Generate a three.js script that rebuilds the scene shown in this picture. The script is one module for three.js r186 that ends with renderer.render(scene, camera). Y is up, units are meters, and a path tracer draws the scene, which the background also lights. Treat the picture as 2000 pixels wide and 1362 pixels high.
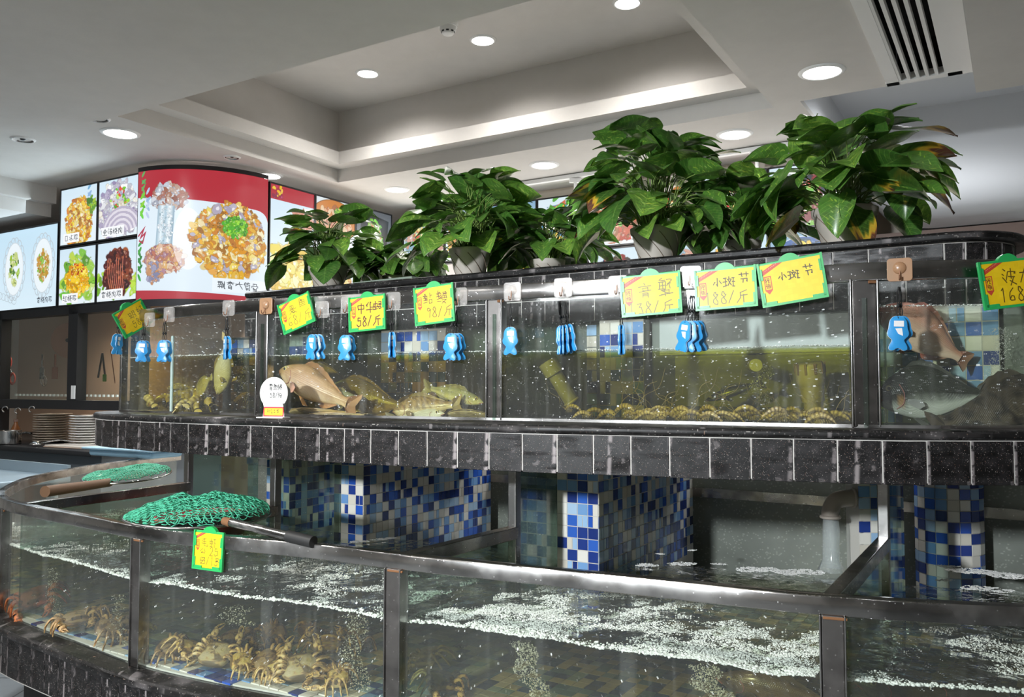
import * as THREE from 'three';
import { mergeGeometries, mergeVertices, toCreasedNormals } from 'three/addons/utils/BufferGeometryUtils.js';
import { RoundedBoxGeometry } from 'three/addons/geometries/RoundedBoxGeometry.js';
import { ImprovedNoise } from 'three/addons/math/ImprovedNoise.js';
import { RectAreaLightUniformsLib } from 'three/addons/lights/RectAreaLightUniformsLib.js';
RectAreaLightUniformsLib.init();

// ---------- camera, exposure ----------
const scene = new THREE.Scene();
scene.background = new THREE.Color(0x000000);
const EYE = 1.55, FOCAL = 1620, PITCH = THREE.MathUtils.degToRad(2.65);
const camera = new THREE.PerspectiveCamera(45.6, 2000 / 1362, 0.05, 60);
camera.position.set(0, EYE, 0);
camera.rotation.x = PITCH;
const renderer = new THREE.WebGLRenderer();
renderer.toneMapping = THREE.LinearToneMapping;
renderer.toneMappingExposure = 1.36;
renderer.shadowMap.enabled = true;

// strength of the room's lamps
const LAMP = { down: 12.5, coffer: 4.5, menu: 1.6, window: 6.0, kitchen: 4, spot: 125 };

// ---------- plan coordinates ----------
// the building's own axes: a runs along the tank wall, b away from the viewer
const CU = Math.cos(0.548), SU = Math.sin(0.548);
const AB = (a, b) => [a * CU + b * SU, -a * SU + b * CU];               // -> [x, depth]
const W3 = (a, b, y) => { const [x, d] = AB(a, b); return new THREE.Vector3(x, y, -d); };
const V3 = (x, d, y) => new THREE.Vector3(x, y, -d);
// survey of the photograph: a point seen at a pixel, at a known height or depth
function sight(px, py) {
  const rx = (px - 1000) / FOCAL, ry = (681 - py) / FOCAL, c = Math.cos(PITCH), s = Math.sin(PITCH);
  return new THREE.Vector3(rx, ry * c + s, ry * s - c);
}
function atDepth(px, py, d) { const r = sight(px, py); const k = d / -r.z; return new THREE.Vector3(r.x * k, EYE + r.y * k, -d); }
function atHeight(px, py, y) { const r = sight(px, py); const k = (y - EYE) / r.y; return new THREE.Vector3(r.x * k, y, r.z * k); }

// ---------- random, noise ----------
function rng(seed) { let a = seed >>> 0; return () => { a = (a + 0x6D2B79F5) >>> 0; let t = Math.imul(a ^ (a >>> 15), 1 | a); t = (t + Math.imul(t ^ (t >>> 7), 61 | t)) ^ t; return ((t ^ (t >>> 14)) >>> 0) / 4294967296; }; }
const perlin = new ImprovedNoise();
const fbm = (x, y, z, o = 4) => { let s = 0, a = 0.5, f = 1; for (let i = 0; i < o; i++) { s += a * perlin.noise(x * f + 7.3 * i, y * f, z * f + 3.1 * i); a *= 0.5; f *= 2.03; } return s; };
const lerp = THREE.MathUtils.lerp, clamp = THREE.MathUtils.clamp, smooth = THREE.MathUtils.smoothstep;
const lin = (r, g, b) => new THREE.Color().setRGB(r, g, b);

// ---------- scene bookkeeping ----------
const taken = {};
function numbered(n) { const k = taken[n] = (taken[n] ?? -1) + 1; return k ? n + '_' + String(k).padStart(3, '0') : n; }
function shade(o) { o.castShadow = o.receiveShadow = true; return o; }
function thing(name, label, category, pos, group) {
  const o = new THREE.Group(); o.name = numbered(name); scene.add(o);
  if (pos) o.position.copy(pos);
  o.userData = { label, category }; if (group) o.userData.group = group;
  return o;
}
function structure(name, label, pos) {
  const o = new THREE.Group(); o.name = numbered(name); scene.add(o); if (pos) o.position.copy(pos);
  o.userData = { label, category: name.split('_')[0], kind: 'structure' };
  return o;
}
function part(parent, name, geo, mat, label) {
  const o = shade(new THREE.Mesh(geo, mat)); o.name = name; parent.add(o);
  if (label) o.userData.label = label;
  return o;
}
function single(name, label, category, geo, mat, group, kind) {
  const o = shade(new THREE.Mesh(geo, mat)); o.name = numbered(name); scene.add(o);
  o.userData = { label, category }; if (group) o.userData.group = group; if (kind) o.userData.kind = kind;
  return o;
}
function copyOf(root, label) { const r = root.clone(); r.name = numbered(root.name.replace(/_\d{3}$/, '')); r.userData = { ...root.userData }; if (label) r.userData.label = label; scene.add(r); return r; }

// ---------- geometry ----------
const box = (w, h, d, x = 0, y = 0, z = 0) => new THREE.BoxGeometry(w, h, d).translate(x, y, z);
const rbox = (w, h, d, r = 0.004, s = 1) => new RoundedBoxGeometry(w, h, d, s, Math.min(r, w / 2.01, h / 2.01, d / 2.01));
const cyl = (r0, r1, h, n = 24, open = false) => new THREE.CylinderGeometry(r0, r1, h, n, 1, open);
function merge(list) { const l = list.map((g) => { const n = g.index ? g.toNonIndexed() : g.clone(); for (const k of Object.keys(n.attributes)) if (!['position', 'normal', 'uv', 'color'].includes(k)) n.deleteAttribute(k); return n; }); const anyC = l.some((g) => g.attributes.color); for (const g of l) { if (!g.attributes.uv) g.setAttribute('uv', new THREE.BufferAttribute(new Float32Array(g.attributes.position.count * 2), 2)); if (anyC && !g.attributes.color) g.setAttribute('color', new THREE.BufferAttribute(new Float32Array(g.attributes.position.count * 3).fill(1), 3)); } return mergeGeometries(l, false); }
// uv in metres, taken from the face's main direction
function metreUV(g, k = 1) {
  if (g.index) g = g.toNonIndexed();
  const p = g.attributes.position, n = g.attributes.normal, uv = new Float32Array(p.count * 2);
  for (let i = 0; i < p.count; i++) {
    const ax = Math.abs(n.getX(i)), ay = Math.abs(n.getY(i)), az = Math.abs(n.getZ(i));
    const [u, v] = ay >= ax && ay >= az ? [p.getX(i), p.getZ(i)] : ax > az ? [p.getZ(i), p.getY(i)] : [p.getX(i), p.getY(i)];
    uv[2 * i] = u * k; uv[2 * i + 1] = v * k;
  }
  g.setAttribute('uv', new THREE.BufferAttribute(uv, 2));
  return g;
}
// a plan outline of [x, depth] points raised from y0 to y1, edges rounded by r
function planSolid(pts, y0, y1, r = 0, seg = 3, holes = []) {
  const s = new THREE.Shape(pts.map(([x, d]) => new THREE.Vector2(x, d)));
  for (const h of holes) s.holes.push(new THREE.Path(h.map(([x, d]) => new THREE.Vector2(x, d))));
  const g = new THREE.ExtrudeGeometry(s, r ? { depth: y1 - y0 - 2 * r, bevelEnabled: true, bevelThickness: r, bevelSize: r, bevelOffset: -r, bevelSegments: seg, curveSegments: 1 } : { depth: y1 - y0, bevelEnabled: false, curveSegments: 1 });
  g.rotateX(-Math.PI / 2).translate(0, y0 + r, 0);
  return metreUV(r ? toCreasedNormals(g, 0.7) : g);
}
const boxAB = (a0, a1, b0, b1, y0, y1, r = 0) => planSolid([AB(a0, b0), AB(a1, b0), AB(a1, b1), AB(a0, b1)], y0, y1, r);
// a straight bar from p to q, w wide (level) and h high
function bar(p, q, w, h, r = 0.003) {
  const d = new THREE.Vector3().subVectors(q, p), L = d.length(), g = rbox(L, h, w, r);
  const m = new THREE.Matrix4(), x = d.clone().normalize(), up = Math.abs(x.y) > 0.95 ? new THREE.Vector3(0, 0, 1) : new THREE.Vector3(0, 1, 0);
  const z = new THREE.Vector3().crossVectors(x, up).normalize(), y = new THREE.Vector3().crossVectors(z, x);
  m.makeBasis(x, y, z).setPosition(p.clone().add(q).multiplyScalar(0.5));
  return metreUV(g).applyMatrix4(m);
}
function tube(pts, r, n = 24, rs = 8, closed = false) { return new THREE.TubeGeometry(new THREE.CatmullRomCurve3(pts, closed, 'catmullrom', 0.5), n, r, rs, closed); }
// tube whose radius follows a function of 0..1
function taper(pts, rf, n = 16, rs = 8) {
  const c = new THREE.CatmullRomCurve3(pts), g = new THREE.TubeGeometry(c, n, 1, rs, false), p = g.attributes.position, v = new THREE.Vector3();
  for (let i = 0; i <= n; i++) { const t = i / n, o = c.getPointAt(t), r = rf(t); for (let j = 0; j <= rs; j++) { const k = i * (rs + 1) + j; v.fromBufferAttribute(p, k).sub(o).multiplyScalar(r).add(o); p.setXYZ(k, v.x, v.y, v.z); } }
  g.computeVertexNormals();
  return g;
}
// open polyline helpers, plan points [x, depth]
function along(pts) {
  const L = [0]; for (let i = 1; i < pts.length; i++) L.push(L[i - 1] + Math.hypot(pts[i][0] - pts[i - 1][0], pts[i][1] - pts[i - 1][1]));
  const at = (s) => { let i = 1; while (i < L.length - 1 && L[i] < s) i++; const t = (s - L[i - 1]) / (L[i] - L[i - 1]), p = pts[i - 1], q = pts[i]; const dx = q[0] - p[0], dy = q[1] - p[1], l = Math.hypot(dx, dy); return { p: [p[0] + dx * t, p[1] + dy * t], t: [dx / l, dy / l] }; };
  return { length: L[L.length - 1], at, L };
}
function smoothLine(pts, n) { const c = new THREE.CatmullRomCurve3(pts.map(([x, d]) => new THREE.Vector3(x, d, 0)), false, 'centripetal'); return c.getSpacedPoints(n).map((p) => [p.x, p.y]); }
// shift an open plan line sideways; positive = towards the viewer for lines running left to right
function offset(pts, o) { return pts.map((p, i) => { const a = pts[Math.max(0, i - 1)], b = pts[Math.min(pts.length - 1, i + 1)], dx = b[0] - a[0], dy = b[1] - a[1], l = Math.hypot(dx, dy) || 1; return [p[0] + dy / l * o, p[1] - dx / l * o]; }); }
// a ribbon: rectangular section swept along a plan line
function ribbon(pts, y0, y1, w, r = 0) { const f = offset(pts, w / 2), b = offset(pts, -w / 2).reverse(); return planSolid([...f, ...b], y0, y1, r); }

// ---------- textures ----------
function dataTex(n, f, srgb = true, m = n) {
  const d = new Uint8Array(n * m * 4);
  for (let y = 0; y < m; y++) for (let x = 0; x < n; x++) { const c = f(x / n, y / m, x, y), i = (y * n + x) * 4; d[i] = clamp(c[0], 0, 1) * 255; d[i + 1] = clamp(c[1], 0, 1) * 255; d[i + 2] = clamp(c[2], 0, 1) * 255; d[i + 3] = c.length > 3 ? clamp(c[3], 0, 1) * 255 : 255; }
  const t = new THREE.DataTexture(d, n, m); t.wrapS = t.wrapT = THREE.RepeatWrapping; t.magFilter = THREE.LinearFilter; t.minFilter = THREE.LinearMipmapLinearFilter; t.generateMipmaps = true; if (srgb) t.colorSpace = THREE.SRGBColorSpace; t.needsUpdate = true;
  return t;
}
// tileable value noise
function tiled(n, cells, seed) { const R = rng(seed), g = new Float32Array(cells * cells).map(() => R()); return (u, v) => { const x = u * cells, y = v * cells, x0 = Math.floor(x), y0 = Math.floor(y), fx = x - x0, fy = y - y0, sx = fx * fx * (3 - 2 * fx), sy = fy * fy * (3 - 2 * fy), at = (i, j) => g[((j % cells + cells) % cells) * cells + (i % cells + cells) % cells]; return lerp(lerp(at(x0, y0), at(x0 + 1, y0), sx), lerp(at(x0, y0 + 1), at(x0 + 1, y0 + 1), sx), sy); }; }
function tfbm(seed, base = 4, oct = 5) { const l = []; for (let i = 0; i < oct; i++) l.push(tiled(0, base * 2 ** i, seed + i * 17)); return (u, v) => { let s = 0, a = 0.5; for (const f of l) { s += a * f(u, v); a *= 0.5; } return s / (1 - Math.pow(0.5, oct)); }; }
function rep(t, s) { const c = t.clone(); c.repeat.set(s, s); c.needsUpdate = true; return c; }
function canvasTex(w, h, draw) { const c = document.createElement('canvas'); c.width = w; c.height = h; const x = c.getContext('2d'); draw(x, w, h); const t = new THREE.CanvasTexture(c); t.colorSpace = THREE.SRGBColorSpace; return t; }

const nA = tfbm(11, 4, 6), nB = tfbm(37, 8, 5), nC = tfbm(71, 16, 4), nD = tfbm(5, 3, 5);
const specks = tiled(0, 256, 91), specks2 = tiled(0, 128, 133);
const dripA = tiled(0, 64, 207), drip = (u, v) => dripA(u, v * 0.09);
// black granite with pale chips and lime stains, one metre a tile
const graniteMap = dataTex(512, (u, v, x, y) => {
  let k = 0.035 + 0.26 * Math.max(0, nC(u, v) - 0.32);
  const s = specks(u, v), s2 = specks2(u, v);
  let c = [k, k * 0.95, k * 0.95];
  if (s > 0.955) c = [0.62, 0.6, 0.58]; else if (s > 0.9) c = [0.27, 0.25, 0.25]; else if (s2 > 0.965) c = [0.5, 0.4, 0.34];
  const lime = (smooth(nA(u, v) * 0.6 + nB(v, u) * 0.4, 0.56, 0.68) * 0.5 + smooth(drip(u, v), 0.72, 0.9) * smooth(nB(u, v), 0.45, 0.6) * 0.7) * (0.5 + nC(v, u));
  return [lerp(c[0], 0.46, lime), lerp(c[1], 0.44, lime), lerp(c[2], 0.44, lime)];
});
const graniteRough = dataTex(256, (u, v) => { const r = 0.36 + 0.4 * smooth(nA(u, v), 0.5, 0.75) + 0.12 * nB(u, v); return [r, r, r]; }, false);
const graniteBump = dataTex(256, (u, v) => { const r = nC(u, v) * 0.6 + nB(v, u) * 0.4; return [r, r, r]; }, false);
const steelRough = dataTex(512, (u, v) => { const s = 0.13 + 0.2 * smooth(nA(u, v), 0.45, 0.7) + (specks(u, v) > 0.985 ? 0.25 : 0) + 0.06 * nC(u, v); return [s, s, s]; }, false);
const steelMap = dataTex(512, (u, v) => { const d = smooth(nB(u, v), 0.5, 0.72), r = smooth(nA(v, u), 0.66, 0.8); let k = 0.72 - 0.18 * d; if (specks(u, v) > 0.985) k = 0.85; return [lerp(k, 0.42, r * 0.2), lerp(k * 0.99, 0.26, r * 0.2), lerp(k * 0.98, 0.14, r * 0.2)]; });
const plasterBump = dataTex(512, (u, v) => { const r = nC(u, v) * 0.5 + specks2(u, v) * 0.25 + 0.25 * nA(u, v); return [r, r, r]; }, false);
const plasterMap = dataTex(512, (u, v) => { const k = 0.81 + 0.035 * (nD(u, v) - 0.5) + 0.02 * (nC(u, v) - 0.5); return [k, k * 0.985, k * 0.965]; });

// ---------- materials ----------
const std = (o) => new THREE.MeshStandardMaterial(o), phy = (o) => new THREE.MeshPhysicalMaterial(o);
const M = {
  plaster: std({ map: plasterMap, roughness: 0.92, bumpMap: plasterBump, bumpScale: 0.0006 }),
  plasterWarm: std({ color: lin(0.62, 0.56, 0.48), roughness: 0.9, bumpMap: plasterBump, bumpScale: 0.0006 }),
  bulkhead: std({ color: lin(0.74, 0.75, 0.78), roughness: 0.8 }),
  brownFascia: std({ color: lin(0.21, 0.13, 0.1), roughness: 0.5 }),
  granite: phy({ map: graniteMap, roughnessMap: graniteRough, roughness: 1, specularIntensity: 0.6, bumpMap: graniteBump, bumpScale: 0.0012 }),
  grout: std({ color: lin(0.5, 0.48, 0.45), roughness: 0.9 }),
  steel: std({ map: steelMap, metalness: 1, roughnessMap: steelRough, roughness: 1, bumpMap: graniteBump, bumpScale: 0.0006 }),
  steelDark: std({ map: steelMap, color: lin(0.5, 0.48, 0.47), metalness: 0.9, roughnessMap: steelRough, roughness: 1.1 }),
  rust: std({ color: lin(0.17, 0.075, 0.03), roughness: 0.9 }),
  blackMetal: std({ color: lin(0.012, 0.012, 0.014), roughness: 0.45 }),
  blackPlastic: std({ color: lin(0.015, 0.015, 0.015), roughness: 0.5 }),
  white: std({ color: lin(0.8, 0.8, 0.79), roughness: 0.5 }),
  whiteGloss: std({ color: lin(0.82, 0.81, 0.79), roughness: 0.25 }),
  beige: std({ color: lin(0.46, 0.34, 0.26), roughness: 0.6 }),
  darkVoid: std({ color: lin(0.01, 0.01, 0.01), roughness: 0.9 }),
  lampGlow: std({ color: 0x000000, emissive: lin(1, 0.98, 0.95), emissiveIntensity: 6 }),
  lampGlass: std({ color: lin(0.03, 0.03, 0.035), roughness: 0.2 }),
  glass: phy({ color: lin(0.93, 0.97, 0.95), transmission: 1, thickness: 0, roughness: 0.03, ior: 1.5 }),
};
// ---------- ceiling ----------
const CEIL = 3.15, UP1 = CEIL + 0.102, UP2 = UP1 + 0.095, UP3 = 3.707;
const A0 = -4.515, A1 = -1.16, B0 = 2.86, B1 = 4.78;     // the coffer
const RA = -1.008, RB = 4.752;                             // the open bay beside it
const VENT = { a0: -0.5, a1: -0.265, b0: 2.7, b1: 4.68 };
const rect = (a0, a1, b0, b1) => [AB(a0, b0), AB(a1, b0), AB(a1, b1), AB(a0, b1)];
{
  const c = structure('ceiling', 'pale plastered ceiling with a stepped rectangular coffer');
  part(c, 'main_panel', planSolid(rect(-6.55, 4, -4, 7.6), CEIL, CEIL + 0.03, 0, 1, [rect(A0, A1, B0, B1), rect(RA, 3.6, RB, 7.2), rect(VENT.a0, VENT.a1, VENT.b0, VENT.b1)]), M.plaster);
  // coffer: outer edge, projecting cove lip, recessed sides, raised panel
  const ring = (m, y0, y1, w) => [boxAB(A0 - m, A1 + m, B1 + m - w, B1 + m, y0, y1), boxAB(A0 - m, A1 + m, B0 - m, B0 - m + w, y0, y1), boxAB(A0 - m, A0 - m + w, B0 - m + w, B1 + m - w, y0, y1), boxAB(A1 + m - w, A1 + m, B0 - m + w, B1 + m - w, y0, y1)];
  part(c, 'coffer_edge', merge(ring(0.05, CEIL + 0.03, UP1, 0.05)), M.plaster);
  part(c, 'cove_lip', merge([...ring(0.05, UP1, UP1 + 0.02, 0.17), ...ring(-0.1, UP1 + 0.02, UP2, 0.02)]), M.plaster);
  part(c, 'coffer_side', merge(ring(0.05, UP1 + 0.02, UP3, 0.05)), M.plaster);
  part(c, 'coffer_panel', boxAB(A0 - 0.05, A1 + 0.05, B0 - 0.05, B1 + 0.05, UP3, UP3 + 0.03), M.plaster);
  // slightly lower front field, its left end swinging away from the coffer
  part(c, 'front_field', planSolid([AB(A0, B0), AB(A0 - 0.35, B0 - 0.07), AB(A0 - 0.75, B0 - 0.24), AB(A0 - 1.3, B0 - 0.55), AB(-6.55, 1.9), AB(-6.55, -4), AB(A1, -4), AB(A1, B0)], CEIL - 0.03, CEIL), M.plaster);
  // open bay: raised white panel and its sides
  part(c, 'bay_panel', boxAB(RA - 0.05, 3.6, RB - 0.05, 7.2, CEIL + 0.3, CEIL + 0.33), M.bulkhead);
  part(c, 'bay_side', merge([boxAB(RA - 0.05, RA, RB, 7.2, CEIL + 0.03, CEIL + 0.3), boxAB(RA - 0.05, 3.6, RB - 0.05, RB, CEIL + 0.03, CEIL + 0.3), boxAB(3.55, 3.6, RB, 7.2, CEIL + 0.03, CEIL + 0.3)]), M.bulkhead);
  part(c, 'dropped_soffit', boxAB(-0.15, 4, 0.6, 4.79, CEIL - 0.1, CEIL), M.plaster);
  // lowered soffit over the kitchen, two steps
  part(c, 'kitchen_soffit', merge([boxAB(-9, -6.55, -4, 3.72, 3.016, 3.18), boxAB(-9, -6.62, -4, 3.72, 2.915, 3.016), boxAB(-9, -5.3, 3.72, 7.6, 2.35, 2.4), boxAB(-9, -6.55, 3.72, 7.6, 3.15, 3.18)]), M.plaster);
  // the big rounded bulkhead beyond the bay
  const face = new THREE.Shape(); face.moveTo(4.6, 1.0); face.lineTo(0, 1.0); face.lineTo(0, 0.5); face.absarc(0.5, 0.5, 0.5, Math.PI, Math.PI * 1.5, false); face.lineTo(4.6, 0);
  const g = new THREE.ExtrudeGeometry(face, { depth: 0.6, bevelEnabled: true, bevelSize: 0.25, bevelThickness: 0.25, bevelOffset: -0.25, bevelSegments: 8, curveSegments: 16 });
  const m = new THREE.Matrix4().makeBasis(V3(CU, -SU, 0), V3(0, 0, 1), V3(-SU, -CU, 0)).setPosition(W3(-1.0, 7.05, 2.72));
  part(c, 'rounded_bulkhead', toCreasedNormals(g, 0.6).applyMatrix4(m), M.bulkhead);
}
// ---------- walls and floor ----------
const floorMap = dataTex(256, (u, v) => { const k = 0.5 + 0.08 * (nA(u, v) - 0.5); const j = (u * 2 % 1 < 0.008 || v * 2 % 1 < 0.008) ? 0.6 : 1; return [k * j * 0.96, k * j, k * j * 1.03]; });
{
  const f = structure('floor', 'grey tiled restaurant floor');
  part(f, 'floor_slab', planSolid(rect(-9, 4, -4, 7.6), -0.05, 0), std({ map: floorMap, roughness: 0.35 }));
  structure('wall_back', 'plain wall behind the menu boards');
  const wb = scene.children[scene.children.length - 1];
  part(wb, 'wall_panel', merge([boxAB(-9, 4, 7.6, 7.7, 0, 3.75), boxAB(-4.69, RA, 5.86, 5.95, 2.0, CEIL), boxAB(-4.69, RA - 0.02, 5.95, 6.0, 0, 2.0)]), M.plasterWarm);
  const wl = structure('wall_left', 'plain wall at the far side of the kitchen');
  part(wl, 'wall_panel', boxAB(-9.1, -9, -4, 7.7, 0, 3.3), M.plaster);
  const wr = structure('wall_right', 'plain wall past the end of the tanks');
  part(wr, 'wall_panel', boxAB(4, 4.1, -4, 7.7, 0, 3.75), M.plaster);
  const wf = structure('wall_front', 'plain wall facing the tanks behind the viewer');
  // high transom window in it, over the viewer's shoulder: the frames of the tanks mirror it
  const w0 = -3.5, w1 = -1.9, y0 = 2.46, y1 = 2.82;
  part(wf, 'wall_panel', merge([boxAB(-9, w0, -4.1, -4, 0, 3.3), boxAB(w1, 4, -4.1, -4, 0, 3.3), boxAB(w0, w1, -4.1, -4, 0, y0), boxAB(w0, w1, -4.1, -4, y1, 3.3)]), M.plaster);
  const wn = structure('window_1', 'bright high transom window facing the tanks');
  part(wn, 'window_frame', merge([boxAB(w0, w0 + 0.04, -4.08, -4.02, y0, y1), boxAB(w1 - 0.04, w1, -4.08, -4.02, y0, y1), boxAB(w0 + 0.04, w1 - 0.04, -4.08, -4.02, y0, y0 + 0.04), boxAB(w0 + 0.04, w1 - 0.04, -4.08, -4.02, y1 - 0.04, y1)]), M.blackMetal);
  part(wn, 'window_pane', boxAB(w0 + 0.04, w1 - 0.04, -4.06, -4.05, y0 + 0.04, y1 - 0.04), std({ color: 0x000000, emissive: lin(0.95, 0.98, 1), emissiveIntensity: 10 }));
  const l = new THREE.RectAreaLight(lin(0.95, 0.98, 1), LAMP.window, w1 - w0 - 0.1, y1 - y0 - 0.1); l.position.copy(W3((w0 + w1) / 2, -3.98, (y0 + y1) / 2)); l.lookAt(W3((w0 + w1) / 2, 3, 1.8)); l.name = 'window_light'; scene.add(l);
  // a spotlight on that wall, aimed under the ledge
  const sp = thing('wall_spotlight', 'bright wall spotlight aimed at the tanks from behind the viewer', 'spotlight', W3(-1.7, -3.85, 2.62));
  part(sp, 'bracket', box(0.05, 0.05, 0.16, 0, 0, 0.06), M.blackMetal);
  const aim = V3(0.05, 3.0, 1.15).sub(sp.position), q = new THREE.Quaternion().setFromUnitVectors(new THREE.Vector3(0, -1, 0), aim.clone().normalize());
  part(sp, 'shade', new THREE.LatheGeometry([[0.02, 0.08], [0.05, 0.06], [0.06, -0.06], [0.056, -0.06], [0.045, 0.05]].map(([x, y]) => new THREE.Vector2(x, y)), 24).applyQuaternion(q), M.blackMetal);
  part(sp, 'lens', cyl(0.052, 0.052, 0.008, 24).translate(0, -0.045, 0).applyQuaternion(q), M.lampGlow);
  const sl = new THREE.SpotLight(lin(0.9, 0.96, 1), LAMP.spot, 0, 0.38, 0.8); sl.position.copy(aim.clone().normalize().multiplyScalar(0.08)); sl.target.position.copy(aim); sl.shadow.radius = 7; sl.castShadow = true; sl.name = 'wall_spot_lamp'; sp.add(sl, sl.target);
}
// ---------- recessed downlights ----------
function ring(r0, r1, h, n = 32) { return new THREE.LatheGeometry([[r0, 0], [r0, -h], [r0 + (r1 - r0) * 0.3, -h * 1.25], [r1 - 0.004, -h * 0.6], [r1, 0]].map(([x, y]) => new THREE.Vector2(x, y)), n); }
function downlight(pos, r, label, lit, strength, col = [1, 0.965, 0.92]) {
  const t = thing('downlight', label, 'light', pos, lit ? 'lit downlights' : 'unlit spot fittings');
  part(t, 'trim_ring', ring(r * 0.8, r, 0.008), M.white);
  if (lit) {
    part(t, 'diffuser', cyl(r * 0.82, r * 0.82, 0.006, 32).translate(0, -0.004, 0), M.lampGlow);
    const l = new THREE.SpotLight(lin(...col), strength, 0, 1.36, 0.75); l.position.set(0, -0.03, 0); l.target.position.set(0, -2, 0); l.shadow.radius = r * 40; l.castShadow = true; l.name = 'downlight_lamp'; t.add(l, l.target);
  } else {
    part(t, 'reflector', new THREE.LatheGeometry([[r * 0.8, -0.006], [r * 0.62, 0.002], [r * 0.5, 0.03], [0.001, 0.032]].map(([x, y]) => new THREE.Vector2(x, y)), 28), M.steelDark);
    part(t, 'bulb', new THREE.SphereGeometry(r * 0.3, 16, 8).translate(0, 0.012, 0), M.lampGlass);
  }
  return t;
}
const seat = (px, py, y) => atHeight(px, py, y).setY(y);
downlight(seat(235, 260, CEIL), 0.12, 'lit downlight over the far left menu boards', true, LAMP.down, [0.93, 0.97, 1]);
downlight(seat(524, 343, CEIL), 0.11, 'lit downlight at the right end of the red curved menu board', true, LAMP.down);
downlight(seat(775, 370, CEIL), 0.105, 'lit downlight above the leafy plant second from the left', true, LAMP.down);
downlight(seat(1063, 322, CEIL), 0.11, 'lit downlight left of the dome camera', true, LAMP.down);
downlight(seat(1435, 262, CEIL), 0.115, 'lit downlight right of the dome camera', true, LAMP.down);
downlight(seat(1605, 140, CEIL), 0.115, 'large lit downlight beside the air vent', true, LAMP.down, [0.95, 0.98, 1]);
downlight(seat(718, 143, UP3), 0.085, 'small lit downlight in the coffer nearest the left corner', true, LAMP.coffer);
downlight(seat(943, 78, UP3), 0.085, 'small lit downlight in the coffer beside the smoke detector', true, LAMP.coffer);
downlight(seat(1225, 5, UP3), 0.085, 'small lit downlight in the coffer at the upper edge of the view', true, LAMP.coffer);
downlight(seat(45, 272, CEIL), 0.075, 'unlit spot fitting farthest left in the ceiling', false);
downlight(seat(190, 231, CEIL), 0.075, 'unlit spot fitting beside the coffer corner', false);
downlight(seat(453, 307, CEIL), 0.06, 'unlit spot fitting above the red curved menu board', false);
downlight(W3(-0.5, 5.35, CEIL + 0.3), 0.115, 'lit downlight hidden up in the open bay', true, LAMP.down * 0.7, [0.95, 0.98, 1]);
const OVER = ['left of', 'above', 'far behind left of', 'far behind', 'far left of', 'right of'];
for (const [i, [a, b]] of [[-3.6, 0.4], [-1.4, 0.6], [-3.2, -1.8], [-0.6, -1.4], [-5.4, 0.8]].entries()) downlight(W3(a, b, a > -0.1 ? CEIL : CEIL - 0.03).setY(a > -0.1 ? CEIL - 0.1 : a > A1 ? CEIL : CEIL - 0.03), 0.115, `lit downlight in the ceiling ${OVER[i]} the viewer`, true, LAMP.down);

// ---------- air vent ----------
{
  const v = thing('air_vent', 'long ceiling air vent with five dark slots', 'vent', W3((VENT.a0 + VENT.a1) / 2, (VENT.b0 + VENT.b1) / 2, CEIL));
  const cx = (VENT.a0 + VENT.a1) / 2, cb = (VENT.b0 + VENT.b1) / 2, w = VENT.a1 - VENT.a0, L = VENT.b1 - VENT.b0;
  v.rotation.y = -0.548;   // local x = a, local -z = b
  part(v, 'frame', merge([box(0.06, 0.012, L + 0.1, -w / 2 - 0.025, -0.005, 0), box(0.11, 0.012, L + 0.1, w / 2 + 0.05, -0.005, 0), box(w + 0.12, 0.012, 0.05, 0, -0.005, L / 2 + 0.025), box(w + 0.12, 0.012, 0.05, 0, -0.005, -L / 2 - 0.025)]), M.white);
  part(v, 'duct', merge([box(w + 0.04, 0.01, L + 0.04, 0, 0.2, 0), box(0.01, 0.2, L, -w / 2 - 0.012, 0.1, 0), box(0.01, 0.2, L, w / 2 + 0.012, 0.1, 0), box(w, 0.2, 0.01, 0, 0.1, L / 2 + 0.012), box(w, 0.2, 0.01, 0, 0.1, -L / 2 - 0.012)]), M.darkVoid);
  for (let i = 0; i < 6; i++) part(v, 'slat', box(0.016, 0.034, L, -w / 2 + 0.01 + (w - 0.02) * i / 5, 0.008, 0).rotateZ(0), M.white);
}
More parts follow.
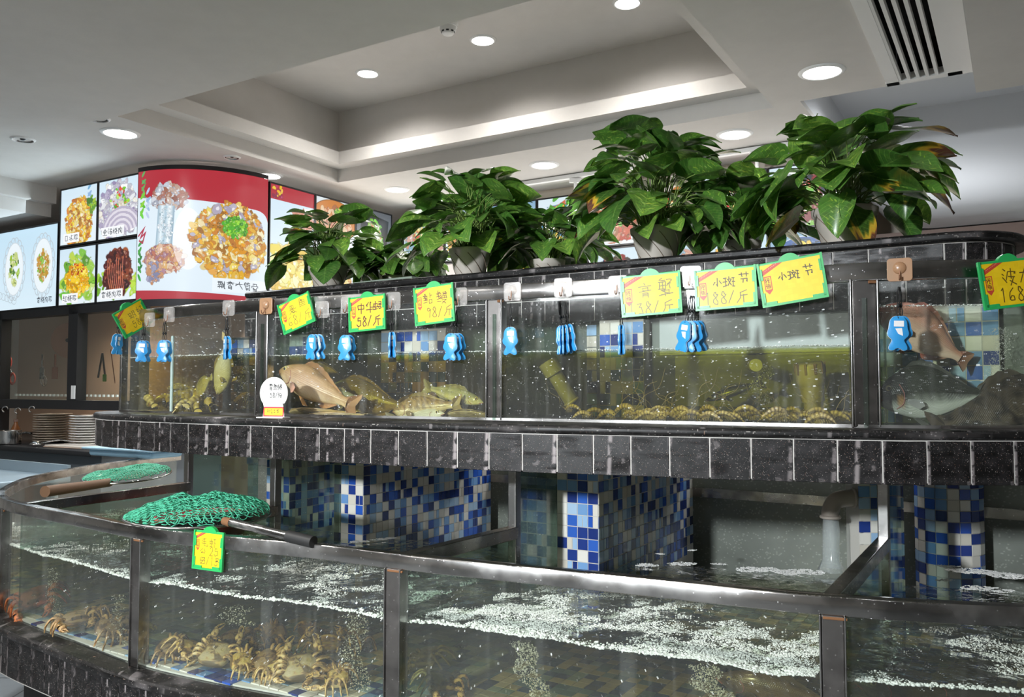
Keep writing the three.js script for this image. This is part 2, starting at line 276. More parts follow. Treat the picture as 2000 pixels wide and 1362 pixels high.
// ---------- smoke detector, dome camera ----------
{
  const t = thing('smoke_detector', 'small white smoke detector in the coffer', 'smoke detector', seat(875, 47, UP3));
  part(t, 'base', cyl(0.062, 0.055, 0.02, 28).translate(0, -0.01, 0), M.white);
  part(t, 'body', new THREE.LatheGeometry([[0.05, -0.02], [0.048, -0.04], [0.04, -0.044], [0.038, -0.056], [0.03, -0.064], [0.001, -0.066]].map(([x, y]) => new THREE.Vector2(x, y)), 28), M.white);
  part(t, 'vent_slot', merge([...Array(8)].map((_, i) => box(0.016, 0.009, 0.004, 0, -0.05, 0.0392).rotateY(i * Math.PI / 4))), M.blackPlastic);
}
{
  const t = thing('dome_camera', 'white turret security camera with two dark lenses on the ceiling', 'camera', seat(1196, 276, CEIL));
  part(t, 'mount', new THREE.LatheGeometry([[0.001, 0], [0.064, 0], [0.066, -0.012], [0.06, -0.045], [0.05, -0.05], [0.001, -0.05]].map(([x, y]) => new THREE.Vector2(x, y)), 32), M.white);
  const ball = part(t, 'ball', new THREE.SphereGeometry(0.058, 32, 20).translate(0, -0.066, 0), M.white);
  const out = new THREE.Vector3(-0.1, -0.38, 0.92).normalize(), q = new THREE.Quaternion().setFromUnitVectors(new THREE.Vector3(0, 0, 1), out);
  for (const s of [-1, 1]) part(ball, 'lens', cyl(0.019, 0.019, 0.01, 20).rotateX(Math.PI / 2).translate(s * 0.022, 0.006, 0.052).applyQuaternion(q).translate(0, -0.066, 0), M.lampGlass);
  part(ball, 'sensor', cyl(0.004, 0.004, 0.01, 10).rotateX(Math.PI / 2).translate(0, -0.024, 0.05).applyQuaternion(q).translate(0, -0.066, 0), M.blackPlastic);
}
// ---------- hand lettering: strokes on a 10 by 10 grid ----------
const GLYPH = {
  '小': '505846,3416,7396', '斑': '0232,0535,0938,2229,5152,4373,7348,4378,82a2,85a5,89a9,9299', '节': '0292,3034,7074,2686,868978,464a',
  '膏': '4051,0292,3373,3335,7375,3575,0695,373a,37777a,3878,3979', '蟹': '3011,2151,1216,5256,1252,1454,1656,3236,6191,9164,6383,7386,2777,2779,7779,2979,465a,1a99',
  '鲈': '2011,1131,3122,0242,0246,4246,0444,0646,2226,0848,7074,7292,6696,6669,9699,6999', '鳗': '2011,1131,3122,0242,0246,4246,0444,0646,2226,0848,6191,6163,9193,6292,6393,5494,5456,9496,5696,7476,5797,975a,588a',
  '中': '1282,1216,8286,1686,505a', '华': '3003,1214,6052,5053559594,0797,505a', '蟳': '0343,0316,4346,0646,2029,0948,6191,9194,6393,6494,5696,869878,6778',
  '斤': '8032,32360a,3494,646a', '份': '2004,131a,5137,6195,4585,858979,655a', '明': '0232,0228,3238,0535,0838,6191,61585a,919989,6393,6696', '虾': '0343,0316,4346,0646,2029,0948,5191,717a,7496',
  '贵': '2161,2124,6164,2464,4045,0595,2659,2669,6669,5609,6799', '鱼': '3012,2252,5233,1383,1317,8387,1787,1585,5357,0999', '毛': '7122,1474,0676,41499997', '公': '4105,6195,5527,2787,7588', '母': '21298189,2181,0595,4243,4647,1989',
  '只': '2262,2226,6266,2666,3709,5799', '波': '1021,0314,0528,4292,4227,929383,6066,4585,855a,579a', '龙': '0393,4009,55599997,8147,7081', '香': '6121,0292,4045,4214,5284,2666,2629,666a,2868,296a', '煲': '1104,131a,5181,5153,8183,5383,6336,4595,636a,2548,7697',
  '飘': '0141,0242,1214,3234,0545,0747,2629,1708,3748,5157,5159,81898a9a,6378,8368', '大': '0393,505205,5399', '筒': '2003,1141,6043,5181,134a,1383,838a7a,3565,3768,6769,3969', '骨': '2171,2123,7173,4142,0494,0406,9496,2628,266a,7676,767a6a,2868,2a6a',
  '菜': '0191,3003,7003,2373,3435,6465,0696,464a,4609,5699', '名': '3014,2161,6128,3343,3669,3639,6669,3969', '价': '2004,131a,6036,6195,5459,747a', '格': '2029,0343,2307,2345,6043,6181,8148,5297,5659,5686,8689,5989', '新': '2021,0141,1112,3132,0444,2429,0646,9163,6369,6393,838a', '店': '4041,1181,1109,5256,5474,3777,377a,777a,3a7a',
  '金': '5014,5195,3363,1575,454a,2637,6657,0a9a', '汤': '1021,0314,0528,4181,8145,4595,95896a,6548,8569', '口': '2171,2129,7179,2979', '水': '505a48,1336,3608,8162,5599', '鸡': '0141,4108,1349,6152,5181,8184,5157,5797,976a,5777', '红': '2013,1332,3205,0545,0848,5292,7279,4a9a', '烧': '2029,0315,4334,2208,5191,6195,5296,4696,6649,767a9a', '肉': '1282,121a,828a7a,504523,3467,5548,5569', '¥': '1145,8145,454a,1686,1888', '促': '2004,131a,4181,4144,8184,4484,646a,6696,4508,5a9a', '销': '2011,1242,0414,2429,0545,2938,6163,5152,9182,5494,545a,949a,5696,5898',
  '0': '31122729 3a6a8872612131'.replace(' ', ''), '1': '31505a', '2': '1230607284190a8a', '3': '117144748799391a', '5': '71212454848979 3a08'.replace(' ', ''), '6': '70231618397978764618', '8': '5030224466887a3a1826648262 50'.replace(' ', ''), '9': '825021335363826a', '/': '700a', '烤': '2029,0315,4334,2208,5181,6064,4494,9146,6686,66757a6a',
};
const digit = (c) => parseInt(c, 11);
function letter(x, ch, px, py, w, h, jitter, R) {
  const g = GLYPH[ch]; if (!g) return;
  for (const st of g.split(',')) {
    const p = []; for (let i = 0; i + 1 < st.length; i += 2) p.push([px + (digit(st[i]) / 10 + (R() - 0.5) * jitter) * w, py + (digit(st[i + 1]) / 10 + (R() - 0.5) * jitter) * h]);
    x.beginPath(); x.moveTo(...p[0]);
    if (p.length === 2) x.quadraticCurveTo((p[0][0] + p[1][0]) / 2 + (R() - 0.5) * w * jitter, (p[0][1] + p[1][1]) / 2 + (R() - 0.5) * h * jitter, ...p[1]); else for (let i = 1; i < p.length; i++) x.lineTo(...p[i]);
    x.stroke();
  }
}
function writing(x, text, px, py, w, h, gap, o = {}) {
  const R = rng(o.seed ?? 3); x.strokeStyle = o.color ?? '#222'; x.lineWidth = o.width ?? 4; x.lineCap = x.lineJoin = 'round';
  let k = px; for (const ch of text) { const f = /[0-9/]/.test(ch) ? 0.62 : 1; letter(x, ch, k, py + (o.rise ?? 0) * (k - px), w * f, h, o.jitter ?? 0.05, R); k += (w * f) + gap; }
}
// ---------- printed pictures of dishes ----------
const hsl = (h, s, l, a = 1) => `hsla(${h},${s}%,${l}%,${a})`;
function heap(x, R, cx, cy, rx, ry, n, size, tones, shine = 0.3) {
  n = Math.round(n * 1.9); size *= 0.74;
  for (let i = 0; i < n; i++) {
    const t = R() * 7, k = Math.sqrt(R()), px = cx + Math.cos(t) * rx * k, py = cy + Math.sin(t) * ry * k, s = size * (0.5 + R()), tone = tones[Math.floor(R() * tones.length)];
    x.save(); x.translate(px, py); x.rotate(R() * 6.3);
    const hard = R() < 0.6, m = 5 + Math.floor(R() * 4), pt = [...Array(m)].map((_, j) => { const q = j / m * 6.283, r = s * (0.55 + 0.6 * R()); return [Math.cos(q) * r, Math.sin(q) * r * (0.5 + 0.3 * R())]; });
    const dr = (k2) => { x.beginPath(); pt.forEach(([u, v], j) => { const [u2, v2] = pt[(j + 1) % m]; if (hard) { if (j) x.lineTo(u * k2, v * k2); else x.moveTo(u * k2, v * k2); return; } if (!j) x.moveTo((u + pt[m - 1][0]) / 2 * k2, (v + pt[m - 1][1]) / 2 * k2); x.quadraticCurveTo(u * k2, v * k2, (u + u2) / 2 * k2, (v + v2) / 2 * k2); }); x.closePath(); x.fill(); };
    x.fillStyle = hsl(tone[0], tone[1], tone[2] * 0.5, 0.28); dr(1.14);
    x.fillStyle = hsl(tone[0] + (R() - 0.5) * 8, tone[1], tone[2] + (R() - 0.5) * 14); dr(1);
    if (R() < shine) { x.fillStyle = hsl(tone[0], tone[1] * 0.5, Math.min(97, tone[2] + 28), 0.75); x.translate(s * 0.1, -s * 0.12); dr(0.35); }
    x.restore();
    for (let e = 0; e < 2; e++) { const l = tone[2] + (R() < 0.5 ? -26 : 24); x.fillStyle = hsl(tone[0], tone[1] * 0.8, clamp(l, 8, 95), 0.6); x.fillRect(px + (R() - 0.5) * s * 1.6, py + (R() - 0.5) * s * 1.6, s * (0.1 + 0.2 * R()), s * (0.06 + 0.14 * R())); }
  }
}
const GOLD = [[42, 80, 55], [38, 78, 48], [46, 75, 66], [32, 60, 45], [48, 60, 78]], GREEN = [[85, 60, 42], [95, 55, 35], [75, 65, 52]], PALE = [[230, 12, 82], [260, 10, 74], [45, 25, 86], [220, 10, 92]], RED = [[5, 70, 42], [12, 65, 35], [0, 75, 52]], BROWN = [[16, 55, 28], [10, 60, 22], [22, 50, 40]];
function menuPrint(w, h, seed, o) {
  return canvasTex(w, h, (x) => {
    const R = rng(seed), g = x.createLinearGradient(0, 0, 0, h); g.addColorStop(0, o.sky ?? '#cfe4f2'); g.addColorStop(1, o.low ?? '#e4f0f6'); x.fillStyle = g; x.fillRect(0, 0, w, h);
    o.draw?.(x, R, w, h);
    for (const [t, px, py, s, plate] of o.words ?? []) { const n = t.length; if (plate) { x.fillStyle = '#f4f6f8'; x.fillRect(px - s * 0.25, py - s * 0.3, n * s * 1.12 + s * 0.4, s * 1.6); } writing(x, t, px, py, s, s, s * 0.12, { color: '#4a5058', width: s * 0.09, jitter: 0, seed }); }
  });
}
function plate(x, cx, cy, rx, ry, fill = '#f2f5f7', rim = '#c9d3da') { x.beginPath(); x.ellipse(cx, cy, rx, ry, 0, 0, 6.3); x.fillStyle = fill; x.fill(); x.lineWidth = 3; x.strokeStyle = rim; x.stroke(); }
function sprig(x, R, px, py, n, len, tone = [100, 45, 36]) { for (let i = 0; i < n; i++) { x.save(); x.translate(px, py + i * len * 0.5); x.rotate((i % 2 ? 1 : -1) * (0.6 + R() * 0.5)); x.fillStyle = hsl(tone[0] + R() * 20, tone[1], tone[2] + R() * 14); x.beginPath(); x.ellipse(len * 0.5, 0, len * 0.55, len * 0.2, 0, 0, 6.3); x.fill(); x.restore(); } }

const MENU_TOP = 3.085, MENU_LOW = 2.166;
function screenMat(tex, k = 0.76) { return std({ color: lin(0.02, 0.02, 0.02), roughness: 0.3, emissive: 0xffffff, emissiveMap: tex, emissiveIntensity: k }); }
// a flat lit board standing on plan points p -> q (left to right), its face towards the viewer
function litBoard(label, p, q, y0, y1, tex, group = 'lit menu boards') {
  const [x0, d0] = p, [x1, d1] = q, w = Math.hypot(x1 - x0, d1 - d0), h = y1 - y0;
  const t = thing('menu_lightbox', label, 'menu board', V3((x0 + x1) / 2, (d0 + d1) / 2, y0), group);
  t.rotation.y = Math.atan2(d1 - d0, x1 - x0);
  part(t, 'casing', merge([box(w, h, 0.035, 0, h / 2, -0.0225), box(w, 0.012, 0.012, 0, 0.006, 0), box(w, 0.012, 0.012, 0, h - 0.006, 0), box(0.01, h - 0.024, 0.012, -w / 2 + 0.005, h / 2, 0), box(0.01, h - 0.024, 0.012, w / 2 - 0.005, h / 2, 0)]), M.blackMetal);
  part(t, 'screen', new THREE.PlaneGeometry(w - 0.02, h - 0.024).translate(0, h / 2, 0.001), screenMat(tex));
  return t;
}
{
  const wb = 3.63, mid = 2.6;
  litBoard('wide pale menu board at the far left with two plated dishes', AB(-7.6, wb), AB(-6.345, wb), MENU_LOW, 2.835, menuPrint(512, 288, 21, {
    sky: '#c2e0f2', low: '#d8ebf6', draw(x, R, w, h) { for (const [cx, n, tones] of [[255, 26, [[95, 40, 30], [80, 55, 52], [70, 45, 70]]], [428, 60, [[40, 55, 55], [35, 60, 48], [85, 50, 50], [45, 40, 80]]]]) { for (let i = 0; i < 18; i++) { const a = i / 18 * 6.283; plate(x, cx + Math.cos(a) * 54, 140 + Math.sin(a) * 92, 16, 24, 'rgba(255,255,255,0)', '#b9c4cc'); } plate(x, cx, 140, 56, 96, '#e9f2f7'); heap(x, R, cx, 140, 32, 58, n, 14, tones); } x.strokeStyle = '#a8b2ba'; x.lineWidth = 1.5; for (let i = 0; i < 5; i++) { x.beginPath(); x.ellipse(170 + i * 22, 232 + i * 6, 16, 12, 0.4, 0, 6.3); x.stroke(); } }, words: [['香烧肉鸡', 400, 252, 20]] }));
  const four = [['金', 0, 1, 22, '口水鸡', (x, R, w, h) => { sprig(x, R, 190, 20, 6, 36, [200, 50, 60]); heap(x, R, 128, 180, 90, 130, 240, 20, [...GOLD, [28, 70, 50], [50, 85, 60]], 0.5); heap(x, R, 215, 100, 30, 40, 10, 26, GREEN); }], ['x', 1, 1, 23, '金汤烧肉', (x, R, w, h) => { heap(x, R, 128, 160, 130, 150, 170, 26, [...PALE, [260, 18, 66]], 0.5); heap(x, R, 135, 95, 60, 50, 12, 16, [[10, 80, 50], [95, 70, 40], [80, 70, 55]], 0.7); for (let i = 0; i < 9; i++) { x.strokeStyle = i % 2 ? '#ded8e4' : '#b6aec4'; x.lineWidth = 11; x.beginPath(); x.arc(150, 270, 30 + i * 12, 3.3, 6.1); x.stroke(); } }], ['x', 0, 0, 24, '红烧鸡', (x, R, w, h) => { heap(x, R, 128, 150, 120, 140, 26, 46, [[85, 55, 55], [95, 50, 45], [75, 60, 60]], 0.6); heap(x, R, 128, 165, 78, 80, 120, 24, [[46, 90, 52], [42, 90, 46], [50, 90, 62]], 0.7); heap(x, R, 120, 110, 60, 30, 14, 8, RED); }], ['x', 1, 0, 25, '香烧肉鸡', (x, R, w, h) => { heap(x, R, 60, 210, 120, 60, 16, 36, GREEN); heap(x, R, 220, 210, 60, 60, 12, 36, [[75, 70, 55]]); heap(x, R, 132, 150, 82, 112, 150, 30, [[6, 55, 22], [12, 60, 28], [2, 50, 18], [18, 60, 36]], 0.55); x.strokeStyle = 'hsla(15,60%,62%,.8)'; x.lineWidth = 5; for (let i = 0; i < 8; i++) { x.beginPath(); x.moveTo(70 + i * 14, 70 + R() * 40); x.quadraticCurveTo(60 + i * 14, 160, 90 + i * 12, 240); x.stroke(); } }]];
  const what = ['board of golden chopped chicken, upper left of the four', 'board of pale sliced tripe with red peppers, upper right of the four', 'board of yellow dish ringed with green cabbage, lower left of the four', 'board of dark glazed pork, lower right of the four'];
  four.forEach(([, cx, cy, seed, words, draw], i) => { const a0 = -6.33 + cx * 0.497; litBoard('small lit menu ' + what[i], AB(a0, wb), AB(a0 + 0.492, wb), cy ? (MENU_LOW + MENU_TOP) / 2 + 0.005 : MENU_LOW, cy ? MENU_TOP : (MENU_LOW + MENU_TOP) / 2 - 0.005, menuPrint(256, 288, seed, { draw, words: [[words, 30, 240, 30, true]] })); });
  // the rounded corner: one bent board, red band above a white field
  {
    const R0 = 0.63, [cx, cd] = AB(-5.34, 4.25), t = thing('menu_lightbox', 'large curved menu board with a red top, a foil-wrapped bone and stir-fried slices', 'menu board', V3(cx, cd, MENU_LOW), 'lit menu boards');
    t.rotation.y = -0.548;
    const h = MENU_TOP - MENU_LOW;
    const arc = (r, y0, y1, n = 28) => new THREE.CylinderGeometry(r, r, y1 - y0, n, 1, true, 0, Math.PI / 2).translate(0, (y0 + y1) / 2, 0);
    part(t, 'casing', merge([arc(R0 - 0.04, -0.03, h + 0.03), new THREE.RingGeometry(R0 - 0.04, R0 + 0.004, 28, 1, 0, Math.PI / 2).rotateX(Math.PI / 2).translate(0, -0.012, 0), new THREE.RingGeometry(R0 - 0.04, R0 + 0.004, 28, 1, 0, Math.PI / 2).rotateX(Math.PI / 2).translate(0, h + 0.02, 0), arc(R0 + 0.004, -0.05, 0.0), arc(R0 + 0.004, h, h + 0.03)]), M.blackMetal);
    const tex = menuPrint(1024, 928, 31, {
      sky: '#d6e8f3', low: '#dcebf4', draw(x, R, w, h) {
        x.fillStyle = '#b02a38'; x.fillRect(0, 0, w, h); x.fillStyle = '#dceaf4'; x.beginPath(); x.moveTo(0, 190); x.lineTo(930, 250); x.quadraticCurveTo(1015, 262, 1024, 330); x.lineTo(1024, 900); x.lineTo(0, 860); x.closePath(); x.fill();
        sprig(x, R, 40, 40, 7, 50, [100, 30, 40]); sprig(x, R, 90, 170, 6, 52, [205, 50, 70]); sprig(x, R, 30, 200, 5, 60, [85, 60, 45]); sprig(x, R, 15, 540, 8, 58, [110, 45, 32]);
        x.strokeStyle = '#b02a48'; x.lineWidth = 12; x.beginPath(); [[10, 470], [70, 420], [40, 480], [85, 450], [60, 520], [20, 500]].forEach(([a, b], i) => i ? x.lineTo(a, b) : x.moveTo(a, b)); x.stroke();
        heap(x, R, 280, 200, 130, 90, 130, 36, [[230, 12, 74], [20, 25, 70], [15, 30, 50], [220, 15, 86]], 0.5);
        x.save(); x.translate(255, 420); x.rotate(0.06); const g = x.createLinearGradient(-60, 0, 60, 0); ['#9fb9c9', '#e6f2f8', '#a9c4d4', '#f3fafc', '#8fa9bb'].forEach((c, i) => g.addColorStop(i / 4, c)); x.fillStyle = g; x.fillRect(-66, -160, 132, 320); heap(x, R, 0, 0, 62, 150, 70, 14, [[205, 25, 80], [200, 20, 68], [210, 20, 92]], 0.6); x.restore();
        heap(x, R, 250, 640, 150, 90, 160, 40, [[24, 45, 68], [18, 40, 55], [30, 40, 80], [340, 20, 55], [35, 60, 60]], 0.5); heap(x, R, 170, 740, 70, 70, 50, 30, [[240, 15, 62], [25, 45, 60]], 0.4);
        x.fillStyle = 'rgba(255,255,255,.55)'; x.beginPath(); x.ellipse(430, 500, 110, 220, 0, 0, 6.3); x.fill();
        heap(x, R, 720, 500, 270, 270, 420, 46, [...GOLD, [40, 70, 52], [36, 65, 44], [260, 12, 70], [44, 60, 74]], 0.45); heap(x, R, 760, 400, 90, 75, 90, 24, [[95, 65, 45], [85, 70, 52], [105, 60, 38]], 0.6);
        x.fillStyle = '#e8f1f7'; x.fillRect(600, 772, 424, 100);
      }, words: [['飘香大筒骨', 640, 792, 56]],
    });
    part(t, 'screen', arc(R0, 0, h), screenMat(tex));
  }
  // side row running away from the viewer
  const side = [['board with a red top and sliced sausage beside the curved board', 33, { draw(x, R, w, h) { x.fillStyle = '#b02a38'; x.fillRect(0, 0, w, 60); x.fillRect(0, 0, 90, 20); heap(x, R, 40, 30, 30, 30, 10, 14, [[48, 80, 55], [340, 60, 40]]); heap(x, R, 190, 120, 70, 40, 60, 20, [[12, 45, 70], [18, 50, 60]], 0.5); heap(x, R, 120, 350, 120, 110, 90, 44, [[50, 75, 70], [54, 70, 80], [46, 70, 62]], 0.6); } }], ['board of brown stew in a round clay dish', 34, { sky: '#d8e2e6', draw(x, R, w, h) { plate(x, 120, 90, 150, 90, '#c77a2c', '#7a4a20'); heap(x, R, 120, 90, 110, 60, 80, 22, [[25, 55, 60], [20, 45, 48], [30, 50, 74]], 0.5); heap(x, R, 150, 50, 30, 16, 16, 14, GREEN); heap(x, R, 120, 340, 110, 110, 120, 26, [...GOLD], 0.5); } }], ['board of white diced tofu in a black dish', 35, { sky: '#5b6168', low: '#9aa4a8', draw(x, R, w, h) { x.save(); x.translate(125, 130); x.rotate(0.12); x.fillStyle = '#23272b'; x.fillRect(-100, -110, 200, 330); x.restore(); heap(x, R, 125, 150, 70, 110, 190, 17, [[95, 65, 52], [85, 60, 48]], 0.3); heap(x, R, 125, 150, 58, 100, 170, 16, [[60, 10, 92], [40, 20, 88], [20, 60, 62], [95, 50, 52]], 0.4); plate(x, 128, 400, 100, 60); } }]];
  side.forEach(([what, seed, o], i) => litBoard('lit menu ' + what, AB(-4.71, 4.262 + i * 0.47), AB(-4.71, 4.728 + i * 0.47), MENU_LOW, MENU_TOP - 0.01, menuPrint(256, 480, seed, o)));
  // row along the back, two boards high
  const A = -4.69, step = 0.462, n = 8;
  const tops = [{ sky: '#b9d7e6', t: [[20, 40, 70], [200, 30, 70]] }, { sky: '#c2dce8', t: GOLD }, { sky: '#7fa6c4', t: [[48, 80, 55], [215, 50, 40], [210, 30, 30]], ring: true }, { sky: '#d5e6ee', t: [[45, 80, 58], [100, 60, 40], [15, 60, 55], [205, 50, 50]], leaf: true }, { sky: '#e6dcd2', t: [[18, 55, 52], [25, 50, 40], [10, 60, 50]] }, { sky: '#d9d2c2', t: GOLD }, { sky: '#cfe0ea', t: RED }, { sky: '#cfe3ee', t: [[230, 20, 25], [0, 60, 35], [90, 60, 50], [30, 20, 20]] }];
  const names = ['crab legs on blue', 'golden fried slices', 'blue striped bowl of yellow soup', 'seafood platter with green leaves', 'brown braised ribs', 'fried golden pieces', 'red crayfish', 'dark berries and leaves'];
  for (let i = 0; i < n; i++) for (let r = 0; r < 2; r++) {
    const o = tops[(i + r * 3) % 8], a0 = A + i * step, ym = (MENU_LOW + MENU_TOP) / 2;
    litBoard(`${['first', 'second', 'third', 'fourth', 'fifth', 'sixth', 'seventh', 'eighth'][i]} lit board of the ${r ? 'lower' : 'upper'} back row, ${names[(i + r * 3) % 8]}`, AB(a0, 5.81), AB(a0 + step - 0.006, 5.81), r ? MENU_LOW : ym + 0.004, r ? ym - 0.004 : MENU_TOP - 0.01, menuPrint(192, 192, 40 + i * 2 + r, {
      sky: o.sky, low: '#e9f2f6', draw(x, R, w, h) { if (r) { x.fillStyle = '#c23048'; x.fillRect(0, h - 26, w, 26); } if (o.ring) plate(x, 96, 100, 100, 84, '#3d62a0'); heap(x, R, 100, 104, 84, 74, 150, 26, o.t, 0.6); heap(x, R, 90, 90, 60, 40, 30, 14, [[95, 55, 45], [50, 60, 70], [8, 60, 55]], 0.5); if (o.leaf) { sprig(x, R, 60, 10, 5, 48); sprig(x, R, 120, 0, 5, 44, [80, 60, 45]); } }, words: [['烤鱼¥', 24, 160, 18, true]] }));
  }
  litBoard('pale menu board with blue fish drawings at the far right under the bulkhead', AB(0.15, 6.75), AB(1.35, 6.75), 2.38, 2.71, menuPrint(512, 160, 71, { sky: '#cfe6f4', low: '#e2f2fa', draw(x, R, w, h) { x.strokeStyle = '#3b8fc4'; x.lineWidth = 6; for (let i = 0; i < 9; i++) { x.beginPath(); x.moveTo(40 + i * 55, 90); x.quadraticCurveTo(60 + i * 55, 40 + R() * 40, 95 + i * 55, 70 + R() * 20); x.stroke(); } x.fillStyle = '#2f77b4'; x.beginPath(); x.ellipse(120, 60, 18, 40, -0.5, 0, 6.3); x.fill(); heap(x, R, 260, 95, 12, 10, 6, 10, [[22, 85, 55]]); x.fillStyle = '#5f9f4a'; x.fillRect(0, 138, w, 22); } }));
  litBoard('bright green and yellow menu board at the far right edge', AB(0.35, 6.6), AB(1.35, 6.6), 1.95, 2.36, menuPrint(256, 128, 72, { sky: '#dff0d8', low: '#b8dc8a', draw(x, R, w, h) { heap(x, R, 128, 70, 130, 60, 90, 22, [[75, 70, 58], [60, 75, 62], [90, 60, 50]], 0.5); } }));
  const brown = structure('trim_1', 'brown fascia strip under the rounded bulkhead'); part(brown, 'fascia_board', boxAB(-1.0, 1.6, 6.8, 6.86, 1.0, 2.71), M.brownFascia);
  // light thrown by the boards
  const glow = (a0, b0, a1, b1, y, h, col, k) => { const p = W3((a0 + a1) / 2, (b0 + b1) / 2, y), w = Math.hypot(a1 - a0, b1 - b0), l = new THREE.RectAreaLight(lin(...col), LAMP.menu * k, w, h); const nx = (b1 - b0) / w, nb = -(a1 - a0) / w; const q = W3((a0 + a1) / 2 + nx, (b0 + b1) / 2 + nb, y); l.position.copy(p).lerp(q, 0.06); l.lookAt(q.lerp(p, -3)); l.lookAt(W3((a0 + a1) / 2 + nx * 4, (b0 + b1) / 2 + nb * 4, y)); l.name = 'menu_light'; scene.add(l); };
  glow(-7.6, 3.58, -5.34, 3.58, 2.6, 0.85, [0.75, 0.9, 1], 1);
  glow(-5.2, 3.7, -4.78, 4.12, 2.62, 0.85, [1, 0.8, 0.78], 0.9);
  glow(-4.66, 4.3, -4.66, 5.7, 2.62, 0.85, [1, 0.95, 0.88], 0.8);
  glow(-4.6, 5.77, -1.05, 5.77, 2.62, 0.85, [0.95, 0.95, 0.95], 0.8);
}
// ---------- track with spotlights in front of the back row ----------
{
  const tr = thing('light_track', 'grey ceiling track running along the back menu boards', 'light track', W3(-3.6, 5.5, CEIL - 0.04));
  const p0 = W3(-3.6, 5.5, CEIL - 0.02).sub(tr.position), p1 = W3(-1.0, 5.5, CEIL - 0.02).sub(tr.position);
  part(tr, 'rail', bar(p0, p1, 0.04, 0.03), M.white);
  for (const [a, lit, label] of [[-3.35, false, 'white track spotlight nearest the corner'], [-2.8, true, 'white track spotlight with a flared shade over the seafood board'], [-1.45, true, 'glowing track spotlight behind the large right-hand plants']]) {
    const s = thing('track_spotlight', label, 'spotlight', W3(a, 5.5, CEIL - 0.055), 'track spotlights');
    part(s, 'adapter', box(0.09, 0.03, 0.035, 0, -0.0, 0), M.white);
    part(s, 'stem', cyl(0.012, 0.012, 0.12, 12).translate(0, -0.07, 0), M.white);
    part(s, 'shade', new THREE.LatheGeometry([[0.03, -0.12], [0.034, -0.2], [0.07, -0.29], [0.066, -0.29], [0.03, -0.2], [0.02, -0.13]].map(([x, y]) => new THREE.Vector2(x, y)), 24), M.white);
    if (lit) { part(s, 'bulb', new THREE.SphereGeometry(0.04, 16, 10).translate(0, -0.275, 0), M.lampGlow); const l = new THREE.SpotLight(lin(1, 0.85, 0.62), 3, 0, 1.0, 0.6); l.position.set(0, -0.33, 0); l.target.position.set(0, -2, 0); l.shadow.radius = 2; l.name = 'track_lamp'; s.add(l, l.target); }
  }
}
// ---------- levels ----------
const RIM = 1.10, BED = 0.65, WATER = 0.92, LEDGE0 = 1.318, LEDGE1 = 1.447, FRAME = 1.865, SHELF = 1.98, UWATER = 1.662, UWATER4 = 1.755;

// ---------- mosaic ----------
const glaze = (r, g, b) => phy({ color: lin(r, g, b), roughness: 0.18, clearcoat: 0.6, clearcoatRoughness: 0.12 });
const MOSAIC = { navy: [glaze(0.012, 0.03, 0.16), glaze(0.016, 0.04, 0.21)], royal: [glaze(0.02, 0.085, 0.42), glaze(0.03, 0.11, 0.46)], mid: [glaze(0.13, 0.27, 0.52), glaze(0.16, 0.31, 0.55)], light: [glaze(0.3, 0.46, 0.66), glaze(0.36, 0.5, 0.66)], white: [glaze(0.64, 0.61, 0.55), glaze(0.7, 0.68, 0.62), glaze(0.6, 0.56, 0.48)] };
const groutPale = std({ color: lin(0.5, 0.48, 0.43), roughness: 0.9 });
const PITCH_T = 0.04, TILE_G = [box(PITCH_T - 0.003, PITCH_T - 0.003, 0.006, 0, 0, -0.0015), box(PITCH_T / 2 - 0.003, PITCH_T - 0.003, 0.006, 0, 0, -0.0015)];
function pick(R, w) { let k = R() * w.reduce((s, x) => s + x[1], 0); for (const [n, x] of w) { k -= x; if (k <= 0) { const l = MOSAIC[n]; return l[Math.floor(R() * l.length)]; } } return MOSAIC.white[0]; }
const MIX = [['navy', 20], ['royal', 22], ['mid', 14], ['light', 16], ['white', 34]], FLOORMIX = [['navy', 12], ['royal', 10], ['mid', 26], ['light', 16], ['white', 52]];
// tiles over a rectangle: origin at its lower left seen from the front, u along, v up, n out
function mosaic(parent, o, u, v, cols, rows, R, mix = MIX, single = 99) {   // columns past `single` are too narrow in the view to pick apart
  const n = new THREE.Vector3().crossVectors(u, v), m = new THREE.Matrix4().makeBasis(u, v, n), q = new THREE.Quaternion().setFromRotationMatrix(m);
  const far = new Map();
  const put = (g, mat, x, y) => { if (x > single * PITCH_T) { if (!far.has(mat)) far.set(mat, []); far.get(mat).push(g.clone().applyQuaternion(q).translate(...o.clone().addScaledVector(u, x).addScaledVector(v, y).toArray())); return; } const t = part(parent, 'tile', g, mat); t.quaternion.copy(q); t.position.copy(o).addScaledVector(u, x).addScaledVector(v, y); };
  for (let i = 0; i < cols; i++) for (let j = 0; j < rows; j++) {
    const x = (i + 0.5) * PITCH_T, y = (j + 0.5) * PITCH_T;
    if (R() < 0.16) { for (const s of [-1, 1]) put(TILE_G[1], pick(R, mix), x + s * PITCH_T / 4, y); } else put(TILE_G[0], pick(R, mix), x, y);
  }
  for (const [mat, l] of far) part(parent, 'far_tiles', merge(l), mat).userData.kind = 'stuff';
}
// ---------- granite facing tiles along a plan line ----------
const TILE_VARIANTS = 8, tileCache = {};
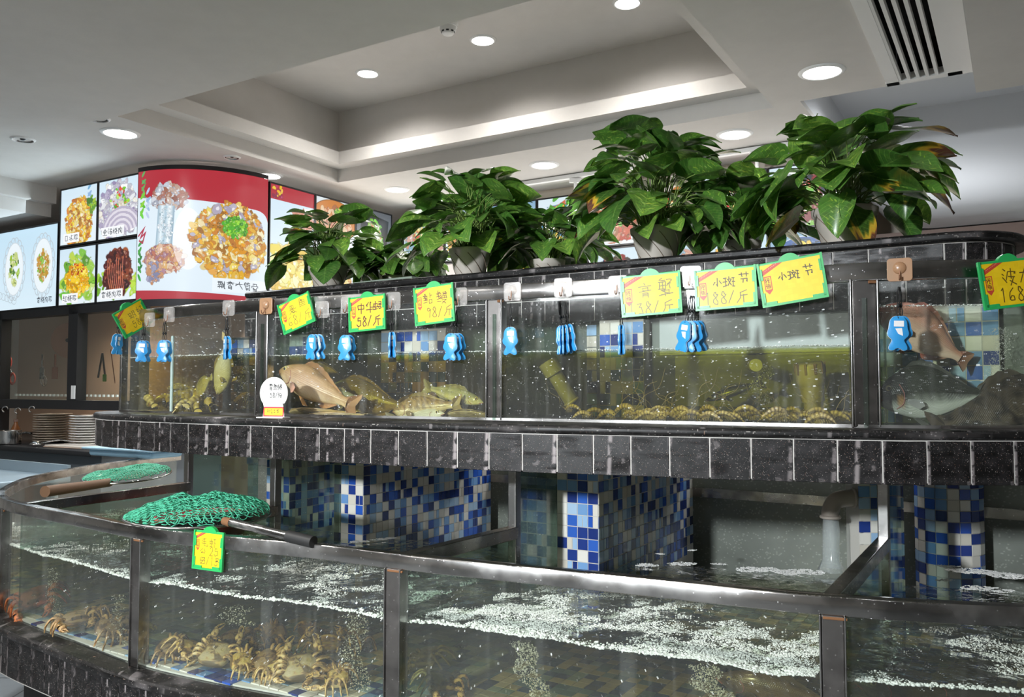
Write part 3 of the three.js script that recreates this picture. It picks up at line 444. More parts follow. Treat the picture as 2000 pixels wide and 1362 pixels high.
// eight tile faces side by side: speckled black granite, lime crusts creeping in from the joints and running down
const facingTex = (() => {
  const R = rng(77), runs = [...Array(TILE_VARIANTS)].map((_, i) => ({ side: R() < 0.75 ? (R() < 0.5 ? 0.02 : 0.97) : 0.3 + 0.4 * R(), w: 0.05 + 0.13 * R(), amt: i % 4 === 0 ? 0.2 : 0.6 + 0.4 * R(), lean: (R() - 0.5) * 0.25, blot: [R(), R(), 0.08 + 0.16 * R()] }));
  return dataTex(2048, (u, v, x, y) => {
    const i = Math.min(7, Math.floor(u * 8)), s = u * 8 - i, q = runs[i], h = (n) => { const k = Math.sin(n) * 43758.5453; return k - Math.floor(k); };
    const g = nC(u * 2 % 1, v * 0.25), f = nB(u * 4 % 1, v * 0.5), e = h(Math.floor(x / 3) * 12.9 + Math.floor(y / 3) * 78.2);
    let k = 0.03 + 0.3 * Math.max(0, g * 0.6 + f * 0.4 - 0.36), c = [k * 1.04, k * 0.97, k];
    if (e > 0.992) c = [0.72, 0.69, 0.66]; else if (e > 0.97) c = [0.34, 0.31, 0.31]; else if (e > 0.962) c = [0.42, 0.32, 0.27];
    const d = Math.abs(s - q.side - q.lean * (1 - v)), ragged = 0.6 * nC(u * 3 % 1, v * 0.4) + 0.4 * nB(v * 0.7, u * 6 % 1);
    let lime = smooth(1 - d / q.w, 0.0, 0.8) * smooth(ragged, 0.36, 0.52) * q.amt;
    lime = Math.max(lime, smooth(1 - Math.hypot(s - q.blot[0], (v - q.blot[1]) * 1.4) / q.blot[2], 0, 0.6) * smooth(ragged, 0.48, 0.6) * 0.5, (1 - smooth(Math.min(s, 1 - s), 0.0, 0.05)) * smooth(ragged, 0.42, 0.55) * 0.6);
    return [lerp(c[0], 0.56, lime), lerp(c[1], 0.53, lime), lerp(c[2], 0.53, lime)];
  }, true, 256);
})();
const facingMat = phy({ map: facingTex, roughnessMap: graniteRough, roughness: 1, specularIntensity: 0.6, bumpMap: facingTex, bumpScale: 0.0012 });
function facingGeo(w, h) {
  const key = w.toFixed(3) + h.toFixed(3);
  if (!tileCache[key]) tileCache[key] = [...Array(TILE_VARIANTS)].map((_, i) => { const g = rbox(w, h, 0.012, 0.0015), p = g.attributes.position, uv = g.attributes.uv; for (let k = 0; k < uv.count; k++) uv.setXY(k, (i + clamp(p.getX(k) / w + 0.5, 0.01, 0.99)) / 8, clamp(p.getY(k) / h + 0.5, 0.01, 0.99)); return g; });
  return tileCache[key];
}
function facing(parent, pts, step, y0, y1, R, s0 = 0, s1 = null) {
  const L = along(pts), end = s1 ?? L.length, n = Math.round((end - s0) / step), st = (end - s0) / n;
  for (let i = 0; i < n; i++) {
    const a = L.at(s0 + i * st).p, b = L.at(s0 + (i + 1) * st).p, w = Math.hypot(b[0] - a[0], b[1] - a[1]);
    const t = part(parent, 'tile', facingGeo(Math.round((w - 0.0028) * 1000) / 1000, y1 - y0)[Math.floor(R() * TILE_VARIANTS)], facingMat);
    t.position.copy(V3((a[0] + b[0]) / 2, (a[1] + b[1]) / 2, (y0 + y1) / 2 + (R() - 0.5) * 0.0015)); t.rotation.y = Math.atan2(b[1] - a[1], b[0] - a[0]);
  }
}
// ---------- glass ----------
function paneMap(seed, haze, drops, streak) {
  const R = rng(seed), N = 1024, d = new Float32Array(N * N).fill(1), n1 = tfbm(seed, 4, 5), n2 = tiled(0, 96, seed + 3), n3 = tiled(0, 8, seed + 9);
  for (let y = 0; y < N; y++) for (let x = 0; x < N; x++) { const u = x / N, v = y / N; d[y * N + x] = 1 - haze * (0.35 + 0.9 * n1(u, v)) - streak * Math.max(0, n2(u, v * 0.06) - 0.62) * n3(u, v); }
  for (let i = 0; i < drops; i++) { const cx = R() * N, cy = R() * N, r = 0.45 + R() * R() * R() * 2.2, k = 0.15 + 0.6 * R(); for (let y = -4; y <= 4; y++) for (let x = -4; x <= 4; x++) if (x * x + y * y <= r * r) { const q = ((cy + y + N) % N | 0) * N + ((cx + x + N) % N | 0); d[q] = Math.min(d[q], 1 - k); } }
  return dataTex(N, (u, v, x, y) => { const k = clamp(d[y * N + x], 0, 1); return [k, k, k]; }, false);
}
const dirt1 = paneMap(301, 0.012, 4200, 0.07), dirt2 = paneMap(302, 0.012, 1300, 0.06);
const glassUpper = phy({ color: lin(0.96, 0.98, 0.97), transmission: 1, transmissionMap: dirt1, thickness: 0, roughness: 0.05, ior: 1.5 });
const glassLower = phy({ color: lin(0.95, 0.98, 0.96), transmission: 1, transmissionMap: dirt2, thickness: 0, roughness: 0.04, ior: 1.5 });
const glassSmoke = phy({ color: lin(0.62, 0.72, 0.66), transmission: 1, transmissionMap: dirt2, thickness: 0, roughness: 0.06, ior: 1.5 });
function pane(parent, pts, y0, y1, mat = glassUpper, t = 0.008) { return part(parent, 'glass_pane', ribbon(pts, y0, y1, t), mat); }
// upright from y0 to y1 at a plan point, turned to a direction
function upright(p, dir, y0, y1, w, d) { return metreUV(rbox(w, y1 - y0, d, 0.004)).rotateY(Math.atan2(dir[1], dir[0])).translate(p[0], (y0 + y1) / 2, -p[1]); }

// ---------- plan lines ----------
const rimLine = smoothLine([[-2.25, 5.6], [-2.39, 5.17], [-2.45, 4.67], [-2.43, 4.19], [-2.33, 3.857], [-2.185, 3.54], [-2.02, 3.33], [-1.85, 3.18], [-1.555, 2.963], [-1.214, 2.71], [-0.951, 2.567], [-0.53, 2.38], [-0.321, 2.264], [0.247, 2.003], [0.69, 1.804], [1.061, 1.719], [1.5, 1.7], [2.0, 1.8]], 110);
const backRim = [[2.5, 2.05], [2.75, 2.42], AB(0.55, 3.6), AB(-2, 3.64), AB(-4.2, 3.66)];
const ledgeLine = smoothLine([[-1.42, 4.02], [-1.66, 3.72], [-1.73, 3.5], [-1.62, 3.28], [-1.419, 3.106], [-1.15, 2.91], [-0.784, 2.7], [-0.467, 2.522], [0, 2.291], [0.384, 2.147], [0.637, 2.065], [0.884, 1.988], [1.035, 1.973], [1.215, 1.968], [1.5, 2.0], [1.85, 2.15]], 90);
const U = [[-1.63, 3.45], [-0.895, 2.96], [-0.056, 2.56], [0.89, 2.09], [1.35, 2.045], [1.72, 2.16], [1.95, 2.4]];
const SPINE = 2.62;                       // depth b of the spine's front face
const spineAt = (p) => { const a = p[0] * CU - p[1] * SU; return AB(a, SPINE); };   // straight back from a front point

// depth of a plan line along a sight line, and a point a little behind it
function lineDepth(pts, px) { const q = (px - 1000) / FOCAL; let best = 99; for (let i = 0; i + 1 < pts.length; i++) { const [x0, d0] = pts[i], [x1, d1] = pts[i + 1], f0 = x0 - q * d0, f1 = x1 - q * d1; if (f0 * f1 <= 0) { const t = f0 / (f0 - f1 || 1e-9); best = Math.min(best, d0 + (d1 - d0) * t); } } return best; }
const behind = (line, px, py, inset) => atDepth(px, py, lineDepth(line, px) + inset);
const frontU = [...smoothLine([U[0], [-1.27, 3.19], U[1]], 8), ...smoothLine([U[1], U[2], U[3]], 10).slice(1), ...smoothLine([U[3], [1.1, 2.04], U[4], U[5], U[6]], 14).slice(1)];

// ---------- lower tank ----------
const lower = thing('lower_tank', 'big low steel-framed glass tank with curved front on a black tiled base', 'fish tank');
{
  const R = rng(401), out = offset(rimLine, 0.07), poly = [...out, ...backRim];
  part(lower, 'base_slab', planSolid(poly, BED - 0.03, BED, 0.012), M.granite);
  const face = offset(rimLine, 0.045);
  part(lower, 'skirt', planSolid([...offset(rimLine, 0.048), ...backRim], 0.47, BED - 0.03), M.grout);
  facing(lower, face, 0.1, 0.475, BED - 0.034, R);
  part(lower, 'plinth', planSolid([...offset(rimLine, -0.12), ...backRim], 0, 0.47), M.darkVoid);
  // rim and posts
  part(lower, 'rim', ribbon(offset(rimLine, -0.016), RIM - 0.042, RIM, 0.036, 0.004), M.steel);
  const L = along(rimLine), at = (x) => { let best = 0, e = 9; for (let s = 0; s < L.length; s += 0.01) { const p = L.at(s).p, k = Math.abs(p[0] / p[1] - (x - 1000) / FOCAL); if (p[1] < 3.4 && k < e) { e = k; best = s; } } return best; };
  const posts = [12, 275, 771, 1618].map(at);
  const g = offset(rimLine, -0.012), G = along(g);
  for (const s of posts) { const { p, t } = G.at(s * G.length / L.length); part(lower, 'post', upright(p, t, BED, RIM - 0.04, 0.048, 0.03), M.steelDark); part(lower, 'edge_strip', merge([upright([p[0] - t[0] * 0.025, p[1] - t[1] * 0.025], t, BED, RIM - 0.04, 0.004, 0.04), upright([p[0] + t[0] * 0.025, p[1] + t[1] * 0.025], t, BED, RIM - 0.04, 0.004, 0.04)]), M.steel); part(lower, 'rust_spot', rbox(0.05, 0.006, 0.006, 0.002).rotateY(Math.atan2(t[1], t[0])).translate(p[0], RIM - 0.046, -p[1] + 0.016), M.rust); }
  const cuts = [0, ...posts.map((s) => s * G.length / L.length), G.length];
  for (let i = 0; i + 1 < cuts.length; i++) { const a = cuts[i] + 0.02, b = cuts[i + 1] - 0.02, n = Math.max(3, Math.ceil((b - a) / 0.12)); pane(lower, [...Array(n + 1)].map((_, k) => G.at(a + (b - a) * k / n).p), BED, RIM - 0.04, glassLower); }
  // dividers: bar from the rim back, upright to the ledge, glass below
  const div = [[[-1.9, 3.24], [-1.535, 3.96]], [[-1.21, 2.73], [-0.9, 3.18]], [[-0.29, 2.275], [0.008, 2.71]], [[0.695, 1.83], [1.12, 2.52]]];
  for (const [p, q] of div) {
    part(lower, 'divider_bar', bar(V3(...p, RIM - 0.02), V3(...q, RIM - 0.02), 0.034, 0.04), M.steel);
    part(lower, 'divider_post', upright(q, [q[0] - p[0], q[1] - p[1]], BED, LEDGE0 + 0.002, 0.032, 0.032), M.steel);
    part(lower, 'glass_pane', ribbon([p, q], BED, RIM - 0.03, 0.008), glassSmoke);
    const e = [q[0] + SU * 0.42, q[1] + CU * 0.42];
    part(lower, 'glass_pane', ribbon([q, e], BED, LEDGE0 + 0.002, 0.008), glassSmoke);
  }
  part(lower, 'rear_pane', ribbon([...backRim].reverse(), BED, LEDGE0, 0.008), std({ map: dataTex(256, (u, v) => { const k = 0.3 + 0.25 * nA(u, v) + (specks(u, v) > 0.95 ? 0.2 : 0) * 0.8; return [k * 0.96, k, k * 0.93]; }), roughness: 0.3 }));
  part(lower, 'rear_rim', ribbon([...backRim].reverse(), RIM - 0.04, RIM, 0.03), M.steel);
}
// tiled bed of the lower tank
{
  const bed = thing('tank_bed', 'blue and cream mosaic bed of the low tank', 'tiled bed'), R = rng(402);
  const inner = offset(rimLine, -0.022), poly = [...inner, ...backRim];
  part(bed, 'grout_layer', planSolid(poly, BED + 0.0005, BED + 0.006), groutPale);
  const inside = (x, d) => { let c = false; for (let i = 0, j = poly.length - 1; i < poly.length; j = i++) { const [xi, yi] = poly[i], [xj, yj] = poly[j]; if ((yi > d) !== (yj > d) && x < (xj - xi) * (d - yi) / (yj - yi) + xi) c = !c; } return c; };
  // tiles are laid square to the building; those that show largest are pieces of their own
  const list = [];
  for (let i = -130; i < 40; i++) for (let j = 40; j < 92; j++) { const a = (i + 0.5) * PITCH_T, b = (j + 0.5) * PITCH_T, [x, d] = AB(a, b); if (!inside(x, d) || !inside(x - 0.012, d) || !inside(x, d - 0.012) || d > 5) continue; const px = 1000 + x / d * FOCAL, py = 756 + 0.9 / d * FOCAL; list.push({ x, d, seen: px > 0 && px < 2000 && py < 1400 ? 1 / d : 0 }); }
  list.sort((p, q) => q.seen - p.seen);
  const flat = box(PITCH_T - 0.003, 0.006, PITCH_T - 0.003), rest = Object.fromEntries(Object.keys(MOSAIC).map((k) => [k, []]));
  list.forEach((t, i) => {
    const mat = pick(R, FLOORMIX);
    if (i < 290) { const o = part(bed, 'tile', flat, mat); o.position.copy(V3(t.x, t.d, BED + 0.007)); o.rotation.y = -0.548; } else { const k = Object.keys(MOSAIC).find((n) => MOSAIC[n].includes(mat)); rest[k].push(flat.clone().rotateY(-0.548).translate(t.x, BED + 0.007, -t.d)); }
  });
  for (const [k, l] of Object.entries(rest)) if (l.length) { const o = part(bed, 'far_tiles', merge(l), MOSAIC[k][0]); o.userData.kind = 'stuff'; }
}
// ---------- mosaic columns and dividing walls under the ledge ----------
const uA = V3(CU, -SU, 0), uB = V3(SU, CU, 0), uY = new THREE.Vector3(0, 1, 0);
function dividingWall(label, a, w, b0, len, seed) {
  const t = thing('mosaic_wall', label, 'tiled wall'), R = rng(seed), y0 = BED + 0.015, rows = 15;
  part(t, 'core', boxAB(a, a + w, b0, b0 + len, y0, LEDGE0 + 0.003), groutPale);
  mosaic(t, W3(a, b0, y0 + 0.04), uA, uY, Math.round(w / PITCH_T), rows, R);
  mosaic(t, W3(a + w, b0, y0 + 0.16), uB, uY, Math.floor(len / PITCH_T), rows - 3, R, MIX, 13);
  mosaic(t, W3(a, b0 + 0.2, y0 + 0.2), uB.clone().negate(), uY, 4, rows - 4, R);
  return t;
}
dividingWall('blue and white mosaic wall under the middle of the ledge, left of the two', -2.46, 0.16, 2.6, 0.96, 411);
dividingWall('blue and white mosaic wall under the middle of the ledge, right of the two', -1.4, 0.16, 2.6, 0.96, 412);
dividingWall('mosaic wall in shadow at the left end under the ledge', -3.25, 0.16, 2.95, 0.6, 413);
{
  const t = thing('mosaic_column', 'round mosaic column standing in the right-hand tank', 'column', V3(1.63, 3.12, BED + 0.012)), R = rng(414), n = 18, r = PITCH_T / 2 / Math.tan(Math.PI / n);
  part(t, 'core', cyl(r, r, LEDGE0 - BED - 0.01, 36).translate(0, (LEDGE0 - BED - 0.01) / 2, 0), groutPale);
  for (let i = 0; i < n; i++) for (let j = 1; j < 16; j++) { const o = part(t, 'tile', TILE_G[0], pick(R, MIX)), q = i / n * Math.PI * 2; o.position.set(Math.sin(q) * (r + 0.0), (j + 0.5) * PITCH_T, Math.cos(q) * (r + 0.0)); o.rotation.y = q; }
  const s = thing('mosaic_pier', 'narrow mosaic pier beside the steel upright under the ledge', 'column'), [px, pd] = [1.2, 2.93];
  part(s, 'core', ribbon([[px, pd], [px + 0.14, pd + 0.01]], BED + 0.012, LEDGE0 + 0.003, 0.124), groutPale);
  const u = new THREE.Vector3(0.997, 0, -0.07).normalize();
  mosaic(s, new THREE.Vector3(px - 0.01, BED + 0.04, -(pd - 0.062)), u, uY, 4, 15, rng(415));
}
// ---------- ledge ----------
const ledge = thing('ledge', 'thick black granite ledge with tiled edge carrying the upper tanks', 'ledge');
{
  const R = rng(420), back = [[2.0, 2.5], AB(0.3, 3.5), AB(-3.05, 3.5)];
  part(ledge, 'top_slab', planSolid([...offset(ledgeLine, 0.012), ...back], LEDGE1 - 0.024, LEDGE1, 0.011, 4), M.granite);
  part(ledge, 'core', planSolid([...offset(ledgeLine, 0.0035), ...back], LEDGE0 + 0.004, LEDGE1 - 0.024), M.grout);
  facing(ledge, ledgeLine, 0.1, LEDGE0, LEDGE1 - 0.026, R);
  // wire rack hung below it
  part(ledge, 'wire_rack', merge([...[...Array(9)].map((_, i) => bar(W3(-0.98 + i * 0.035, 2.6, LEDGE0 - 0.012), W3(-0.98 + i * 0.035, 3.3, LEDGE0 - 0.012), 0.005, 0.005, 0.001)), bar(W3(-1.0, 2.62, LEDGE0 - 0.018), W3(-0.5, 2.62, LEDGE0 - 0.018), 0.007, 0.007, 0.001)]), M.blackMetal);
}
// ---------- upper tanks ----------
const upper = thing('upper_tank', 'row of steel-framed glass tanks standing on the black ledge', 'fish tank');
{
  const top = [...smoothLine([U[0], [-1.27, 3.19], U[1]], 8), ...smoothLine([U[1], U[2], U[3]], 10).slice(1), ...smoothLine([U[3], [1.1, 2.04], U[4], U[5], U[6]], 14).slice(1)];
  part(upper, 'top_rail', ribbon(offset(top, -0.015), FRAME - 0.046, FRAME, 0.034, 0.004), M.steel);
  part(upper, 'bottom_rail', ribbon(offset(top, -0.012), LEDGE1, LEDGE1 + 0.008, 0.02), M.steel);
  const seg = [smoothLine([U[0], [-1.27, 3.19], U[1]], 8), [U[1], U[2]], [U[2], U[3]], smoothLine([U[3], [1.1, 2.04], U[4], U[5], U[6]], 14)];
  for (const s of seg) pane(upper, offset(s, -0.012), LEDGE1 + 0.006, FRAME - 0.044);
  pane(upper, [U[0], spineAt(U[0])], LEDGE1 + 0.004, FRAME - 0.044);
  const dirs = [[0.8, -0.53], [0.9, -0.44], [0.9, -0.46], [0.96, -0.25]];
  [0, 1, 2, 3].forEach((i) => {
    const p = U[i], t = dirs[i], w = i === 0 ? 0.016 : i === 3 ? 0.058 : 0.046;
    part(upper, 'post', upright([p[0] + 0.006, p[1] + 0.02], t, LEDGE1, FRAME - 0.04, w, 0.03), M.steelDark);
    if (i) part(upper, 'edge_strip', merge([-1, 1].map((s) => upright([p[0] + 0.006 + t[0] * s * (w / 2 + 0.003), p[1] + 0.018 + t[1] * s * (w / 2 + 0.003)], t, LEDGE1, FRAME - 0.04, 0.007, 0.036))), M.steel);
    if (i) part(upper, 'partition', ribbon([p, spineAt(p)], LEDGE1 + 0.001, 1.775, 0.01), glassSmoke);
    if (i) part(upper, 'rust_spot', rbox(0.02, 0.008, 0.006, 0.002).translate(p[0] + 0.02, FRAME - 0.05, -p[1] + 0.004), M.rust);
  });
  // clear partition inside the left tank
  const a = [-1.33, 3.235], b = spineAt(a);
  part(upper, 'glass_partition', ribbon([a, b], LEDGE1, 1.75, 0.01), glassUpper);
  part(upper, 'glass_edge', upright([a[0], a[1] + 0.01], [0.8, -0.5], LEDGE1, 1.75, 0.012, 0.01), std({ color: lin(0.42, 0.52, 0.5), roughness: 0.3 }));
}
// ---------- spine: plant shelf, its tiled band, back wall, pillars ----------
const shelf = thing('plant_shelf', 'long black granite shelf above the tanks that carries the potted plants', 'shelf');
{
  const R = rng(430), arcs = []; const a0 = -3.05, a1 = 0.03, b0 = 2.57, b1 = 3.08, r = 0.2;
  const corner = (ca, cb, q0) => { for (let i = 0; i <= 8; i++) { const q = q0 + i / 8 * Math.PI / 2; arcs.push(AB(ca + Math.cos(q) * r, cb + Math.sin(q) * r)); } };
  corner(a1 - r, b0 + r, -Math.PI / 2); corner(a1 - r, b1 - r, 0); arcs.push(AB(a0 + 0.06, b1), AB(a0, b1 - 0.06), AB(a0, b0 + 0.06), AB(a0 + 0.06, b0));
  part(shelf, 'top_slab', planSolid(arcs, SHELF - 0.026, SHELF, 0.011, 4), M.granite);
  const line = [AB(a0 + 0.03, b1 - 0.02), AB(a0 + 0.03, b0 + 0.03), ...[...Array(9)].map((_, i) => { const q = -Math.PI / 2 + i / 8 * Math.PI / 2, rr = r - 0.03; return AB(a1 - r + Math.cos(q) * rr, b0 + r + Math.sin(q) * rr); }), AB(a1 - 0.03, b1 - 0.1)];
  part(shelf, 'core', planSolid([line[1], ...[...Array(9)].map((_, i) => { const q = -Math.PI / 2 + i / 8 * Math.PI / 2, rr = r - 0.03; return AB(a1 - r + Math.cos(q) * rr, b0 + r + Math.sin(q) * rr); }), AB(a1 - 0.03, b1 - 0.1), AB(a0 + 0.03, b1)], SHELF - 0.2, SHELF - 0.026), M.grout);
  const f = offset(line.slice(1), -0.003), bend = a1 - r - (a0 + 0.03);
  for (const [y0, y1] of [[SHELF - 0.118, SHELF - 0.029], [SHELF - 0.2, SHELF - 0.121]]) { facing(shelf, f, 0.1, y0, y1, R, 0, bend); facing(shelf, f, 0.05, y0, y1, R, bend); }
}
const wallAlgae = std({ map: dataTex(512, (u, v) => { const k = 0.2 + 0.2 * nA(u, v) + 0.12 * nB(u, v), g = smooth(nD(u, v), 0.4, 0.65); return [k * lerp(0.95, 0.72, g), k * lerp(1.0, 0.86, g), k * lerp(0.97, 0.6, g)]; }), roughness: 0.35 });
{
  const bw = thing('tank_back_wall', 'grey-green back wall inside the upper tanks', 'back wall'), R = rng(440);
  part(bw, 'panel', boxAB(-3.19, 0.1, SPINE, SPINE + 0.03, LEDGE1 + 0.001, SHELF - 0.201), wallAlgae);
  const strip = (px0, px1, y0, y1, d = 0, mix = MIX) => { // a run of mosaic on the wall between two sight lines
    const k = (px) => { const q = (px - 1000) / FOCAL, D = SPINE / (q * SU + CU); return q * D * CU - D * SU; };
    const a = k(px0), w = k(px1) - a, c = Math.max(1, Math.round(w / PITCH_T)); mosaic(bw, W3(a, SPINE - d, y0), uA, uY, c, Math.floor((y1 - y0) / PITCH_T), R, mix);
    if (d) part(bw, 'pier', boxAB(a, a + c * PITCH_T, SPINE - d, SPINE + 0.01, y0, y1), groutPale);
  };
  const slice = (px0, px1, y0, y1, name, mat) => { const k = (px) => { const q = (px - 1000) / FOCAL, D = SPINE / (q * SU + CU); return q * D * CU - D * SU; }; part(bw, name, boxAB(k(px0), k(px1), SPINE - 0.006, SPINE + 0.005, y0, y1), mat); };
  slice(1320, 1700, LEDGE1 + 0.04, 1.65, 'green_panel', std({ map: dataTex(256, (u, v) => { const k = 0.75 + 0.5 * nA(u, v); return [0.62 * k, 0.64 * k, 0.22 * k]; }), roughness: 0.5 }));
  slice(1290, 1700, 1.655, 1.775, 'frosted_panel', std({ color: lin(0.38, 0.42, 0.4), roughness: 0.5 }));
  strip(452, 505, LEDGE1 + 0.001, 1.775); strip(575, 640, LEDGE1 + 0.001, 1.775, 0.03); strip(760, 880, LEDGE1 + 0.001, 1.775, 0.05); strip(1146, 1172, LEDGE1 + 0.001, 1.775); strip(1186, 1275, LEDGE1 + 0.001, 1.775, 0.06); strip(1735, 1945, LEDGE1 + 0.001, 1.775, 0.04);
}
// ---------- water ----------
const waterBody = (r, g, b, dist) => phy({ color: 0xffffff, transmission: 1, thickness: 0.4, ior: 1.33, roughness: 0.02, attenuationColor: lin(r, g, b), attenuationDistance: dist, transparent: true, opacity: 0.015 });
const rippleBump = dataTex(512, (u, v) => { const k = nB(u, v) * 0.65 + nC(u, v) * 0.35; return [k, k, k]; }, false);
const waterSkin = phy({ color: lin(0.86, 0.9, 0.84), transmission: 1, thickness: 0, roughness: 0.04, ior: 1.33, bumpMap: rippleBump, bumpScale: 0.03 });
const bodyLow = waterBody(0.5, 0.44, 0.22, 0.42), bodyUp = waterBody(0.6, 0.5, 0.09, 0.24), bodyUp3 = waterBody(0.5, 0.47, 0.06, 0.22), bodyUp4 = waterBody(0.6, 0.64, 0.42, 0.6);
const foamMat = phy({ color: lin(0.86, 0.85, 0.82), roughness: 0.25 }), airMat = phy({ color: lin(0.95, 0.95, 0.93), roughness: 0.12, transmission: 0.6, thickness: 0 });
const bubbleGeo = new THREE.IcosahedronGeometry(1, 1);
function froth(name, label, pts, kind = 'foam') {
  const o = new THREE.InstancedMesh(bubbleGeo, kind === 'bubbles' ? airMat : foamMat, pts.length), m = new THREE.Matrix4(); shade(o);
  pts.forEach((p, i) => o.setMatrixAt(i, m.makeScale(p[3], p[3] * (p[4] ?? 0.7), p[3]).setPosition(p[0], p[1], p[2])));
  o.name = numbered(name); o.userData = { label, category: kind, kind: 'stuff' }; scene.add(o); return o;
}
const wave = (x, z) => 0.011 * fbm(x * 3.1, 0.3, z * 3.1, 3) + 0.005 * fbm(x * 13, 4.2, z * 13, 2);
const wLine = (() => { const l = offset(rimLine, -0.024); return l.filter((p) => p[1] < 3.9); })();
// one compartment: the stretch of the front line between two sight lines
function lowBasin(px0, px1, label, surfLabel, seed, frothy, depth = 1.0) {
  const run = wLine.filter((p) => { const px = 1000 + p[0] / p[1] * FOCAL; return px >= px0 - 8 && px <= px1 + 8; });
  const back = [...run].reverse().map((p) => { const b = p[0] * SU + p[1] * CU, k = Math.max(0.05, Math.min(depth, 3.55 - b)); return [p[0] + SU * k, p[1] + CU * k]; });
  const w = single('tank_water', label, 'water', planSolid([...run, ...back], BED + 0.014, WATER - 0.012), bodyLow, 'water in the low tank', 'stuff');
  const N = run.length, Q = 26, pos = [], uv = [], idx = [];
  for (let i = 0; i < N; i++) for (let j = 0; j <= Q; j++) { const f = run[i], e = back[N - 1 - i], k = j / Q, x = lerp(f[0], e[0], k), z = -lerp(f[1], e[1], k); pos.push(x, WATER + wave(x, z) * (1 + frothy), z); uv.push(x * 1.6, z * 1.6); }
  for (let i = 0; i + 1 < N; i++) for (let j = 0; j < Q; j++) { const a = i * (Q + 1) + j, b = a + Q + 1; idx.push(a, b, a + 1, b, b + 1, a + 1); }
  const g = new THREE.BufferGeometry(); g.setAttribute('position', new THREE.Float32BufferAttribute(pos, 3)); g.setAttribute('uv', new THREE.Float32BufferAttribute(uv, 2)); g.setIndex(idx); g.computeVertexNormals();
  single('water_surface', surfLabel, 'water', g, waterSkin, 'water in the low tank', 'stuff');
  // froth: a line against the glass, drifts over the surface
  const R = rng(seed), pts = [], L = along(run);
  const n1 = Math.round(L.length * 900);
  for (let i = 0; i < n1; i++) { const s = R() * L.length, { p, t } = L.at(s), o = Math.abs(R() + R() - 1) * (0.012 + 0.03 * frothy) + 0.002, x = p[0] - t[1] * o, d = p[1] + t[0] * o; pts.push([x, WATER + wave(x, -d) * (1 + frothy) - 0.002 + R() * 0.004, -d, 0.0016 + R() * R() * 0.0045]); }
  const n2 = Math.round(L.length * 70000 * (0.25 + frothy));
  for (let i = 0; i < n2; i++) {
    const s = R() * L.length, { p } = L.at(s), k = Math.pow(R(), 1.4) * 0.75 * depth, x = p[0] + SU * k, d = p[1] + CU * k; if (x * SU + d * CU > 3.5) continue;
    const big = fbm(x * 4 + seed, 0.5, d * 4, 3), streak = fbm(x * 9 + d * 3, 1.5, d * 14 - x * 4, 4), lace = Math.abs(fbm(x * 26, 2.5, d * 26, 3));
    const dens = smooth(big + 0.9 * streak, lerp(0.1, -0.3, frothy) + k * lerp(0.3, 0.55, frothy), lerp(0.4, 0.15, frothy)) * (1 - 0.75 * smooth(lace, 0.1, 0.3));
    if (R() > dens) continue;
    pts.push([x, WATER + wave(x, -d) * (1 + frothy) + R() * 0.0012, -d, 0.0008 + R() * R() * R() * 0.0035, 0.6]);
  }
  froth('surface_foam', 'white froth ' + surfLabel.replace(/^.*?(on|in|of) /, 'on '), pts);
}
lowBasin(8, 268, 'greenish water in the leftmost bay of the low tank', 'rippled water surface of the leftmost low bay', 501, 0.15);
lowBasin(282, 764, 'greenish water in the crab bay of the low tank', 'rippled water surface of the crab bay', 502, 0.45);
lowBasin(778, 1606, 'greenish water in the widest bay of the low tank', 'churning water surface of the widest low bay', 503, 1);
lowBasin(1632, 2080, 'greenish water in the rightmost bay of the low tank', 'rippled water surface of the rightmost low bay', 504, 0.3);
// water in the upper tanks
function highBasin(front, y, mat, label, surf, seed) {
  const rear = (p) => AB(p[0] * CU - p[1] * SU, SPINE - 0.066), f = offset(front, -0.02), bk = [...f].reverse().map(rear);
  single('tank_water', label, 'water', planSolid([...f, ...bk], LEDGE1 + 0.002, y - 0.004), mat, 'water in the upper tanks', 'stuff');
  const N = 40, Q = 10, L = along(f), pos = [], uv = [], idx = [];
  for (let i = 0; i <= N; i++) for (let j = 0; j <= Q; j++) { const p = L.at(L.length * i / N).p, e = rear(p), k = j / Q, x = lerp(p[0], e[0], k), d = lerp(p[1], e[1], k); pos.push(x, y + 0.0035 * fbm(x * 9, seed, d * 9, 2), -d); uv.push(x * 2.2, d * 2.2); }
  for (let i = 0; i < N; i++) for (let j = 0; j < Q; j++) { const a = i * (Q + 1) + j, b = a + Q + 1; idx.push(a, b, a + 1, b, b + 1, a + 1); }
  const g = new THREE.BufferGeometry(); g.setAttribute('position', new THREE.Float32BufferAttribute(pos, 3)); g.setAttribute('uv', new THREE.Float32BufferAttribute(uv, 2)); g.setIndex(idx); g.computeVertexNormals();
  single('water_surface', surf, 'water', g, waterSkin, 'water in the upper tanks', 'stuff');
  const R = rng(seed), pts = []; for (let i = 0; i < L.length * 700; i++) { const s = R() * L.length, { p, t } = L.at(s), o = 0.002 + R() * 0.01; pts.push([p[0] - t[1] * o, y + 0.0035 * fbm(p[0] * 9, seed, p[1] * 9, 2) + (R() - 0.5) * 0.003, -(p[1] + t[0] * o), 0.0009 + R() * R() * 0.0022]); }
  froth('surface_foam', 'thin line of froth ' + surf.replace(/^.*? of /, 'on '), pts);
}
const shrink = (p, q, m) => { const l = Math.hypot(q[0] - p[0], q[1] - p[1]), t = m / l; return [[lerp(p[0], q[0], t), lerp(p[1], q[1], t)], [lerp(q[0], p[0], t), lerp(q[1], p[1], t)]]; };
const T1 = smoothLine([[-1.61, 3.437], [-1.27, 3.19], [-0.93, 2.982]], 10), T2 = shrink(U[1], U[2], 0.03), T3 = shrink(U[2], U[3], 0.034), T4 = smoothLine([[0.925, 2.078], [1.1, 2.037], U[4], U[5]], 12);
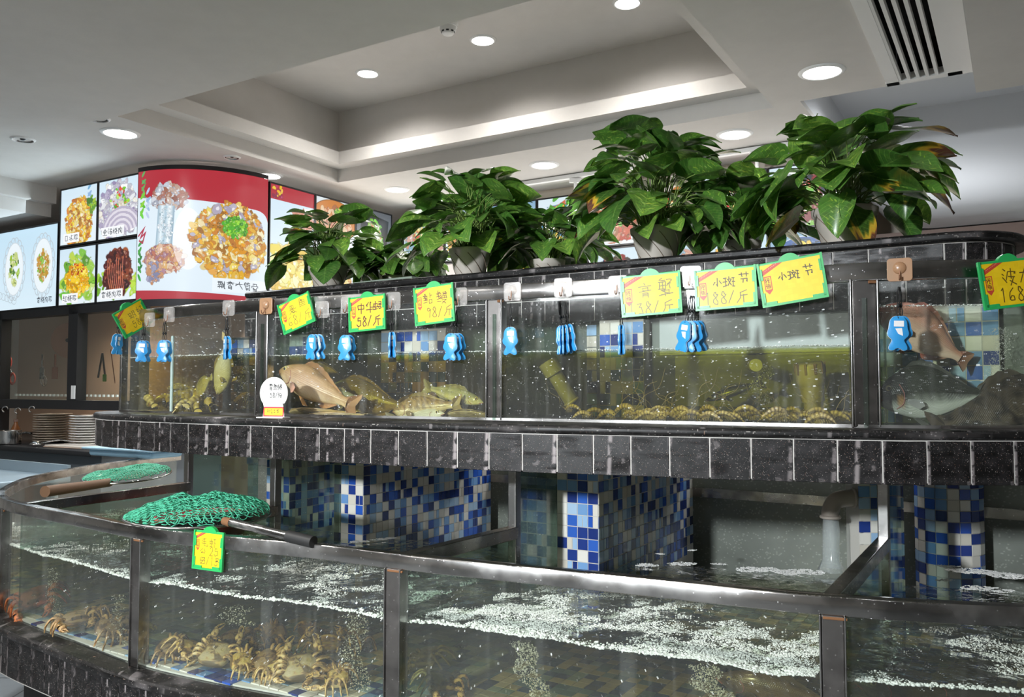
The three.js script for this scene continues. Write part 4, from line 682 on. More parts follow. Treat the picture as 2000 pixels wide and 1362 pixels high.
highBasin(T1, UWATER + 0.01, bodyUp, 'murky yellow-green water in the leftmost upper tank', 'water surface of the leftmost upper tank', 511);
highBasin(T2, UWATER, bodyUp, 'murky yellow-green water in the fish-filled upper tank', 'water surface of the fish-filled upper tank', 512);
highBasin(T3, UWATER - 0.004, bodyUp3, 'murky green water in the shrimp tank', 'water surface of the shrimp tank', 513);
highBasin(T4, UWATER4, bodyUp4, 'clear greenish water in the rightmost upper tank', 'water surface of the rightmost upper tank', 514);

// drifting islands of froth farther back
{
  const R = rng(530), pts = [];
  for (const [px, py, r] of [[1332, 1101, 0.036], [1404, 1104, 0.02], [1240, 1080, 0.016], [1262, 1105, 0.03], [1290, 1082, 0.014], [1352, 1075, 0.012], [1480, 1112, 0.05], [1560, 1118, 0.06], [1845, 1136, 0.02], [1915, 1150, 0.04], [1960, 1156, 0.022], [1900, 1118, 0.06], [1975, 1125, 0.06], [1850, 1108, 0.03], [740, 1052, 0.05], [700, 1060, 0.03]]) { const o = atHeight(px, py, WATER), n = Math.round(r * r * 420000); for (let i = 0; i < n; i++) { const a = R() * 6.283, k = Math.sqrt(R()), x = o.x + Math.cos(a) * r * k * 1.5, z = o.z + Math.sin(a) * r * k * 0.8; if (fbm(x * 40, 1, z * 40, 2) > 0.12) continue; pts.push([x, WATER + wave(x, z) * 1.5 + 0.001, z, 0.001 + R() * R() * 0.0026, 0.6]); } }
  froth('surface_foam', 'scattered islands of white froth in the shade below the ledge', pts);
}
// ---------- rising air ----------
{
  const R = rng(520), pts = [];
  const stream = (px0, py0, px1, py1, D, n, spread, r) => { n = Math.round(n * 5); D = lineDepth(py0 > 900 ? rimLine : frontU, px0) + 0.12; for (let i = 0; i < n; i++) { const t = R(), p = atDepth(lerp(px0, px1, t) + Math.sin(t * 9) * spread * 0.6, lerp(py0, py1, t), D); pts.push([p.x + (R() - 0.5) * spread * 0.0016 * D, p.y, p.z + (R() - 0.5) * 0.03, r * (0.08 + 0.42 * R() * R() * R()), 0.9]); } };
  stream(100, 1110, 108, 1205, 3.0, 120, 8, 0.006); stream(228, 1160, 236, 1275, 2.85, 110, 9, 0.006); stream(455, 1185, 462, 1225, 2.45, 50, 20, 0.009); stream(690, 1200, 695, 1350, 2.25, 190, 16, 0.008); stream(1015, 1255, 1050, 1362, 2.08, 240, 16, 0.009); stream(1365, 1300, 1405, 1370, 1.93, 190, 20, 0.009);
  froth('air_bubbles', 'strings of rising air bubbles in the low tank', pts, 'bubbles');
  const up = []; pts.length = 0; stream(470, 680, 478, 800, 3.1, 90, 5, 0.004); stream(1490, 715, 1485, 790, 2.32, 150, 12, 0.005); stream(1252, 715, 1252, 820, 2.5, 60, 3, 0.003); stream(1950, 640, 1960, 800, 2.2, 260, 14, 0.006); stream(403, 730, 402, 800, 3.25, 60, 5, 0.005);
  froth('air_bubbles', 'strings of rising air bubbles in the upper tanks', pts, 'bubbles');
}
// ---------- inlet pipe pouring into the widest low bay ----------
const pvc = std({ color: lin(0.42, 0.36, 0.31), roughness: 0.4 }), pvcGrey = std({ color: lin(0.3, 0.28, 0.24), roughness: 0.5 });
{
  const o = atDepth(1622, 1010, 2.9), t = thing('inlet_pipe', 'brownish elbow pipe pouring water into the widest low bay', 'pipe', o);
  const e = (x, y, z = 0) => new THREE.Vector3(x, y, z);
  part(t, 'pipe', tube([e(0.15, 0.065), e(0.07, 0.065), e(0.02, 0.055), e(0, 0.02), e(0, -0.005)], 0.029, 28, 18), pvc);
  part(t, 'collar', merge([new THREE.TorusGeometry(0.03, 0.006, 8, 24).rotateX(Math.PI / 2), new THREE.TorusGeometry(0.03, 0.005, 8, 24).rotateY(Math.PI / 2).translate(0.08, 0.065, 0)]), pvc);
  const jet = new THREE.LatheGeometry([[0.024, 0], [0.027, -0.05], [0.026, -0.1], [0.03, -0.15], [0.045, -0.185]].map(([x, y]) => new THREE.Vector2(x, y)), 26), p = jet.attributes.position; for (let i = 0; i < p.count; i++) { const k = 1 + 0.22 * perlin.noise(p.getX(i) * 60, p.getY(i) * 14, p.getZ(i) * 60); p.setX(i, p.getX(i) * k); p.setZ(i, p.getZ(i) * k); } jet.computeVertexNormals();
  part(t, 'water_jet', jet, phy({ color: lin(0.92, 0.95, 0.95), transmission: 0.85, thickness: 0, roughness: 0.12, ior: 1.33 }));
}
// pipes inside the shrimp tank
{
  const cage = (p, label, tilt) => { const t = thing('filter_pipe', label, 'pipe', p); t.rotation.set(tilt[0], 0, tilt[1]); return t; };
  const o = behind(frontU, 1582, 722, 0.16), t = cage(o, 'pale slotted filter pipe standing at the right of the shrimp tank', [0.1, 0.12]);
  part(t, 'cap', new THREE.LatheGeometry([[0.001, 0.02], [0.03, 0.02], [0.038, 0.012], [0.04, -0.03], [0.034, -0.045]].map(([x, y]) => new THREE.Vector2(x, y)), 26), pvc);
  part(t, 'slot', merge([...Array(10)].map((_, i) => box(0.006, 0.03, 0.004, 0, 0.004, 0.0395).rotateY(i * 0.628))), M.brownFascia);
  part(t, 'pipe', merge([cyl(0.034, 0.03, 0.05, 24).translate(0, -0.065, 0), cyl(0.026, 0.026, 0.09, 24).translate(0, -0.13, 0), cyl(0.024, 0.024, 0.08, 20).rotateZ(Math.PI / 2).translate(0.05, -0.15, 0)]), pvc);
  const o2 = behind(frontU, 1470, 714, 0.2), t2 = cage(o2, 'short pale pipe end facing out in the shrimp tank', [0, 0]);
  part(t2, 'pipe', tube([new THREE.Vector3(-0.0, 0, 0.03), new THREE.Vector3(0.01, 0, -0.02), new THREE.Vector3(0.03, 0, -0.09)], 0.02, 12, 20), pvc);
  part(t2, 'end_cap', cyl(0.0185, 0.0185, 0.006, 22).rotateX(Math.PI / 2).translate(0, 0, 0.03), M.whiteGloss);
  const o3 = behind(frontU, 1092, 745, 0.18), t3 = cage(o3, 'slanting pale pipe at the left of the shrimp tank', [0, 0.55]);
  part(t3, 'pipe', merge([cyl(0.024, 0.024, 0.15, 24), cyl(0.031, 0.031, 0.045, 24).translate(0, 0.05, 0)]), pvcGrey);
  part(t3, 'mouth', new THREE.TorusGeometry(0.022, 0.005, 8, 24).rotateX(Math.PI / 2).translate(0, -0.076, 0), pvc);
}
// ---------- fish ----------
const scaleBump = dataTex(256, (u, v) => { const y = v * 24, r = Math.floor(y), x = u * 24 + (r % 2) * 0.5, fx = x - Math.floor(x) - 0.5, fy = y - r; const k = Math.sqrt(fx * fx + fy * fy * 0.6); return [k, k, k]; }, false);
const fishSkin = phy({ vertexColors: true, roughness: 0.32, clearcoat: 0.5, clearcoatRoughness: 0.2, bumpMap: scaleBump, bumpScale: 0.0012 });
const finSkin = phy({ vertexColors: true, roughness: 0.5, transmission: 0.25, thickness: 0, side: THREE.DoubleSide });
const eyeGold = std({ color: lin(0.5, 0.42, 0.22), roughness: 0.15 }), eyePupil = std({ color: lin(0.004, 0.004, 0.004), roughness: 0.08 }), lipMat = std({ color: lin(0.28, 0.1, 0.08), roughness: 0.4 });
function curve1(st, k) { return (t) => { let i = 1; while (i < st.length - 1 && st[i][0] < t) i++; const a = st[i - 1], b = st[i], p = st[Math.max(0, i - 2)], n = st[Math.min(st.length - 1, i + 1)], u = clamp((t - a[0]) / (b[0] - a[0]), 0, 1); const m0 = (b[k] - p[k]) / Math.max(1e-4, b[0] - p[0]) * (b[0] - a[0]), m1 = (n[k] - a[k]) / Math.max(1e-4, n[0] - a[0]) * (b[0] - a[0]), u2 = u * u, u3 = u2 * u; return (2 * u3 - 3 * u2 + 1) * a[k] + (u3 - 2 * u2 + u) * m0 + (-2 * u3 + 3 * u2) * b[k] + (u3 - u2) * m1; }; }
const PROFILE = { // t, back, belly, half width (of the length)
  bass: [[0, 0.005, -0.02, 0.008], [0.05, 0.05, -0.055, 0.035], [0.15, 0.1, -0.1, 0.062], [0.32, 0.15, -0.135, 0.078], [0.5, 0.14, -0.13, 0.07], [0.7, 0.085, -0.085, 0.045], [0.86, 0.045, -0.045, 0.02], [0.93, 0.045, -0.045, 0.012]],
  bream: [[0, 0.0, -0.03, 0.01], [0.05, 0.07, -0.07, 0.04], [0.16, 0.16, -0.12, 0.065], [0.35, 0.23, -0.17, 0.08], [0.55, 0.2, -0.16, 0.07], [0.75, 0.1, -0.1, 0.04], [0.88, 0.045, -0.05, 0.018], [0.94, 0.045, -0.05, 0.01]],
  slim: [[0, 0.0, -0.015, 0.006], [0.06, 0.035, -0.045, 0.03], [0.2, 0.075, -0.08, 0.05], [0.4, 0.095, -0.1, 0.058], [0.62, 0.08, -0.085, 0.045], [0.82, 0.04, -0.045, 0.02], [0.93, 0.03, -0.035, 0.01]],
  flat: [[0, 0.01, -0.01, 0.01], [0.05, 0.022, -0.016, 0.08], [0.2, 0.035, -0.02, 0.2], [0.42, 0.04, -0.02, 0.25], [0.65, 0.034, -0.018, 0.2], [0.85, 0.02, -0.012, 0.07], [0.94, 0.014, -0.01, 0.03]],
};
function bodyGeo(o) {
  const st = PROFILE[o.shape], top = curve1(st, 1), bot = curve1(st, 2), wid = curve1(st, 3), N = 34, Mm = 22, end = st[st.length - 1][0], pos = [], uv = [], col = [], idx = [], L = o.len, c = [0, 0, 0];
  for (let i = 0; i <= N; i++) {
    const t = end * i / N, a = top(t) * (o.tall ?? 1), b = bot(t) * (o.tall ?? 1), w = Math.max(0.003, wid(t)) * (o.wide ?? 1), cy = (a + b) / 2, ry = (a - b) / 2;
    for (let j = 0; j <= Mm; j++) {
      const q = j / Mm * Math.PI * 2, s = Math.sin(q), k = Math.cos(q), sx = Math.sign(k) * Math.pow(Math.abs(k), 0.9), bend = (o.bend ?? 0) * t * t, x = t * L, y = (cy + ry * s) * L, z = (w * sx + bend) * L;
      pos.push(x, y, z); uv.push(t * L * 9, j / Mm * 3 * ry * 5);
      const n = fbm(x * 40 + (o.seed ?? 0), y * 40, z * 40, 3); o.color(c, t, s, n, x, y); col.push(c[0], c[1], c[2]);
    }
  }
  for (let i = 0; i < N; i++) for (let j = 0; j < Mm; j++) { const a = i * (Mm + 1) + j, b = a + Mm + 1; idx.push(a, a + 1, b, b, a + 1, b + 1); }
  const head = pos.length / 3; pos.push(-0.004 * L, (top(0) + bot(0)) / 2 * L, 0); uv.push(0, 0); o.color(c, 0, 0, 0, 0, 0); col.push(...c); for (let j = 0; j < Mm; j++) idx.push(head, j + 1, j);
  const g = new THREE.BufferGeometry(); g.setAttribute('position', new THREE.Float32BufferAttribute(pos, 3)); g.setAttribute('uv', new THREE.Float32BufferAttribute(uv, 2)); g.setAttribute('color', new THREE.Float32BufferAttribute(col, 3)); g.setIndex(idx); g.computeVertexNormals();
  return { g, top, bot, wid };
}
// a fin: outline in the xy plane, spiny edge, coloured from root to tip
function finGeo(pts, root, tip, ripple = 0, bendAt = null) {
  const s = new THREE.Shape(pts.map(([x, y]) => new THREE.Vector2(x, y))), g = new THREE.ExtrudeGeometry(s, { depth: 0.0016, bevelEnabled: false, curveSegments: 1 }).translate(0, 0, -0.0008), p = g.attributes.position, col = new Float32Array(p.count * 3);
  g.computeBoundingBox(); const b = g.boundingBox, w = b.max.x - b.min.x || 1;
  for (let i = 0; i < p.count; i++) { const k = (p.getX(i) - b.min.x) / w, n = 0.85 + 0.3 * Math.sin(p.getX(i) * 900 + p.getY(i) * 300); for (let c = 0; c < 3; c++) col[i * 3 + c] = lerp(root[c], tip[c], k) * n; if (ripple) p.setZ(i, p.getZ(i) + Math.sin(k * 5) * ripple * k); if (bendAt) p.setZ(i, p.getZ(i) + bendAt(p.getX(i))); }
  g.setAttribute('color', new THREE.BufferAttribute(col, 3)); g.computeVertexNormals(); return g;
}
function fish(name, label, o, pos, turn, group = 'fish in the tanks') {
  const t = thing(name, label, 'fish', pos, group), B = bodyGeo(o), L = o.len, T = (o.tall ?? 1), f = o.fin ?? [0.2, 0.15, 0.1], ft = o.finTip ?? f, bz = (x) => (o.bend ?? 0) * (x / L) * (x / L) * L;
  t.rotation.set(...turn, 'YXZ');
  part(t, 'body', B.g, fishSkin);
  const edge = (t0, t1, fn, h, spiny, n = 14) => { const a = [], c = []; for (let i = 0; i <= n; i++) { const u = lerp(t0, t1, i / n), y = fn(u) * T * L; a.push([u * L, y * 0.97]); c.push([u * L + h * 0.25 * L, y + Math.sign(y) * h * L * Math.sin(Math.PI * Math.pow(i / n, 0.6)) * (spiny && i % 2 ? 0.8 : 1)]); } return [...a, ...c.reverse()]; };
  if (o.shape !== 'flat') {
    part(t, 'dorsal_fin', finGeo(edge(0.27, 0.82, B.top, o.dorsal ?? 0.06, true), f, ft, 0, bz), finSkin);
    part(t, 'anal_fin', finGeo(edge(0.58, 0.82, B.bot, 0.05, false), f, ft, 0, bz), finSkin);
    part(t, 'pelvic_fin', finGeo([[0.3 * L, B.bot(0.3) * T * L * 0.9], [0.36 * L, B.bot(0.36) * T * L * 0.9], [0.47 * L, B.bot(0.36) * T * L - 0.06 * L], [0.41 * L, B.bot(0.36) * T * L - 0.075 * L]], f, ft), finSkin);
    for (const s of [-1, 1]) part(t, 'pectoral_fin', finGeo([[0, 0.012 * L], [0.06 * L, 0.035 * L], [0.13 * L, 0.03 * L], [0.155 * L, -0.005 * L], [0.12 * L, -0.045 * L], [0.05 * L, -0.035 * L], [0, -0.014 * L]], f, ft).rotateY(-s * 0.45).rotateZ(-0.35).translate(0.26 * L, -0.035 * L * T, s * B.wid(0.27) * (o.wide ?? 1) * 0.95 * L), finSkin);
    const tx = 0.9 * L, th = o.tail ?? 0.13;
    part(t, 'tail_fin', finGeo([[tx, 0.04 * L * T], [tx + 0.06 * L, 0.08 * L], [tx + 0.15 * L, th * L], [tx + 0.155 * L, th * 0.7 * L], [tx + (o.fork ?? 0.12) * L, 0], [tx + 0.155 * L, -th * 0.7 * L], [tx + 0.15 * L, -th * L], [tx + 0.06 * L, -0.085 * L], [tx, -0.04 * L * T]], f, ft, 0.012, bz), finSkin);
    const ey = o.eye ?? 0.022;
    for (const s of [-1, 1]) { const z = s * B.wid(0.11) * (o.wide ?? 1) * L * 0.82, e = part(t, 'eye', new THREE.SphereGeometry(ey * L, 14, 10).scale(1, 1, 0.5).translate(0.11 * L, B.top(0.11) * 0.5 * T * L, z), eyeGold); part(e, 'pupil', new THREE.SphereGeometry(ey * 0.55 * L, 12, 8).scale(1, 1, 0.5).translate(0.109 * L, B.top(0.11) * 0.5 * T * L, z + s * ey * 0.34 * L), eyePupil); }
    for (const s of [-1, 1]) part(t, 'gill_cover', tube([[0.2, 0.5], [0.235, 0.1], [0.225, -0.4], [0.17, -0.75]].map(([u, k]) => new THREE.Vector3(u * L, (k > 0 ? B.top(u) : -B.bot(u)) * k * T * L, s * B.wid(u) * (o.wide ?? 1) * L * Math.sqrt(1 - k * k * 0.8) * 1.0)), 0.004 * L, 12, 6), lipMat);
    part(t, 'mouth', merge([-1, 1].map((s) => tube([[0.0, 0], [0.03, 0.55], [0.06, 0.8]].map(([u, k]) => new THREE.Vector3(u * L - 0.004 * L, -0.012 * L - u * 0.35 * L, s * Math.max(0.006, B.wid(u)) * (o.wide ?? 1) * L * (0.6 + 0.45 * k))), 0.006 * L, 8, 6))), lipMat);
  } else {
    const rim = []; const n = 30; for (let i = 0; i <= n; i++) { const u = 0.06 + 0.84 * i / n; rim.push([u * L, (B.wid(u) * (o.wide ?? 1) + 0.04 * Math.sin(Math.PI * i / n)) * L]); }
    for (const s of [-1, 1]) part(t, 'side_fin', finGeo([...rim.map(([x, z]) => [x, s * z]), ...[...rim].reverse().map(([x, z]) => [x, s * z * 0.8])], f, ft).rotateX(-Math.PI / 2).translate(0, 0.004, 0), finSkin);
    part(t, 'tail_fin', finGeo([[0.9 * L, 0.03 * L], [1.06 * L, 0.09 * L], [1.08 * L, 0], [1.06 * L, -0.09 * L], [0.9 * L, -0.03 * L]], f, ft).rotateX(-Math.PI / 2).translate(0, 0.003, 0), finSkin);
    for (const s of [0.02, 0.06]) part(t, 'eye', new THREE.SphereGeometry(0.015 * L, 12, 8).translate(0.1 * L, 0.028 * L, s * L), eyePupil);
  }
  return t;
}
const mixc = (c, a, b, k) => { k = clamp(k, 0, 1); for (let i = 0; i < 3; i++) c[i] = lerp(a[i], b[i], k); };
const paint = (back, belly, spot, amt, f = 1) => (c, t, s, n) => { mixc(c, belly, back, smooth(s, -0.55, 0.35)); const k = smooth(n * f, 0.02, 0.2) * amt; for (let i = 0; i < 3; i++) c[i] = lerp(c[i], spot[i], k); };
const TA = -0.46;   // along the front glass
// leftmost tank
fish('pale_fish', 'white-bellied fish curving head down in the leftmost upper tank', { shape: 'bass', len: 0.27, tall: 1.05, wide: 1.15, bend: 0.25, seed: 1, color: paint([0.62, 0.6, 0.5], [0.72, 0.7, 0.62], [0.5, 0.45, 0.3], 0.35), fin: [0.4, 0.3, 0.12], finTip: [0.5, 0.4, 0.16], dorsal: 0.05 }, behind(frontU, 424, 770, 0.16), [0.2, TA, 0.95]);
fish('pale_fish', 'translucent whitish flatfish drifting upright in the leftmost upper tank', { shape: 'flat', len: 0.17, wide: 0.75, seed: 2, color: paint([0.55, 0.52, 0.36], [0.6, 0.58, 0.45], [0.4, 0.38, 0.24], 0.6), fin: [0.5, 0.48, 0.34], finTip: [0.6, 0.58, 0.4] }, behind(frontU, 382, 768, 0.2), [1.2, 0.5, 1.35]);
// fish-filled tank
fish('grouper', 'pinkish tan grouper with thick lips resting by the left post', { shape: 'bass', len: 0.36, tall: 1.12, wide: 1.25, seed: 3, color: paint([0.42, 0.25, 0.15], [0.62, 0.46, 0.34], [0.3, 0.17, 0.1], 0.45), fin: [0.45, 0.22, 0.14], finTip: [0.55, 0.3, 0.2], eye: 0.026 }, behind(frontU, 548, 722, 0.085), [0.0, TA - 0.05, -0.36]);
fish('grouper', 'hump-backed olive brown fish in the middle of the fish-filled tank', { shape: 'bream', len: 0.36, tall: 0.95, wide: 1.2, seed: 5, color: paint([0.16, 0.12, 0.04], [0.32, 0.24, 0.1], [0.07, 0.05, 0.02], 0.8), fin: [0.2, 0.14, 0.05], finTip: [0.28, 0.2, 0.08], dorsal: 0.03 }, behind(frontU, 632, 772, 0.2), [0.0, TA, -0.1]);
fish('grey_fish', 'small grey fish with a pale mouth facing right below the olive fish', { shape: 'bass', len: 0.2, tall: 0.95, seed: 7, color: paint([0.24, 0.25, 0.24], [0.5, 0.48, 0.42], [0.16, 0.17, 0.17], 0.4), fin: [0.25, 0.22, 0.18], eye: 0.03 }, behind(frontU, 702, 782, 0.08), [0, TA + Math.PI, 0.06]);
fish('striped_fish', 'brown net-patterned fish lying on the bottom of the fish-filled tank', { shape: 'bass', len: 0.25, tall: 1.1, wide: 1.2, seed: 9, color: (c, t, s, n, x, y) => { mixc(c, [0.5, 0.42, 0.28], [0.3, 0.2, 0.09], smooth(s, -0.4, 0.4)); const k = Math.max(Math.abs(Math.sin(x * 330 + y * 260)), Math.abs(Math.sin(x * 330 - y * 260))); if (k > 0.88 && s > -0.2) mixc(c, c.slice(), [0.1, 0.06, 0.03], 0.75); }, fin: [0.3, 0.22, 0.1], finTip: [0.4, 0.3, 0.16], dorsal: 0.05 }, behind(frontU, 768, 803, 0.08), [0, TA, 0.1]);
fish('silver_fish', 'long silver fish slanting up to the right post of the fish-filled tank', { shape: 'slim', len: 0.22, tall: 1.15, seed: 11, color: paint([0.3, 0.32, 0.32], [0.72, 0.72, 0.7], [0.2, 0.22, 0.22], 0.25), fin: [0.35, 0.33, 0.28], eye: 0.03 }, behind(frontU, 944, 786, 0.12), [0, TA + Math.PI, 0.22]);
fish('silver_fish', 'silver fish with its head to the right on the tank floor', { shape: 'slim', len: 0.21, tall: 1.15, seed: 12, color: paint([0.42, 0.42, 0.36], [0.74, 0.73, 0.68], [0.32, 0.3, 0.24], 0.3), fin: [0.4, 0.36, 0.28], eye: 0.03 }, behind(frontU, 868, 807, 0.06), [0, TA + Math.PI, -0.12]);
fish('flatfish', 'yellow-brown flatfish folded over the others at the left post', { shape: 'flat', len: 0.3, wide: 0.8, seed: 13, color: paint([0.5, 0.34, 0.14], [0.6, 0.48, 0.28], [0.36, 0.23, 0.09], 0.6), fin: [0.48, 0.33, 0.14], finTip: [0.58, 0.42, 0.22] }, behind(frontU, 566, 806, 0.1), [-0.22, TA, 0.0]);
fish('flatfish', 'buff flatfish lying in front of the round sign', { shape: 'flat', len: 0.27, wide: 0.6, seed: 14, color: paint([0.55, 0.4, 0.2], [0.62, 0.5, 0.32], [0.4, 0.27, 0.12], 0.5), fin: [0.5, 0.36, 0.17], finTip: [0.6, 0.46, 0.26] }, behind(frontU, 598, 812, 0.07), [-0.12, TA, 0.02]);
fish('flatfish', 'sandy flatfish at the foot of the right post of the fish-filled tank', { shape: 'flat', len: 0.19, wide: 0.75, seed: 15, color: paint([0.4, 0.32, 0.2], [0.5, 0.42, 0.3], [0.26, 0.2, 0.12], 0.7), fin: [0.4, 0.32, 0.2] }, behind(frontU, 868, 815, 0.1), [-0.5, TA, 0.05]);
fish('flatfish', 'olive flatfish leaning on the back wall of the fish-filled tank', { shape: 'flat', len: 0.26, wide: 0.9, seed: 31, color: paint([0.3, 0.26, 0.12], [0.45, 0.4, 0.22], [0.18, 0.15, 0.06], 0.7), fin: [0.32, 0.28, 0.13] }, behind(frontU, 590, 728, 0.36), [-1.0, TA, -0.2]);
// shrimp tank
fish('dark_fish', 'black fish in the gloom at the back of the shrimp tank', { shape: 'slim', len: 0.17, tall: 0.9, seed: 17, color: paint([0.012, 0.014, 0.008], [0.03, 0.035, 0.02], [0.01, 0.01, 0.006], 0.5), fin: [0.015, 0.016, 0.01] }, behind(frontU, 1378, 782, 0.22), [0, TA, 0.32]);
// rightmost upper tank
fish('red_tilapia', 'pinkish red tilapia swimming up and left behind the fish tags', { shape: 'bream', len: 0.265, tall: 1.12, wide: 1.2, seed: 19, color: (c, t, s, n) => { mixc(c, [0.85, 0.6, 0.5], [0.74, 0.34, 0.26], smooth(s, -0.5, 0.5)); if (t < 0.12) mixc(c, c.slice(), [0.5, 0.1, 0.07], 0.6); const k = smooth(n, 0.0, 0.25) * 0.3; mixc(c, c.slice(), [0.66, 0.46, 0.36], k); }, fin: [0.5, 0.13, 0.09], finTip: [0.62, 0.36, 0.26], fork: 0.14, tail: 0.11, dorsal: 0.05 }, behind(frontU, 1712, 604, 0.14), [0, -0.1, -0.55]);
fish('black_bream', 'black and silver sea bream with a humped back low in the rightmost tank', { shape: 'bream', len: 0.275, tall: 1.25, wide: 1.25, seed: 21, color: (c, t, s, n) => { mixc(c, [0.5, 0.52, 0.46], [0.03, 0.034, 0.024], smooth(s, -0.6, -0.05)); if (t < 0.26) mixc(c, c.slice(), [0.012, 0.012, 0.01], smooth(s, -0.75, -0.3) * (t > 0.2 && t < 0.23 ? 1 : 0.85)); const st = Math.sin(t * 70); if (st > 0.4 && s > -0.3) mixc(c, c.slice(), [0.02, 0.022, 0.018], 0.35); if (t > 0.17 && t < 0.23 && s < -0.2 && s > -0.55) mixc(c, c.slice(), [0.45, 0.24, 0.08], 0.7); }, fin: [0.08, 0.085, 0.07], finTip: [0.14, 0.14, 0.12], fork: 0.06, eye: 0.03, dorsal: 0.05 }, behind(frontU, 1709, 776, 0.075), [0, -0.12, 0.04]);
fish('grouper', 'dark brown mottled grouper cut off by the edge of the view', { shape: 'bass', len: 0.36, tall: 1.2, wide: 0.9, seed: 23, color: paint([0.06, 0.045, 0.03], [0.13, 0.1, 0.065], [0.015, 0.012, 0.008], 0.95, 2), fin: [0.1, 0.08, 0.05], finTip: [0.16, 0.12, 0.08] }, behind(frontU, 2085, 752, 0.08), [0, Math.PI - 0.0, -0.3]);
// low tank, seen through froth
fish('brown_fish', 'brown fish just under the froth in the widest low bay', { shape: 'bass', len: 0.3, tall: 0.9, seed: 25, color: paint([0.12, 0.08, 0.035], [0.2, 0.14, 0.07], [0.06, 0.04, 0.02], 0.7), fin: [0.1, 0.07, 0.03] }, behind(rimLine, 1400, 1322, 0.24), [0.2, TA, -0.1]);
fish('brown_fish', 'dark brown fish in the rightmost low bay beside the steel post', { shape: 'bass', len: 0.34, tall: 1.0, seed: 26, color: paint([0.07, 0.055, 0.025], [0.14, 0.11, 0.05], [0.03, 0.025, 0.01], 0.7), fin: [0.08, 0.06, 0.03] }, behind(rimLine, 1670, 1330, 0.3), [0.1, -0.2, -0.25]);
fish('brown_fish', 'rounded dark fish at the lower right corner of the view', { shape: 'bream', len: 0.26, tall: 0.9, wide: 1.3, seed: 27, color: paint([0.06, 0.05, 0.03], [0.12, 0.1, 0.06], [0.03, 0.025, 0.012], 0.6), fin: [0.07, 0.05, 0.03] }, behind(rimLine, 1790, 1350, 0.3), [0.1, 0.1, 0.0]);

// ---------- crabs ----------
const shellMap = dataTex(256, (u, v) => { const k = 0.55 + 0.75 * smooth(nB(u, v), 0.35, 0.65), g = nA(v, u); return [k, k * lerp(0.82, 1, g), k * lerp(0.6, 0.9, g)]; });
function crab(name, label, shell, leg, seed) {
  const t = thing(name, label, 'crab', null, 'crabs in the low tank'), R = rng(seed), sm = std({ color: lin(...shell), map: shellMap, roughness: 0.5, bumpMap: graniteBump, bumpScale: 0.004 }), lm = std({ color: lin(...leg), map: shellMap, roughness: 0.5 });
  const g = new THREE.SphereGeometry(1, 26, 16), p = g.attributes.position;
  for (let i = 0; i < p.count; i++) { let x = p.getX(i), y = p.getY(i), z = p.getZ(i); const k = 1 - 0.16 * z * Math.abs(z) + 0.05 * Math.sin(Math.atan2(z, x) * 14) * (z > -0.1 ? 1 : 0) * (1 - y * y); x = Math.sign(x) * Math.pow(Math.abs(x), 0.8) * 0.045 * k; z = Math.sign(z) * Math.pow(Math.abs(z), 0.8) * 0.039; y = (y > 0 ? y * 0.02 : y * 0.012) + (y > 0 ? 0.0022 * fbm(x * 90, seed, z * 90, 2) : 0); p.setXYZ(i, x, y, z); }
  g.computeVertexNormals(); part(t, 'carapace', g, sm);
  part(t, 'belly', new THREE.SphereGeometry(1, 18, 10).scale(0.03, 0.008, 0.026).translate(0, -0.009, 0), lm);
  const v = (x, y, z) => new THREE.Vector3(x, y, z);
  for (const s of [-1, 1]) {
    for (let k = 0; k < 4; k++) { const a = -0.5 + k * 0.38 + (R() - 0.5) * 0.15, c = Math.cos(a), z = -Math.sin(a), r = 0.9 + R() * 0.25, up = 0.012 + R() * 0.014; part(t, 'leg', taper([v(s * 0.03 * c, -0.004, -z * 0.022), v(s * 0.046 * c * r, up, -z * 0.038), v(s * 0.056 * c * r, up * 0.9, -z * 0.048), v(s * 0.07 * c * r, -0.004, -z * 0.06), v(s * 0.074 * c * r, -0.022, -z * 0.064)], (u) => 0.0066 * (1 - u * 0.8) * (1 + 0.35 * Math.max(0, Math.sin(u * 9))), 14, 7), lm); }
    const cl = part(t, 'claw', merge([taper([v(s * 0.026, -0.002, 0.024), v(s * 0.045, 0.004, 0.038), v(s * 0.044, 0.004, 0.052)], () => 0.0062, 10, 8), new THREE.SphereGeometry(1, 14, 10).scale(0.011, 0.008, 0.016).translate(s * 0.036, 0.003, 0.062)]), lm);
    part(cl, 'pincer', merge([taper([v(s * 0.041, 0.004, 0.074), v(s * 0.036, 0.004, 0.088), v(s * 0.026, 0.004, 0.096)], (u) => 0.005 * (1 - u * 0.85), 8, 7), taper([v(s * 0.03, 0.003, 0.073), v(s * 0.025, 0.003, 0.084), v(s * 0.022, 0.003, 0.093)], (u) => 0.004 * (1 - u * 0.85), 8, 7)]), lm);
    part(t, 'eye', merge([cyl(0.0014, 0.0018, 0.01, 8).rotateX(0.5).translate(s * 0.011, 0.012, 0.033), new THREE.SphereGeometry(0.0026, 8, 6).translate(s * 0.011, 0.017, 0.036)]), eyePupil);
  }
  return t;
}
